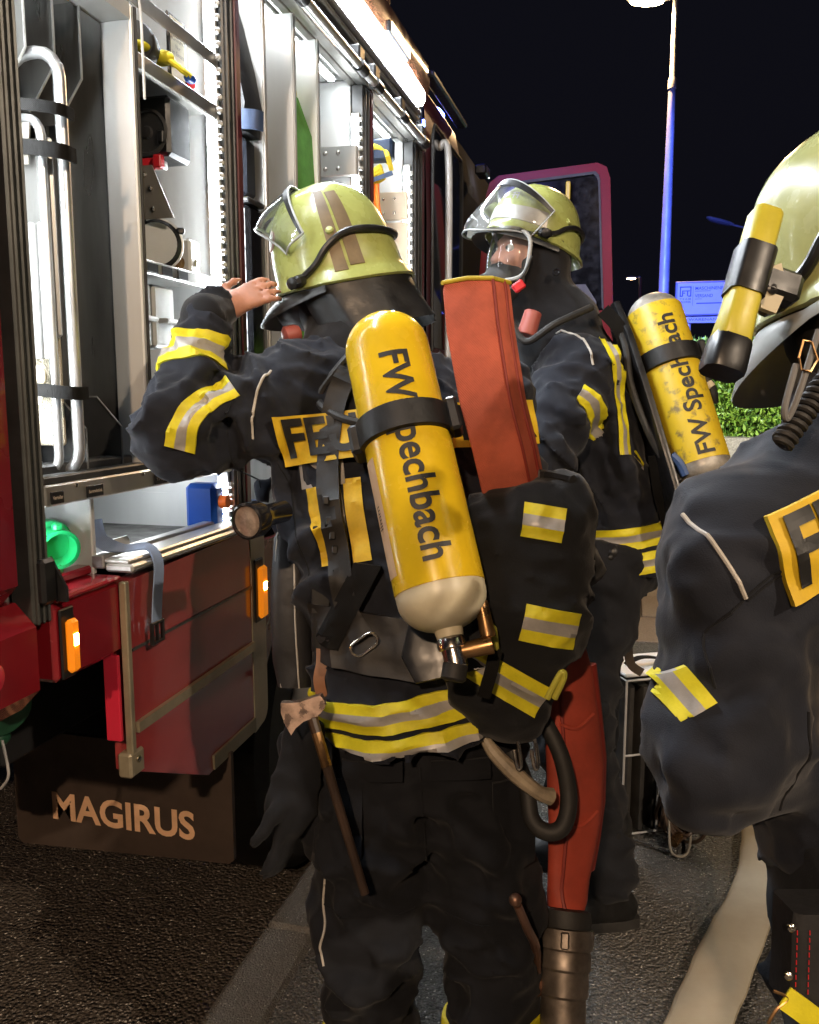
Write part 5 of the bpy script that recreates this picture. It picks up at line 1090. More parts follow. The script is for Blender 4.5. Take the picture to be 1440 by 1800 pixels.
creases(tr, 1.6, [[(740, 1390), (680, 1450), (570, 1510)], [(742, 1420), (690, 1500), (600, 1560)], [(755, 1390), (820, 1450), (920, 1500)], [(760, 1430), (820, 1510), (900, 1560)], [(560, 1600), (640, 1640), (725, 1620)], [(570, 1650), (640, 1680), (730, 1660)],
    [(600, 1720), (660, 1745), (735, 1725)], [(790, 1620), (850, 1655), (930, 1630)], [(790, 1680), (850, 1705), (925, 1680)], [(810, 1740), (860, 1755), (930, 1735)], [(600, 1360), (590, 1430), (570, 1500)], [(900, 1360), (910, 1430), (930, 1500)]], .014, .026)
TRA = TA.part('trousers', tr.mesh('trousers', oA, .0085), NAVYB)
hd = Sdf(.007, 1.6); Mh = np.column_stack([fHd, nrm(np.cross(fHd, ZZ)), ZZ])
hd.ell(A['H'], (.106, .090, .122), Mh, .03).cap(A['H']-ZZ*.07-fHd*.02, A['nk']-ZZ*.01, .088, .098, .05).ell(A['H']-ZZ*.075+fHd*.035, (.07, .062, .07), Mh, .03); hd.cap(A['nk'], A['nk']-ZZ*.03, .115, .13, .04)
TA.part('hood', hd.mesh('hood', oA, .0085), KNIT)
boots(TA, A['anL'], FH-RT*.3); boots(TA, A['anR'], FH+RT*.1)
# reflective bands
mb = MB(); ring_band(mb, jk, A['elL']+(A['wrL']-A['elL'])*.64, A['wrL']-A['elL']-RT*.05, .066, VB, 48, -86, 80, rmax=.10); TA.part('forearm_band', mb, YSY, JA)
mb = MB(); ribbon_on(mb, jk, [P(410, 678, 1.6), P(372, 708, 1.6), P(345, 745, 1.6), P(330, 795, 1.6)], VB, .050, .005, band_mi(10), 10); TA.part('upper_arm_band', mb, YSY, JA)
hemn = nrm(ZZ-RT*.15)
for y, w in ((1262, .054), (1205, .050)):
    mb = MB(); ring_band(mb, jk, P(735, y-6, 1.66), hemn, w, -FH, n=72); TA.part('waist_band', mb, YSY, JA)
# back label and vertical tape
u_, v_ = nrm(RT*.99+UP*.11), nrm(UP-RT*.19)
fn = patch_fn(jk.env(.014), P(728, 744, 1.55), u_, v_, VB)
mb = MB(); patch(mb, fn, .52, .092, 66, 16); lb = TA.part('back_label', mb, LABEL, JA)
mb = MB(); text_on(mb, 'FEUERWEHR', .098, 0, 0, 0, .03, fit=.50, cut=.008, fn=lambda t: fn(t, .0085)); TA.part('label_lettering', mb, INK, JA, smooth=0)
def vb(pts, w, m, nm, par=None, sd=jk, n=VB, off=.004): mb = MB(); ribbon_on(mb, sd, pts, n, w, off, nv=5); return TA.part(nm, mb, m, par or JA)
vb([P(560, 803, 1.6), P(566, 855, 1.6)], .088, SILV, 'vertical_tape')
vb([P(553, 856, 1.6), P(560, 900, 1.6), P(578, 950, 1.6), P(586, 992, 1.6)], .040, LABEL, 'vertical_tape')
vb([P(586, 856, 1.6), P(596, 920, 1.6), P(606, 990, 1.6)], .028, SILV, 'vertical_tape')
vb([P(618, 840, 1.6), P(625, 900, 1.6), P(640, 985, 1.6)], .034, LABEL, 'vertical_tape')
def pipe(T, sd, pts, n, par, r=.0028, nm='piping'): mb = MB(); mb.tube(on_line(sd, pts, n, .0015), r, 7, sm=False); T.part(nm, mb, PIPE, par)
for pp in ([P(480, 812, 1.6), P(505, 860, 1.6), P(520, 930, 1.6), P(545, 1010, 1.6)], [P(420, 690, 1.6), P(400, 760, 1.6), P(410, 850, 1.6)]):
    mb = MB(); mb.tube(on_line(jk, pp, VB, .0005), .0018, 6, sm=False); TA.part('stitched_seam', mb, NAVYB, JA)
for (cx_, cy_, w_, h_) in ((590, 1440, .10, .15), (905, 1450, .08, .15), (655, 1350, .11, .035), (810, 1350, .11, .035)):
    mb = MB(); patch(mb, patch_fn(tr.env(.004), P(cx_, cy_, 1.55), RT, UP, VB), w_, h_, 14, 14, None, .006); TA.part('trouser_pocket', mb, NAVYB, TRA)
for pp in ([P(738, 1330, 1.6), P(742, 1400, 1.6), P(748, 1480, 1.6), P(752, 1550, 1.6)], [P(560, 1560, 1.6), P(640, 1570, 1.6), P(730, 1565, 1.6)], [P(780, 1580, 1.6), P(860, 1585, 1.6), P(930, 1575, 1.6)]):
    mb = MB(); mb.tube(on_line(tr, pp, VB, .0005), .0016, 6, sm=False); TA.part('trouser_seam', mb, NAVYB, TRA)
pipe(TA, jk, [P(470, 645, 1.6), P(450, 690, 1.6), P(443, 735, 1.6), P(443, 772, 1.6)], VB, JA)
pipe(TA, tr, [P(577, 1516, 1.6), P(574, 1560, 1.6), P(579, 1590, 1.6), P(572, 1620, 1.6), P(578, 1650, 1.6)], VB, TRA, .0022)
mb = MB(); ring_band(mb, tr, A['knR']+(A['anR']-A['knR'])*.50, A['anR']-A['knR'], .05, -FH); TA.part('leg_band', mb, YSY, TRA)
mb = MB(); ring_band(mb, tr, A['knL']+(A['anL']-A['knL'])*.52, A['anL']-A['knL'], .05, -FH, 24, 70, 160); TA.part('leg_band', mb, YSY, TRA)

HA, surfA, frA = helmet('fire_helmet', 'lime green helmet with brown patches and round badge on the nearest central head', A['H']+ZZ*.004-RT*.014, nrm(-RT*.95+FH*.26), ZZ, LIME, R(17), .99, PEAKM, visor=R(72), patch_=True, vlen=.10, lx=.91)
# A's mask: facepiece with red demand valve
MA = Thing('breathing_mask', 'dark breathing mask with a reddish lung valve under the central helmet', 'mask', A['H']+fHd*.1-ZZ*.1)
fd = nrm(fHd*.9-ZZ*.35); mb = MB(); c = A['H']+fHd*.075-ZZ*.05
mb.lathe(c, fd, [(.062, 0), (.064, .02), (.05, .05), (.034, .065), (.03, .08)], 24); MA.part('facepiece', mb, RUB)
mb = MB(); c2 = P(508, 590, 1.80); mb.lathe(c2-RT*.005, nrm(-RT-FH*.4-ZZ*.3), [(.014, -.03), (.019, -.02), (.020, .002), (.012, .008), (.0, .009)], 22); mb.cyl(c2+RT*.0, c2-ZZ*.05+RT*.004, .012, .013, 14); MA.part('lung_valve', mb, mat('dusty red rubber', (.36, .09, .07), .5))
mb = MB(); mb.tube([c2-ZZ*.05, c2-ZZ*.09+RT*.02, c2-ZZ*.13+RT*.07, c2-ZZ*.16+RT*.12], .011, 10); MA.part('supply_hose', mb, RUB)

SA = Thing('breathing_apparatus', 'glossy yellow air cylinder lettered top to bottom, on the central firefighter', 'air cylinder', P(740, 1150, 1.45))
axA, nA, wA, cyA = air_set(SA, P(668, 557, 1.565), P(795, 1135, 1.385), -FH-ZZ*.1, .0765, CYLY, CREAM, ('FW Spechbach', .485, .375), .070, False, -7, .375, .845)
topA = P(668, 557, 1.565); LA = np.linalg.norm(P(795, 1135, 1.385)-topA)
mb = MB()
for h_ in np.linspace(.40, .86, 2): pass
G = np.array([[topA+axA*LA*h_+(.0772)*(nA*math.cos(R(a))+wA*math.sin(R(a))) for a in (52, 62, 72, 80)] for h_ in np.linspace(.46, .80, 8)]); mb.grid(G); pst = SA.part('test_sticker', mb, mat('peach sticker', (.62, .44, .28), .5), cyA)
mb = MB(); text_on(mb, 'Ilmm', .022, 0, 0, 0, 0, cut=.01, fn=lambda t: topA+np.outer(LA*.63-t[:, 0], axA)+.0778*(np.outer(np.cos(R(66)+t[:, 1]/.077), nA)+np.outer(np.sin(R(66)+t[:, 1]/.077), wA))); SA.part('sticker_lettering', mb, INK, cyA, smooth=0)
mb = MB(); c = (topA+P(795, 1135, 1.385))/2
loft(mb, [(topA+axA*LA*h_-nA*(.096)+wA*s_, wA*w_, nA*.012) for h_, w_, s_ in ((.06, .03, .0), (.14, .055, 0), (.35, .06, 0), (.6, .05, 0), (.85, .06, .0), (.98, .085, .01), (1.06, .07, .01))], 20, 4); SA.part('back_plate', mb, BLK)
def strapA(pts, w, nm, m=WEB, off=.010): mb = MB(); ribbon_on(mb, jk, pts, VB, w, off, nv=5); return SA.part(nm, mb, m)
strapA([P(612, 640, 1.6), P(588, 700, 1.6), P(576, 790, 1.6), P(580, 880, 1.6), P(597, 970, 1.6), P(612, 1060, 1.6), P(640, 1110, 1.6)], .042, 'shoulder_strap', mat('padded harness', (.012, .010, .009), .6, noise=.2, nscale=12, bump=.3, bscale=80, bdist=.002), .026)
s2 = strapA([P(574, 868, 1.6), P(584, 930, 1.6), P(597, 1000, 1.6)], .016, 'adjuster_strap', WEB, .022)
for y, x in ((880, 577), (915, 582), (940, 588), (965, 592)):
    mb = MB(); p = on_line(jk, [P(x, y, 1.6)]*3, VB, .026)[0]; mb.box(p, (.012, .005, .016), .002, np.column_stack([RT, FW, UP])); SA.part('slide_buckle', mb, BLK, s2)
mb = MB(); fnl = patch_fn(jk, P(652, 1128, 1.55), nrm(RT*.98-UP*.12), UP, VB)
patch(mb, fnl, .225, .105, 14, 8, None, .022, shear=-.15); lum = SA.part('lumbar_pad', mb, mat('padded harness', (.012, .010, .009)))
mb = MB(); patch(mb, fnl, .05, .16, 6, 8, None, .028, -.045, .06, .5); SA.part('waist_belt', mb, WEB)
mb = MB(); c = on_line(jk, [P(645, 1120, 1.6)]*3, VB, .034)[0]; e1 = nrm(RT*.82+UP*.57); e2 = nrm(UP*.82-RT*.57); pts = []
for cx_, a0 in ((.014, -90), (-.014, 90)):
    for k in range(7): a = R(a0+k*30); pts.append(c+e1*(cx_+.012*math.cos(a))+e2*.013*math.sin(a))
mb.tube(pts, .0028, 8, closed=True, sm=False); SA.part('buckle_ring', mb, NICKEL)
mb = MB(); c = P(566, 1085, 1.60); loft(mb, [(c+UP*q, RT*.019, FW*.02) for q in (-.062, -.055, 0, .05, .06)], 16, 4); pk = SA.part('belt_pouch', mb, LEATH)
mb = MB(); loft(mb, [(c+UP*q-FW*.021, RT*.017, FW*.003) for q in (.01, .015, .05, .055)], 12, 4); SA.part('pouch_flap', mb, LEATH, pk)
mb = MB(); mb.strap([P(566, 1135, 1.585), P(566, 1165, 1.575), P(561, 1195, 1.57), P(567, 1225, 1.57)], VB, .021); SA.part('belt_tail', mb, mat('orange lit strap', (.22, .09, .04), .5, noise=.2, nscale=14))  # orange light falling on the strap is put into its colour
mb = MB(); mb.tube([P(640, 600, 1.70), P(600, 640, 1.66), P(560, 700, 1.66), P(590, 730, 1.62), P(640, 745, 1.6)], .008, 8); SA.part('pressure_hose', mb, RUB)

# small gear on A
HP = Thing('hip_pouch', 'black soft pouch with pale edge seams beside the flap corner, left of the belt', 'pouch', P(512, 1190, 1.66))
mb = MB(); secs = []
for y, w_, x_ in ((935, .026, 512), (945, .032, 511), (1020, .038, 511), (1090, .040, 512), (1160, .04, 516), (1205, .034, 520)): secs.append((P(x_, y, 1.66), RT*w_, FW*w_*.8))
loft(mb, secs, 20, 2.6); pb = HP.part('pouch_body', mb, mat('black nylon', (.010, .010, .011)))
mb = MB(); mb.tube([s_[0]-RT*s_[1][0]/RT[0]*.72-FW*.02 for s_ in secs], .0018, 6); mb.tube([s_[0]+RT*s_[1][0]/RT[0]*.3-FW*s_[1][0]/RT[0]*.8 for s_ in secs], .0018, 6); HP.part('edge_seam', mb, PIPE, pb)
TO = Thing('chest_torch', 'black round torch with a glassy lens at the hip, above the red flap', 'torch', P(450, 910, 1.5))
a = P(432, 917, 1.455); dr = nrm(-RT*.42-FH*.90-ZZ*.03); mb = MB()
mb.lathe(a-dr*.12, dr, [(.016, 0), (.020, .004), (.020, .06), (.028, .078), (.032, .09), (.032, .118), (.028, .12), (.026, .110), (.0, .108)], 28); TO.part('torch_body', mb, BLKG)
mb = MB(); mb.lathe(a-dr*.010, dr, [(.0275, 0), (.0275, .004), (.012, .007), (0, .008)], 26); TO.part('lens', mb, mat('torch lens', (.45, .36, .30), .12, .4, noise=.3, nscale=60))
AX = Thing('fire_axe', 'short fire axe with worn steel head hooked in the belt, handle hanging down', 'axe', P(600, 1430, 1.5))
h0, h1 = P(548, 1258, 1.485), P(642, 1572, 1.44); hx = nrm(h1-h0); px = nrm(np.cross(hx, FW)); px = px*np.sign(px@(-RT))
mb = MB(); mb.tube([h0, h0*.6+h1*.4, h1], [.010, .0085, .0075], 10); AX.part('handle', mb, mat('varnished handle', (.05, .03, .02), .35, noise=.3, nscale=12))
mb = MB(); mb.tube([h0+hx*.03, h0+hx*.09], .0095, 10, sm=False); AX.part('handle_ferrule', mb, BRASS)
mb = MB(); c = h0-hx*.012
prof = [(-.034, -.006), (-.030, -.020), (-.012, -.021), (.012, -.020), (.030, -.024), (.048, -.030), (.053, -.012), (.052, .012), (.046, .034), (.034, .024), (.016, .017), (-.010, .016), (-.020, .012), (-.032, .004)]
# blade towards the truck
mb.prism([c+px*x*.9+hx*y*.9-FW*.012 for x, y in prof], FW*.024); AX.part('axe_head', mb, mat('worn axe steel', (.30, .22, .18), .32, .9, noise=.4, nscale=22, rvar=.15))
GL = Thing('work_gloves', 'pair of dark leather gloves hanging from the belt below the axe head', 'gloves', P(505, 1540, 1.55))
for (x0, y0, x1, y1, d, rr, sd_) in ((535, 1300, 512, 1420, 1.56, 0, 1), (525, 1310, 545, 1430, 1.60, .4, -1)):
    g = Sdf(.006, 2.); a, b = P(x0, y0, d), P(x1, y1, d-.03); g.cap(a, b, .040, .044, .03, .6, FW); hand(g, b-nrm(b-a)*.03, nrm(b-a), nrm(-FW*.4+RT*(1 if sd_ > 0 else -.6)), .92, .16, sd_, .0)
    GL.part('glove', g.mesh('glove', GL.o, .0065), NAVYB)

# red pouch, black carry bag, hose and branch pipe
RP = Thing('red_pouch', 'long red fabric pouch with mustard piping standing up beside the yellow cylinder', 'pouch', P(900, 860, 1.42))
mb = MB(); secs = []; fr = nrm(-FH*.93-RT*.10); sdv = None
for (xl, xr, y, d) in ((779, 866, 497, 1.50), (777, 869, 512, 1.498), (783, 877, 583, 1.495), (806, 897, 708, 1.49), (830, 920, 800, 1.50), (846, 934, 868, 1.53)):
    a, b = P(xl, y, d), P(xr, y-8, d); u = (b-a)/2; bk_ = nrm(FH*.86+RT*.52)*.036; secs.append(((a+b)/2+bk_, u, bk_))
def boxloft(mb, secs, rd=.12):
    vs = []; fs = []; m = 0
    for o, u, v in secs:
        ring = []
        for sx, sy in ((1, 1), (-1, 1), (-1, -1), (1, -1)):
            p1 = (sx, sy*(1-rd)); p2 = (sx*(1-rd*.5), sy*(1-rd*.3)); p3 = (sx*(1-rd), sy)
            ring += ([p1, p2, p3] if sx*sy > 0 else [p3, p2, p1])
        m = len(ring); vs += [o+u*x+v*y for x, y in ring]
    for i in range(len(secs)-1):
        for j in range(m): k = (j+1) % m; fs.append((i*m+j, i*m+k, i*m+m+k, i*m+m+j))
    fs += [tuple(range(m)), tuple(range((len(secs)-1)*m, len(secs)*m))]; mb.add(vs, fs); return vs, m
vs, m_ = boxloft(mb, secs); RP.part('pouch_body', mb, REDFAB)
o, u, v = secs[0]; top = [o+u*x+v*y for x, y in ((-1, -1.03), (1, -1.03), (1.02, 1), (-1, 1))]
mb = MB(); mb.tube([top[0], (top[0]+top[1])/2+UP*.004, top[1], top[2], top[3], top[0]], .0042, 8, sm=False); RP.part('top_piping', mb, YTRIM)
mb = MB(); mb.tube([o_-v_*1.02+u_*1.0 for o_, u_, v_ in secs], .0028, 7); mb.tube([o_+v_*.25+u_*1.015 for o_, u_, v_ in secs], .0035, 7); RP.part('seam_piping', mb, mat('dark red seam', (.25, .03, .02), .6))
mb = MB(); mb.strap([o+v*.6-u*1.05+UP*.0, o-u*1.15-UP*.05+v*.4, o-u*1.12-UP*.14+v*.5], -RT, .025); RP.part('carry_strap', mb, WEB)
BGB = Thing('black_carry_bag', 'black cloth hose bag with three yellow and silver patches hanging at the right hip', 'bag', P(900, 1280, 1.5))
bs = Sdf(.016, 1.7); bs.cap(P(945, 935, 1.52), P(920, 1080, 1.50), .096, .100, .05, .62, FW, .004, 3).cap(P(920, 1080, 1.52), P(888, 1215, 1.52), .098, .082, .05, .62, FW, .004, 3).cap(P(870, 930, 1.56), P(850, 1160, 1.55), .07, .07, .05).cap(P(985, 885, 1.56), P(1010, 1000, 1.60), .055, .05, .05)
BGB.part('bag_body', bs.mesh('bag_body', BGB.o, .009), mat('black bag cloth', (.009, .0095, .011), .85, noise=.3, nscale=8, bump=.5, bscale=300, bdist=.001, sheen=.15, spec=.25))
mb = MB(); rm = on_line(bs, [P(868, 852, 1.5), P(910, 838, 1.5), P(960, 834, 1.5), P(1010, 845, 1.5)], VB, -.004); mb.tube(rm, .011, 8, sm=False); BGB.part('fleece_rim', mb, KNIT)
for (cx_, cy_, ux, uy, w_, h_) in ((953, 918, .985, -.17, .072, .060), (962, 1098, .98, -.20, .098, .064), (888, 1196, .86, -.51, .150, .058)):
    u_ = nrm(RT*ux+UP*uy); v_ = nrm(UP*ux-RT*uy); f2 = patch_fn(bs, P(cx_, cy_, 1.48), u_, v_, VB); mb = MB(); patch(mb, f2, w_, h_, 16, 10, band_mi(10, .30, .66)); BGB.part('reflective_patch', mb, YSY)
for pts in ([P(868, 1155, 1.43), P(858, 1112, 1.415), P(868, 1106, 1.415), P(873, 1152, 1.43)], [P(962, 1228, 1.45), P(985, 1185, 1.44), P(992, 1190, 1.44), P(975, 1228, 1.45)]):
    mb = MB(); mb.tube(pts, .0055, 8); BGB.part('yellow_loop', mb, mat('lime webbing', (.5, .47, .06), .6, noise=.15))
mb = MB(); mb.strap([P(872, 1140, 1.425), P(862, 1185, 1.42), P(850, 1225, 1.43)], VB, .022); BGB.part('patch_strap', mb, WEB)

RH = Thing('red_hose', 'flat red hose hanging from the black bag down to the branch pipe', 'hose', P(1000, 1600, 1.66))
mb = MB(); secs = []
for (x, y, w_, d) in ((985, 1110, .045, 1.66), (1000, 1180, .052, 1.66), (1005, 1260, .060, 1.66), (1012, 1350, .064, 1.665), (1012, 1430, .060, 1.665), (1006, 1500, .053, 1.66), (1000, 1550, .047, 1.655), (997, 1580, .040, 1.65), (995, 1606, .034, 1.645)): secs.append((P(x, y, d), nrm(RT*.9+FH*.43)*w_, nrm(FH*.9-RT*.43)*w_*(.42 if y < 1560 else .8)))
loft(mb, secs, 28, 2.4); RH.part('hose_jacket', mb, REDHOSE)
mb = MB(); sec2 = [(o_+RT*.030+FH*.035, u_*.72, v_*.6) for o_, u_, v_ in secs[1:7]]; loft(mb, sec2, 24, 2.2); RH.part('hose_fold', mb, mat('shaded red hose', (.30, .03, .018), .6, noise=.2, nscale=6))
mb = MB(); mb.tube([o_-u_*.62-v_*.86 for o_, u_, v_ in secs[1:8]], .004, 6); RH.part('woven_edge', mb, mat('dark red seam', (.25, .03, .02)))
for y_ in (1250, 1402): 
    i_ = int(np.argmin([abs(q_-y_) for q_ in (1110, 1180, 1260, 1350, 1430, 1500, 1550, 1580, 1606)])); o_, u_, v_ = secs[i_]; mb = MB(); mb.tube([o_-u_*.7-v_*.82, o_-u_*.1-v_*1.04-UP*.012, o_+u_*.6-v_*.86+UP*.006], .0045, 6); RH.part('cross_crease', mb, REDHOSE)
mb = MB(); mb.lathe(P(995, 1596, 1.645), nrm(P(991, 1700, 1.61)-P(995, 1600, 1.645)), [(.036, 0), (.048, .004), (.050, .02), (.048, .034), (.04, .036)], 26); RH.part('rubber_collar', mb, RUB)
PIPM = mat('dull gunmetal', (.22, .185, .155), .46, .75, noise=.35, nscale=14, rvar=.15, bump=.15, bscale=60)
BP = Thing('branch_pipe', 'tarnished metal branch pipe with lever standing below the red hose', 'nozzle', P(990, 1800, 1.6))
n0 = P(994, 1628, 1.635); na = nrm(P(988, 1850, 1.565)-n0); mb = MB()
mb.lathe(n0, na, [(.04, 0), (.052, .003), (.053, .036), (.048, .04), (.05, .046), (.05, .07), (.046, .075), (.046, .115), (.042, .12), (.042, .20), (.05, .205), (.058, .22), (.060, .27), (.05, .285), (.038, .29), (.036, .26), (0, .25)], 30); bb = BP.part('pipe_body', mb, PIPM)
for a0 in (0, 120, 240):
    _, e1, e2 = frame(na); q = e1*math.cos(R(a0))+e2*math.sin(R(a0)); mb = MB(); mb.box(n0+na*.02+q*.054, (.03, .014, .016), .003, np.column_stack([na, q, np.cross(na, q)])); BP.part('coupling_lug', mb, PIPM, bb)
pv = n0+na*.10-RT*.052; mb = MB(); mb.ell(pv, (.018, .02, .022)); mb.tube([pv, P(942, 1668, 1.53), P(926, 1630, 1.47), P(910, 1592, 1.45)], [.009, .0085, .008, .0075], 10); mb.ell(P(906, 1582, 1.448), (.011, .011, .011)); BP.part('lever', mb, mat('coppery lever', (.30, .17, .12), .35, .8, noise=.2))
LO = Thing('black_hose_loop', 'thick black rubber hose loop with steel hooks in front of the red hose', 'hose', P(960, 1460, 1.52))
mb = MB(); mb.tube([P(955, 1265, 1.56), P(985, 1325, 1.54), P(1000, 1400, 1.53), P(990, 1452, 1.52), P(962, 1463, 1.52), P(935, 1440, 1.53), P(925, 1380, 1.55), P(900, 1320, 1.57)], .0155, 12); LO.part('rubber_hose', mb, RUB)
for x in (907, 937):
    mb = MB(); mb.tube([P(x, 1290, 1.50), P(x+6, 1315, 1.495), P(x+9, 1345, 1.495), P(x+3, 1350, 1.495), P(x-3, 1318, 1.50)], .0035, 8); LO.part('steel_hook', mb, NICKEL)
mb = MB(); mb.tube([P(848, 1290, 1.54), P(868, 1322, 1.53), P(905, 1360, 1.52), P(945, 1392, 1.52), P(968, 1400, 1.53)], [.008, .013, .015, .013, .016], 10); LO.part('pale_hose_end', mb, mat('dirty pale rubber', (.33, .27, .19), .55, noise=.3, nscale=18))

# ================================================================== firefighter B: masked, facing the truck
B = {k: P(*v) for k, v in dict(pel=(1085, 985, 2.52), ch=(1030, 735, 2.50), nk=(985, 580, 2.48), H=(930, 455, 2.44), shL=(1015, 660, 2.32), shR=(1010, 640, 2.70),
     elL=(925, 830, 2.20), wrL=(830, 850, 2.12), elR=(900, 800, 2.80), wrR=(820, 720, 2.85), hipL=(1048, 1010, 2.42), hipR=(1056, 1010, 2.62), knL=(1012, 1290, 2.36), knR=(1020, 1270, 2.62)).items()}
B['anL'] = PH(1062, .10, 2.42); B['anR'] = PH(1040, .10, 2.75)
oB = V((B['anL'][0]+B['anR'][0])/2, (B['anL'][1]+B['anR'][1])/2, 0)
TB_ = Thing('person', 'firefighter in a breathing mask facing the truck, standing behind the red pouch', 'person', oB)
fB = nrm(-RT*.95-FH*.12); fHb = nrm(-RT*.90-FH*.40+ZZ*.16); rHb = nrm(np.cross(fHb, ZZ)); uHb = np.cross(rHb, fHb)
bd = Sdf(); bd.cap(B['pel'], B['ch'], .13, .14, .05, .7, fB).cap(B['shL'], B['shR'], .05, .05, .05).cap(B['ch'], B['nk'], .07, .05, .05).cap(B['nk'], B['H']-ZZ*.05, .05, .048, .03)
headbody(bd, B['H'], fHb, uHb, rHb)
for s_, t_ in (('L', 1), ('R', -1)):
    bd.cap(B['sh'+s_], B['el'+s_], .05, .04, .03).cap(B['el'+s_], B['wr'+s_], .04, .03, .02); hand(bd, B['wr'+s_], nrm(B['wr'+s_]-B['el'+s_]), ZZ, 1., .3, t_)
    bd.cap(B['hip'+s_], B['kn'+s_], .075, .055, .04).cap(B['kn'+s_], B['an'+s_], .055, .04, .02)
TB_.part('body', bd.mesh('body', oB, .0068), SKIN)
for s_ in (-1, 1):
    mb = MB(); c = B['H']+fHb*.083+rHb*.032*s_+uHb*.006; mb.ell(c, (.013, .013, .012)); ey = TB_.part('eye', mb, WHITE); mb = MB(); mb.ell(c+fHb*.0095, (.006, .006, .006)); TB_.part('iris', mb, mat('iris', (.05, .06, .06), .2), ey)
jb = Sdf(.019, 1.5)
uB = nrm(B['ch']-B['pel'])
jb.cap(B['pel']-uB*.06, B['ch'], .18, .20, .07, .72, fB, .005, 5, 2.).cap(B['shL'], B['shR'], .088, .088, .06).cap(B['ch'], B['nk'], .15, .09, .06).cap(B['nk'], B['nk']+nrm(B['H']-B['nk'])*.04, .085, .08, .03)
for s_ in 'LR': jb.cap(B['sh'+s_], B['el'+s_], .10, .085, .045, fold=.007, nf=4, ph=2).cap(B['el'+s_], B['wr'+s_], .082, .062, .03, fold=.005, nf=4)
jb.cut(P(1085, 1003, 2.5), -ZZ+RT*.12)
creases(jb, 2.4, [[(940, 700), (975, 740), (1010, 790)], [(930, 760), (960, 800), (1000, 840)], [(1060, 700), (1075, 800), (1110, 880)], [(1040, 780), (1070, 860), (1120, 920)]], .014)
JB = TB_.part('jacket', jb.mesh('jacket', oB, .009), NAVY)
tb = Sdf(.024, 1.3); tb.cap(B['pel'], (B['hipL']+B['hipR'])/2, .145, .145, .05, .75, fB)
for s_, p_ in (('L', .5), ('R', 2.5)): tb.cap(B['hip'+s_], B['kn'+s_], .108, .094, .05, fold=.008, nf=3, ph=p_).cap(B['kn'+s_], B['an'+s_]+ZZ*.06, .10, .082, .05, fold=.010, nf=4, ph=p_)
tb.cut(V(0, 0, .09), -ZZ).cut(P(1085, 930, 2.5), ZZ)
TRB = TB_.part('trousers', tb.mesh('trousers', oB, .012), NAVYB)
for s_ in 'LR': boots(TB_, B['an'+s_], fB)
hb = Sdf(.007, 1.6); Mb = np.column_stack([fHb, rHb, uHb])
hb.ell(B['H']-fHb*.026, (.096, .092, .120), Mb, .03).cap(B['H']-uHb*.075-fHb*.03, B['nk']-ZZ*.02, .088, .10, .05).cap(B['nk'], B['nk']-ZZ*.03, .12, .14, .04).cap(B['H']-uHb*.10+fHb*.03, B['H']-uHb*.12+fHb*.02, .05, .055, .03)
TB_.part('hood', hb.mesh('hood', oB, .0085), KNIT)
mb = MB(); ring_band(mb, jb, B['shL']+(B['elL']-B['shL'])*.34, B['elL']-B['shL'], .052, VB, 30, -110, -8); TB_.part('upper_arm_band', mb, YSY, JB)
for y in (972, 928):
    mb = MB(); ring_band(mb, jb, P(1085, y, 2.52), nrm(ZZ-RT*.12), .060, -FH, n=64); TB_.part('waist_band', mb, YSY, JB)
mb = MB(); ribbon_on(mb, jb, [P(1062, 592, 2.3), P(1082, 660, 2.3), P(1092, 730, 2.3), P(1098, 800, 2.3)], VB, .04, mi=lambda j: 1 if 2 <= j <= 3 else 0); TB_.part('back_tape', mb, YSY, JB)
pipe(TB_, jb, [P(925, 590, 2.2), P(965, 560, 2.2), P(1010, 570, 2.2), P(1035, 600, 2.2), P(1045, 640, 2.2)], VB, JB, .0032)
pipe(TB_, jb, [P(965, 548, 2.2), P(967, 562, 2.2), P(968, 575, 2.2)], VB, JB, .004)
HBt, surfB, frB = helmet('fire_helmet', 'lime helmet with clear face shield swung forward on the masked firefighter', P(938, 418, 2.47), fHb*V(1, 1, 0), ZZ, LIME, R(-13), .92, PEAKM, visor=R(32), vlen=.185, hs=.84, pdrop=.010, plen=.042, badge=False, torch='front_band', curtain=False)
MK = Thing('breathing_mask', 'full face mask with clear panoramic visor worn by the firefighter behind the red pouch', 'mask', B['H']+fHb*.1-ZZ*.12)
def msk(az, el, e=0.):
    c, s_ = np.cos(az), np.sin(az); return B['H']-uHb*.012+(( .124+e)*c*np.cos(el*.8))[..., None]*fHb+((.102+e)*s_*np.cos(el*.7))[..., None]*rHb+(.130*np.sin(el))[..., None]*uHb
A_, E_ = np.meshgrid(np.radians(np.linspace(-62, 62, 25)), np.radians(np.linspace(-34, 30, 11)), indexing='ij')
mb = MB(); mb.grid(msk(A_, E_)); mv = MK.part('visor', mb, MVIS, smooth=80)
tt = np.linspace(0, 2*np.pi, 40, endpoint=False); mb = MB(); mb.tube(msk(np.radians(64)*np.sign(np.cos(tt))*np.abs(np.cos(tt))**.55, np.radians(-2)+np.radians(34)*np.sign(np.sin(tt))*np.abs(np.sin(tt))**.55, .002), .0062, 8, closed=True, sm=False); MK.part('visor_rim', mb, mat('grey rubber rim', (.33, .34, .33), .4), mv)
mb = MB(); c = B['H']-uHb*.078+fHb*.055; fd = nrm(fHb-uHb*.32); mb.lathe(c, fd, [(.066, -.02), (.066, .02), (.05, .05), (.034, .066), (.030, .085), (.02, .088)], 26); MK.part('facepiece', mb, RUB)
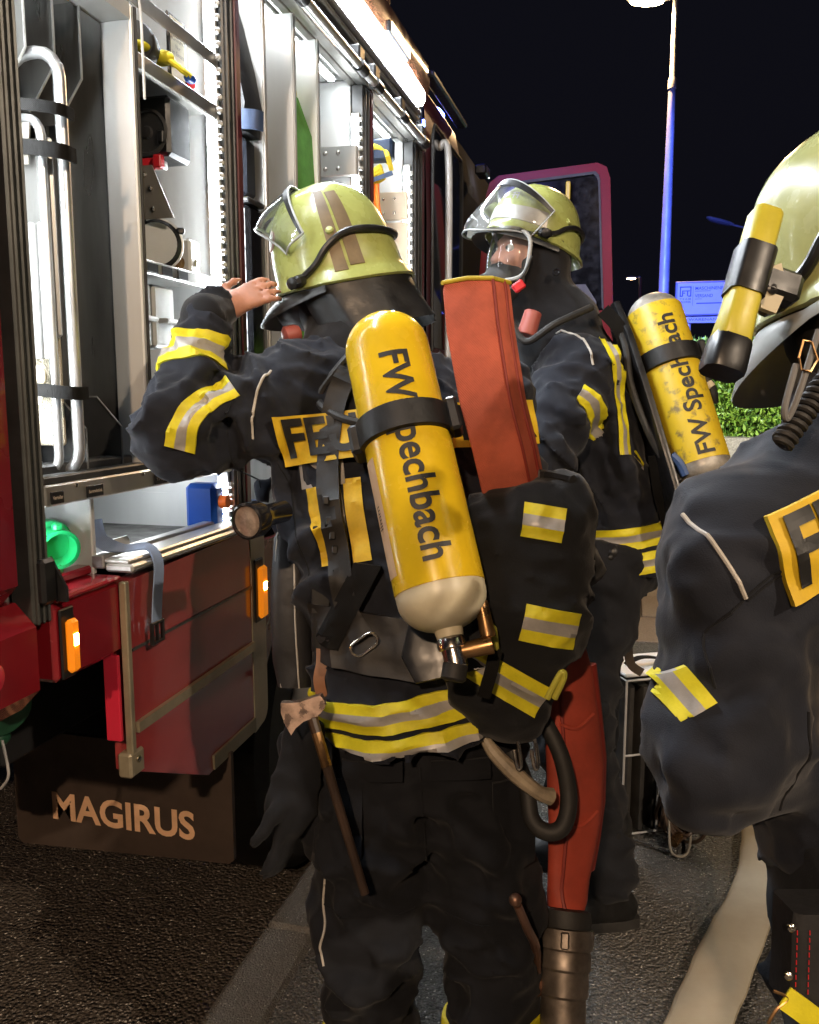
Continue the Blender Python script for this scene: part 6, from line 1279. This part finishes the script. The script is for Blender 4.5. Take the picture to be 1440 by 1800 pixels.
mb = MB(); q = c+fd*.08-uHb*.03; mb.cyl(q, q-uHb*.055+fHb*.0, .024, .022, 18); MK.part('hose_connector', mb, RUB); mb = MB(); q2 = P(930, 560, 2.28); mb.cyl(P(925, 590, 2.29), P(938, 548, 2.29), .026, .024, 18); MK.part('lung_valve', mb, mat('dusty red rubber', (.36, .09, .07)))
mb = MB(); mb.box(P(912, 503, 2.30), (.034, .012, .026), .004, np.column_stack([nrm(RT*.8+UP*.6), FW, nrm(UP*.8-RT*.6)])); MK.part('red_tag', mb, REDP)
mb = MB(); mb.tube([P(935, 450, 2.33), P(922, 480, 2.33), P(905, 500, 2.31), P(890, 515, 2.31)], .004, 8); mb.tube([P(880, 520, 2.31), P(895, 560, 2.29), P(925, 600, 2.27), P(975, 570, 2.24), P(1040, 540, 2.3)], .010, 10); MK.part('mask_strap', mb, RUB)
mb = MB(); mb.lathe(P(978, 478, 2.335), -FW, [(.011, -.004), (.011, .003), (.008, .004), (.006, .002)], 14); MK.part('strap_button', mb, BLKG)
SB = Thing('breathing_apparatus', 'scuffed yellow air cylinder lettered bottom to top, on the masked firefighter', 'air cylinder', P(1230, 860, 2.3))
axB, nB, wB, cyB = air_set(SB, P(1140, 520, 2.40), P(1248, 868, 2.27), -FH, .0775, CYLW, GREYM, ('FW Spechbach', .50, .40), .066, True, -3, .345, .86, .055)
tB = P(1143, 520, 2.40); LB = np.linalg.norm(P(1252, 866, 2.27)-tB); mb = MB()
G = np.array([[tB+axB*LB*h_+.0784*(nB*math.cos(R(a))+wB*math.sin(R(a))) for a in (24, 30, 36)] for h_ in np.linspace(.66, .82, 5)]); mb.grid(G); SB.part('test_sticker', mb, PAPER, cyB)
mb = MB(); loft(mb, [(tB+axB*LB*h_-nB*.03+wB*.100, wB*.014, nB*w_) for h_, w_ in ((.0, .05), (.2, .09), (.5, .10), (.9, .10), (1.1, .09))], 20, 4); SB.part('back_plate', mb, BLK)
mb = MB(); mb.tube([P(1085, 575, 2.36), P(1100, 610, 2.33), P(1110, 680, 2.3), P(1150, 780, 2.28), P(1195, 845, 2.26)], .010, 8); SB.part('pressure_hose', mb, RUB)
mb = MB(); mb.tube([P(1180, 800, 2.24), P(1195, 815, 2.24), P(1205, 835, 2.24)], .012, 8); SB.part('blue_tag', mb, mat('dull blue tag', (.05, .10, .25), .5))
mb = MB(); mb.strap([P(1150, 800, 2.30), P(1160, 870, 2.32), P(1175, 930, 2.36), P(1165, 960, 2.40)], VB, .035); SB.part('harness_strap', mb, WEB); mb = MB(); mb.strap([P(1060, 545, 2.34), P(1090, 580, 2.34), P(1110, 640, 2.36)], VB, .04); SB.part('harness_strap', mb, WEB)
HK = Thing('glove_fingers', 'black and cream glove finger tips showing right of the scuffed cylinder', 'glove', P(1245, 700, 2.5))
mb = MB(); mb.tube([P(1236, 660, 2.5), P(1246, 675, 2.5), P(1254, 695, 2.5), P(1256, 710, 2.5)], [.012, .016, .015, .009], 10); HK.part('dark_finger', mb, LEATH)
mb = MB(); mb.tube([P(1243, 674, 2.492), P(1250, 682, 2.488)], .0155, 10, sm=False); HK.part('cream_band', mb, PAPER)
mb = MB(); mb.ell(P(1078, 972, 2.33), (.02, .02, .024)); mb.ell(P(1072, 980, 2.32), (.012, .012, .012)); single('belt_pager', mb, LEATH, 'small dark pager on the belt of the masked firefighter', 'pager')
mb = MB(); mb.strap([P(1125, 1035, 2.44), P(1110, 1070, 2.44), P(1104, 1120, 2.44), P(1108, 1165, 2.5), P(1128, 1182, 2.6)], VB, .026); single('dangling_strap', mb, mat('brown webbing', (.10, .075, .055), .7, noise=.2), 'dark brown strap dangling behind the masked firefighter', 'strap')

# ================================================================== firefighter C: close at the right edge
C = {k: P(*v) for k, v in dict(pel=(1590, 1480, 1.05), ch=(1490, 1010, 1.02), nk=(1530, 770, 1.02), H=(1535, 478, 1.05), shL=(1304, 962, .96), shR=(1700, 880, 1.12), elL=(1264, 1292, .93), wrL=(1440, 1370, 1.22),
     elR=(1800, 1250, 1.1), wrR=(1700, 1400, 1.3), hipL=(1540, 1570, 1.04), hipR=(1680, 1570, 1.08)).items()}
C['knL'] = PH(1530, .50, 1.02); C['knR'] = PH(1720, .5, 1.08); C['anL'] = PH(1530, .10, 1.02); C['anR'] = PH(1700, .10, 1.08)
oC = V((C['anL'][0]+C['anR'][0])/2, (C['anL'][1]+C['anR'][1])/2, 0)
TC = Thing('person', 'firefighter close by at the right edge, seen from behind with bent elbow', 'person', oC)
fC = nrm(FH*.97+RT*.15); fHc = nrm(-RT*.50+FH*.87-ZZ*.3)
bc = Sdf(); bc.cap(C['pel'], C['ch'], .13, .14, .05, .7, fC).cap(C['shL'], C['shR'], .05, .05, .05).cap(C['ch'], C['nk'], .07, .05, .05).cap(C['nk'], C['H']-ZZ*.05, .05, .048, .03)
headbody(bc, C['H'], fHc, ZZ, nrm(np.cross(fHc, ZZ)))
for s_, t_ in (('L', 1), ('R', -1)):
    bc.cap(C['sh'+s_], C['el'+s_], .05, .04, .03).cap(C['el'+s_], C['wr'+s_], .04, .03, .02); hand(bc, C['wr'+s_], nrm(C['wr'+s_]-C['el'+s_]), ZZ, 1., .35, t_)
    bc.cap(C['hip'+s_], C['kn'+s_], .075, .055, .04).cap(C['kn'+s_], C['an'+s_], .055, .04, .02)
TC.part('body', bc.mesh('body', oC, .0095), SKIN)
jc = Sdf(.013, 1.35); uC = nrm(C['ch']-C['pel'])
jc.cap(C['pel']-uC*.04, C['ch'], .165, .185, .07, .70, fC, .004, 5, 2.).cap(C['shL'], C['shR'], .072, .078, .06).cap(C['ch'], C['nk'], .12, .084, .06).cap(C['nk'], C['nk']+ZZ*.03, .085, .08, .03)
jc.cap(C['shL'], C['elL'], .078, .070, .04, fold=.007, nf=3.5, ph=1.2).cap(C['elL'], C['wrL'], .074, .058, .03, fold=.006, nf=4, ph=.2)
jc.cap(C['shR'], C['elR'], .09, .085, .045, fold=.006, nf=4).cap(C['elR'], C['wrR'], .085, .062, .03)
jc.cut(P(1500, 1590, 1.0), -ZZ)
creases(jc, .93, [[(1296, 1060), (1262, 1110), (1235, 1160)], [(1310, 1100), (1285, 1220), (1235, 1370)], [(1330, 1130), (1310, 1260), (1290, 1400)], [(1350, 1080), (1360, 1200), (1345, 1330)], [(1205, 960), (1240, 1000), (1285, 1040)], [(1200, 1010), (1230, 1050), (1290, 1070)],
    [(1150, 1300), (1220, 1340), (1300, 1350)], [(1165, 1370), (1230, 1395), (1320, 1385)], [(1390, 1080), (1410, 1200), (1400, 1340)], [(1250, 1250), (1280, 1230), (1310, 1180)]], .013, .022)
JC = TC.part('jacket', jc.mesh('jacket', oC, .0072), NAVY)
tc_ = Sdf(.022, 1.3); tc_.cap(C['pel'], (C['hipL']+C['hipR'])/2, .16, .17, .05, .75, fC)
for s_, p_ in (('L', .9), ('R', 2.5)): tc_.cap(C['hip'+s_], C['kn'+s_], .112, .10, .05, fold=.007, nf=3, ph=p_).cap(C['kn'+s_], C['an'+s_]+ZZ*.06, .10, .085, .05, fold=.01, nf=4, ph=p_)
tc_.cut(V(0, 0, .09), -ZZ).cut(P(1500, 1400, 1.0), ZZ)
TRC = TC.part('trousers', tc_.mesh('trousers', oC, .012), NAVYB)
for s_ in 'LR': boots(TC, C['an'+s_], FH)
hc = Sdf(.007, 1.6); Mc = np.column_stack([fHc, nrm(np.cross(fHc, ZZ)), ZZ])
hc.ell(C['H'], (.106, .090, .122), Mc, .03).cap(C['H']-ZZ*.07-fHc*.02, C['nk']-ZZ*.01, .085, .095, .05).ell(C['H']-ZZ*.075+fHc*.035, (.066, .06, .07), Mc, .03)
TC.part('hood', hc.mesh('hood', oC, .0085), KNIT)
mb = MB(); ribbon_on(mb, jc.env(.006), [P(1172, 1186, .9), P(1187, 1208, .9), P(1208, 1238, .9)], VB, .040, .004, band_mi(10), 10); TC.part('sleeve_band', mb, YSY, JC)
u_, v_ = nrm(RT*.925+UP*.38), nrm(UP*.965-RT*.26)
fnc = patch_fn(jc.env(.012), P(1656, 838, .95), u_, v_, VB)
mb = MB(); patch(mb, fnc, .47, .094, 60, 16); TC.part('back_label', mb, LABEL, JC)
mb = MB(); text_on(mb, 'FEUERWEHR', .102, 0, 0, 0, .03, fit=.452, cut=.008, fn=lambda t: fnc(t, .0085)); TC.part('label_lettering', mb, INK, JC, smooth=0)
def vbc(pts, w, m): mb = MB(); ribbon_on(mb, jc, pts, VB, w, .004, nv=5); TC.part('vertical_tape', mb, m, JC)
vbc([P(1432, 1030, .95), P(1450, 1112, .95)], .055, SILV); vbc([P(1446, 1114, .95), P(1462, 1200, .95), P(1475, 1300, .95)], .040, LABEL); vbc([P(1512, 1100, .95), P(1530, 1200, .95), P(1540, 1300, .95)], .03, SILV)
for pp in ([P(1290, 1042, .9), P(1330, 1012, .9), P(1385, 985, .9)], [P(1292, 1050, .9), P(1332, 1020, .9), P(1387, 993, .9)], [P(1240, 1200, .9), P(1225, 1120, .9), P(1285, 1050, .9)], [P(1400, 1240, .9), P(1395, 1330, .9), P(1405, 1450, .9)]):
    mb = MB(); mb.tube(on_line(jc, pp, VB, .0005), .0016, 6, sm=False); TC.part('stitched_seam', mb, NAVYB, JC)
pipe(TC, jc, [P(1200, 878, .9), P(1222, 925, .9), P(1256, 985, .9), P(1278, 1028, .9), P(1288, 1046, .9)], VB, JC, .0026)
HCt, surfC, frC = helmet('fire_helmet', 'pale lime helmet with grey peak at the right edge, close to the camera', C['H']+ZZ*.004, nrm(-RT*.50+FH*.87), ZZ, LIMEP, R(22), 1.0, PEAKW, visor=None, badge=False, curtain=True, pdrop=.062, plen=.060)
FT = Thing('helmet_torch', 'square yellow torch with black head clipped to the right edge helmet', 'torch', P(1275, 640, .9))
t0, t1 = P(1347, 374, .93), P(1283, 602, .905); ta = nrm(t1-t0); tl = np.linalg.norm(t1-t0); tx_ = nrm(np.cross(ta, FW)); ty = np.cross(ta, tx_)
mb = MB(); boxloft(mb, [(t0+ta*tl*h_, tx_*w_, ty*w_*1.1) for h_, w_ in ((0, .0140), (.02, .0155), (.5, .0160), (.8, .0165), (.98, .018), (1.0, .017))], .35); tbd = FT.part('torch_body', mb, mat('torch yellow', (.62, .55, .05), .4, noise=.12, nscale=12, rvar=.1, bump=.1, bscale=90))
mb = MB(); boxloft(mb, [(t1+ta*h_, tx_*w_, ty*w_) for h_, w_ in ((-.006, .018), (0, .0205), (.03, .0215), (.036, .0205))], .45); FT.part('torch_head', mb, BLK)
mb = MB(); c = t0+ta*tl*.47; boxloft(mb, [(c+ta*h_, tx_*.0190, ty*.0200) for h_ in (-.028, -.025, .025, .028)], .35); FT.part('clamp', mb, BLK)
mb = MB(); mb.box(c+tx_*np.sign(tx_@RT)*.035+FW*.01, (.05, .03, .035), .006, np.column_stack([tx_, ty, ta])); FT.part('bracket', mb, BLK)
for h_ in (.30, .62): 
    mb = MB(); mb.box(t0+ta*tl*h_+ty*np.sign(ty@VB)*.0178, (.02, .003, .006), .001, np.column_stack([tx_, ty, ta])); FT.part('grip_rib', mb, mat('torch yellow', (.62, .55, .05)), tbd)
HL = Thing('helmet_lock', 'pale bracket with a screw on the rim of the right edge helmet', 'bracket', P(1368, 530, .86))
mb = MB(); c = P(1358, 508, .915); mb.prism([c+RT*x+UP*y for x, y in ((-.014, .02), (.010, .028), (.016, .0), (.004, -.026), (-.012, -.02))], FW*.01); HL.part('plate', mb, CREAM)
mb = MB(); mb.lathe(c-FW*.0005, -FW, [(.006, 0), (.006, .002), (.003, .003), (0, .0015)], 14); HL.part('screw', mb, BLK)
CO = Thing('coiled_lead', 'black spiral radio lead over the collar at the right edge', 'cable', P(1400, 740, .9))
mb = MB(); a, b = P(1372, 782, .885), P(1475, 640, .90); ax_, e1, e2 = frame(b-a); L_ = np.linalg.norm(b-a); n_ = 150; tt = np.linspace(0, 1, n_)
mb.tube(a+np.outer(tt*L_, ax_)+.010*(np.outer(np.cos(tt*2*np.pi*13), e1)+np.outer(np.sin(tt*2*np.pi*13), e2)), .0036, 7, sm=False); CO.part('spiral', mb, RUB)
mb = MB(); mb.tube([P(1440, 580, .87), P(1405, 690, .87), P(1385, 735, .875), P(1380, 715, .87), P(1400, 640, .87)], .0035, 8); CO.part('lanyard', mb, mat('grey cord', (.2, .2, .2), .6))
mb = MB(); c = P(1420, 622, .865); mb.tube([c+RT*x+UP*y for x, y in ((-.009, -.004), (-.004, .014), (.004, .012), (.010, -.006), (.003, -.018), (-.006, -.016))], .0014, 6, closed=True, sm=False); CO.part('split_ring', mb, BRASS)
PC = Thing('leg_pouch', 'dark riveted tool pouch with red stitching at the lower right corner', 'pouch', P(1420, 1760, .95))
mb = MB(); boxloft(mb, [(P(x, y, .90), RT*.045, FW*.03) for x, y in ((1452, 1585), (1450, 1600), (1448, 1680), (1444, 1745), (1444, 1752))], .2); pcb = PC.part('pouch_body', mb, mat('black nylon', (.010, .010, .011)))
for x, y in ((1391, 1630), (1386, 1715)):
    mb = MB(); mb.lathe(P(x, y, .868), -FW, [(.0045, 0), (.0045, .002), (.002, .004), (0, .0042)], 12); PC.part('rivet', mb, NICKEL, pcb)
for x0, x1 in ((1402, 1398), (1424, 1420)):
    for k in range(9):
        y = 1640+k*13; xx = x0+(x1-x0)*k/9; mb = MB(); mb.box(P(xx, y, .8685), (.001, .001, .005), .0003, np.column_stack([RT, FW, UP])); PC.part('stitch', mb, REDP, pcb)
mb = MB(); mb.strap([P(1378, 1752, .868), P(1410, 1775, .865), P(1450, 1805, .868)], VB, .024); PC.part('reflective_tape', mb, HIVIS)
mb = MB(); mb.tube([P(1360, 1742, .868), P(1385, 1755, .866), P(1365, 1775, .866), P(1350, 1800, .866)], .0018, 6); PC.part('wire_ring', mb, BRASS)
# ================================================================== on the ground
CH = Thing('canvas_hose', 'flat cream canvas hose lying across the pavement at lower right', 'hose', PZ(1280, 1700, 0))
cl = [PZ(1205, 1880, 0), PZ(1235, 1800, 0), PZ(1275, 1700, 0), PZ(1322, 1600, 0), PZ(1344, 1520, 0), PZ(1342, 1450, 0), PZ(1325, 1400, 0), PZ(1290, 1350, 0)]
p_ = spline(cl, 10); mb = MB(); secs = []
for i in range(len(p_)):
    d = nrm(p_[min(i+1, len(p_)-1)]-p_[max(i-1, 0)]); x = np.cross(d, ZZ); q = i/len(p_)
    wob = .0012*math.sin(i*.9)+.0015*math.sin(i*.37+1); roll = .10+.06*math.sin(i*.25)
    secs.append((p_[i]+ZZ*(.026+.004*math.sin(i*.33))+x*wob, (x*math.cos(roll)+ZZ*math.sin(roll))*.073, ZZ*.0115))
loft(mb, secs, 24, 2.2); CH.part('hose_jacket', mb, CANVAS)
mb = MB()
for s_ in (-1, 1): mb.tube([o_+u_*.985*s_ for o_, u_, v_ in secs], .0028, 6, sm=False)
CH.part('edge_fold', mb, mat('canvas edge', (.42, .35, .24), .85))
HBK = Thing('hose_basket', 'dark hose carrying basket with thin steel frame behind the right sleeve', 'basket', PZ(1150, 1480, 0)+V(.03, .12, 0))
b0 = PZ(1092, 1478, 0); ux, uy = nrm(RT*.97+FH*.25), nrm(FH*.97-RT*.25)
def bp(x, y, z): return b0+ux*x+uy*y+ZZ*z
mb = MB()
for pts in ([bp(0, 0, .02), bp(0, 0, .56), bp(0, .22, .56), bp(0, .22, .02)], [bp(.13, 0, .02), bp(.13, 0, .56), bp(.13, .22, .56), bp(.13, .22, .02)], [bp(.30, 0, .02), bp(.30, 0, .56), bp(.30, .22, .56), bp(.30, .22, .02)]): mb.tube(pts, .004, 8, sm=False)
for z in (.02, .30, .56):
    for y in (0, .22): mb.tube([bp(0, y, z), bp(.30, y, z)], .004, 8, sm=False)
HBK.part('steel_frame', mb, GALV)
for k in range(6):
    mb = MB(); loft(mb, [(bp(.028+k*.049, .11, z), ux*.020, uy*.10) for z in (.022, .03, .25, .50, .53)], 14, 3); HBK.part('folded_hose', mb, mat('dark hose', (.028, .026, .024), .6, noise=.3, nscale=10, bump=.3, bscale=120))
mb = MB(); mb.box(bp(.15, .11, .572), (.30, .20, .012), .004, np.column_stack([ux, uy, ZZ])); HBK.part('white_lid', mb, WHITE)
mb = MB(); mb.strap([bp(.05, .1, .58), bp(.10, .1, .60), bp(.16, .1, .595), bp(.2, .1, .58)], ZZ, .03); HBK.part('lid_strap', mb, WEB)
CB = Thing('cable_coil', 'brown cable coil with a brass plug spilling beside the hose basket', 'cable', PZ(1190, 1500, 0))
c = PZ(1205, 1478, 0); mb = MB()
for k in range(7):
    r0 = .05+.010*k; mb.tube([c+RT*(r0*.75*math.cos(a)-.02)+FH*(.05*math.sin(a*2+k))+ZZ*(.13+(r0+.03)*math.sin(a)*.95) for a in np.linspace(.2, 6.3, 14)], .0065, 8)
CB.part('coil', mb, mat('brown cable', (.085, .055, .038), .5, noise=.2))
mb = MB(); mb.cyl(PZ(1183, 1482, .035), PZ(1195, 1468, .045), .018, .015, 14); CB.part('brass_plug', mb, BRASS)
mb = MB(); mb.tube([PZ(1176, 1440, .10), PZ(1178, 1490, .03), PZ(1190, 1505, .012), PZ(1208, 1500, .012), PZ(1214, 1470, .03), PZ(1212, 1440, .08)], .0045, 8); CB.part('wire_loop', mb, mat('pale cable', (.30, .27, .22), .5))
mb = MB(); mb.tube([PZ(1085, 1470, .012), PZ(1130, 1482, .012), PZ(1180, 1497, .012)], .006, 8); single('steel_rod', mb, NICKEL, 'thin steel rod lying in front of the hose basket', 'rod')

# ================================================================== behind: planter, hedge, signs, lamps
PL = Thing('planter_wall', 'low rough concrete planter wall under the hedge', 'wall', (2.9, 9.2, 0))
wy, wz, ht = 9.0, 1.050, 2.055
for i in range(9):
    mb = MB(); mb.bx(-.3+i*.72, -.3+i*.72+.712, wy, wy+.35, -.05, wz+.006*math.sin(i*3), .015); PL.part('wall_block', mb, WALLM)
HG = Thing('hedge', 'bright green clipped hedge growing behind the planter wall', 'hedge', (2.4, wy+.9, wz))
def leafmat():
    m = bpy.data.materials.new('hedge leaf'); m.use_nodes = True; n = m.node_tree.nodes; l = m.node_tree.links; b = n['Principled BSDF']
    oi = n.new('ShaderNodeNewGeometry'); cr = n.new('ShaderNodeValToRGB'); cr.color_ramp.elements[0].color = (.05, .14, .015, 1); cr.color_ramp.elements[1].color = (.26, .40, .05, 1)
    l.new(oi.outputs['Random Per Island'], cr.inputs[0]); l.new(cr.outputs[0], b.inputs['Base Color']); b.inputs['Roughness'].default_value = .45; b.inputs['Subsurface Weight'].default_value = 0
    return m
LEAF = leafmat()
rng = np.random.default_rng(3); N = 26000
x = rng.uniform(.2, 4.6, N); dep = rng.beta(1, 3.2, N)*.6; z = wz-.06+rng.beta(1.15, 1, N)*(ht-wz+.06)
topn = .10*np.sin(x*5.1)+.07*np.sin(x*13+1)+.05*np.sin(x*29); fr_ = .08*np.sin(x*7+z*4)+.06*np.sin(z*11+x*3)
z = np.minimum(z, ht+topn+rng.exponential(.06, N)); y = wy+.28+dep+fr_
ctr = np.stack([x, y, z], 1); d = rng.normal(size=(N, 3)); d[:, 2] += 1.1; d[:, 1] -= .5; d /= np.linalg.norm(d, axis=1)[:, None]
s_ = np.cross(d, rng.normal(size=(N, 3))); s_ /= np.linalg.norm(s_, axis=1)[:, None]; L_ = rng.uniform(.035, .085, N)[:, None]; w_ = L_*.20
nn = np.cross(d, s_)
vv = np.stack([ctr-d*L_*.5, ctr+s_*w_+nn*L_*.04, ctr+d*L_*.55, ctr-s_*w_+nn*L_*.04], 1).reshape(-1, 3)
mb = MB(); mb.v.append(vv); mb.n = len(vv); mb.f = np.arange(N*4).reshape(N, 4).tolist(); mb.m = [0]*N
me = bpy.data.meshes.new('foliage'); me.from_pydata((vv-HG.o).tolist(), [], mb.f); me.update(); fo = HG.part('foliage', me, LEAF); fo['kind'] = 'stuff'
mb = MB()
for i in range(14):
    x0 = .35+i*.31; mb.tube([(x0, wy+.7, wz-.1), (x0+rng.uniform(-.05, .05), wy+.72, wz+.5), (x0+rng.uniform(-.1, .1), wy+.68, ht-.3)], [.02, .014, .006], 7)
HG.part('stems', mb, mat('hedge bark', (.06, .045, .03), .8, noise=.3)); 
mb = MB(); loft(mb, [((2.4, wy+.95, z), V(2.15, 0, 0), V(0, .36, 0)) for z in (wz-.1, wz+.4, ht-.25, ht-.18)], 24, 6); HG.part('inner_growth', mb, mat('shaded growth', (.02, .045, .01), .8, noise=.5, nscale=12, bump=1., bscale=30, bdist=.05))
mb = MB(); mb.bx(-.3, 6.2, wy+.36, wy+1.5, -.05, wz-.08, .01); PL.part('soil', mb, mat('planter soil', (.05, .035, .025), .9, noise=.4, nscale=10, bump=.8, bscale=40, bdist=.02))

SG = Thing('company_sign', 'blue lit company sign with square logo beyond the hedge', 'sign', P(1290, 700, 11.5))
sy = P(1290, 530, 11.5)[1]
s0 = PY(1188, 495, sy); s1 = PY(1190, 556, sy); zt, zb = s0[2], s1[2]; x0 = s0[0]; H_ = zt-zb; Wd = 1.55
mb = MB(); mb.bx(x0, x0+Wd, sy, sy+.05, zb, zt, .008); SG.part('sign_board', mb, mat('sign frame', (.12, .12, .16), .4, .4))
mb = MB(); mb.bx(x0+.03, x0+Wd-.03, sy-.006, sy-.0005, zb+.025, zt-.03, .001); sp = SG.part('sign_panel', mb, SIGNP)
mb = MB(); mb.bx(x0+.06, x0+Wd+.02, sy-.006, sy+.03, zb-.095, zb-.012, .003); sp2 = SG.part('lower_panel', mb, SIGNP)
yf = sy-.0085; S_ = H_/.47
mb = MB(); lx, lz, q = x0+.06, zt-.07, .15
for (a, b, c_, d_) in ((0, q, 0, -.014), (0, .014, 0, -q*.9), (q-.014, q, 0, -q*.9), (0, .04, -q*.9, -q*.9+.014), (q-.04, q, -q*.9, -q*.9+.014)): mb.bx(lx+a, lx+b, yf, yf+.002, lz+min(c_, d_), lz+max(c_, d_), 0)
text_on(mb, 'FT', .10, (lx+q*.52, yf, lz-q*.62), (1, 0, 0), (0, 0, 1), .02)
SG.part('logo', mb, INKB, sp, smooth=0)
mb = MB()
text_on(mb, 'T E A M', .03, (lx+q*.5, yf, lz-q*1.12), (1, 0, 0), (0, 0, 1), .015, fit=q*.95); text_on(mb, 'TECHNIK', .035, (lx+q*.5, yf, lz-q*1.38), (1, 0, 0), (0, 0, 1), .01, fit=q)
mb.bx(lx+q+.02, lx+q+.024, yf, yf+.002, lz-q*1.7, lz, 0)
text_on(mb, 'MASCHINENBAU', .06, (lx+q+.05+.22, yf, lz-.03), (1, 0, 0), (0, 0, 1), .01, fit=.44); mb.bx(lx+q+.05, lx+q+.25, yf, yf+.002, lz-.068, lz-.062, 0)
text_on(mb, 'VERSAND', .06, (lx+q+.05+.115, yf, lz-.13), (1, 0, 0), (0, 0, 1), .01, fit=.23); mb.bx(lx+q+.05, lx+q+.14, yf, yf+.002, lz-.172, lz-.167, 0)
mb.bx(lx+q+.07, lx+q+.75, yf, yf+.002, lz-.235, lz-.22, 0); SG.part('sign_lettering', mb, INKB, sp, smooth=0)
mb = MB(); text_on(mb, 'WARENANNAHME', .05, (x0+.50, yf, zb-.05), (1, 0, 0), (0, 0, 1), .005, fit=.62); SG.part('lower_lettering', mb, INKB, sp2, smooth=0); mb = MB(); mb.bx(x0+.12, x0+.15, yf, yf+.002, zb-.08, zb-.04, 0); SG.part('lower_icon', mb, INKB, sp2, smooth=0)
for xx in (x0+.2, x0+Wd-.2):
    mb = MB(); mb.cyl((xx, sy+.09, -.02), (xx, sy+.09, zt-.03), .03, n=12); SG.part('post', mb, GALV)

def street_lamp(label, base, h, reach, hd_len, lit, energy, col=(1, .62, .30), r0=.075, r1=.045, group='street lamps'):
    T = Thing('street_lamp', label, 'street lamp', base, group); b = np.array(base, float); reach = np.array(reach, float); t = b+ZZ*h
    mb = MB(); mb.lathe(b, ZZ, [(r0*1.25, 0), (r0*1.25, .5), (r0, .55), (r0*.95, h*.5), (r1*1.05, h*.83)], 18); T.part('pole', mb, GALV)
    mb = MB(); mb.lathe(b+ZZ*h*.83, ZZ, [(r1*1.3, 0), (r1*1.3, .12), (r1*.9, .16), (r1*.8, h*.15), (r1*.8, h*.17)], 14); T.part('pole_top', mb, GALV)
    e = t+reach; d = nrm(reach+ZZ*.0); mb = MB(); mb.tube([t-ZZ*.02, t+ZZ*.05+reach*.3, e], [r1*.7, r1*.65, r1*.6], 10); T.part('arm', mb, GALV)
    w = np.cross(ZZ, d); mb = MB(); loft(mb, [(e+d*hd_len*q+ZZ*.02, w*wd, ZZ*.05*k) for q, wd, k in ((-.05, .04, .6), (.1, .10, 1), (.5, .14, 1.2), (.9, .12, 1), (1.0, .05, .5))], 18, 2.6); hd_ = T.part('lamp_head', mb, GALV)
    mb = MB(); loft(mb, [(e+d*hd_len*q-ZZ*.035, w*wd, ZZ*.03*k) for q, wd, k in ((.12, .06, .6), (.25, .11, 1), (.5, .125, 1.5), (.8, .10, 1), (.9, .05, .6))], 16, 2.4); T.part('lamp_glass', mb, SODI if lit else mat('unlit lamp glass', (.25, .25, .26), .2), hd_)
    if lit:
        spot('lamp_light', e+d*hd_len*.5-ZZ*.09, e+d*hd_len*.5-ZZ*5, energy, col, 172, .25, .12)
    return T
lb_ = P(1160, 690, 12.2); lbz = V(lb_[0], lb_[1], -.02)
street_lamp('tall lit street lamp washed in blue light right of the open door', lbz, P(1160, 36, 12.2)[2], -RT*.10, .56, True, 1000)
lb2 = P(1119, 690, 42); street_lamp('small far lit street lamp glowing left of the tall blue post', (lb2[0], lb2[1], 0), P(1119, 492, 42)[2], -RT*.2, .5, True, 260, (1, .85, .55), .09, .06)
lb3 = P(1420, 690, 26); street_lamp('unlit street lamp with long curved arm above the company sign', (lb3[0], lb3[1], 0), P(1420, 440, 26)[2], P(1275, 402, 26)-P(1420, 440, 26), .8, False, 0)
# unseen street lamps added behind the viewer for warm light from this side
street_lamp('first lit street lamp added unseen behind the viewer to light the backs', (1.7, -5.3, -.02), 4.7, (-1.5, .3, 0), .56, True, 1250, (1, .70, .46))
street_lamp('second lit street lamp added unseen behind the viewer as fill for hose and flap', (6.2, -3.2, -.02), 5.4, (-.9, .5, 0), .56, True, 1500, (1, .80, .60))
mb = MB(); q = P(1126, 690, 40); mb.cyl((q[0], q[1], 0), P(1126, 488, 40), .09, .07, 10); single('distant_flag_post', mb, mat('rust orange post', (.5, .16, .06), .5), 'thin rusty orange post beside the small far lamp', 'post')
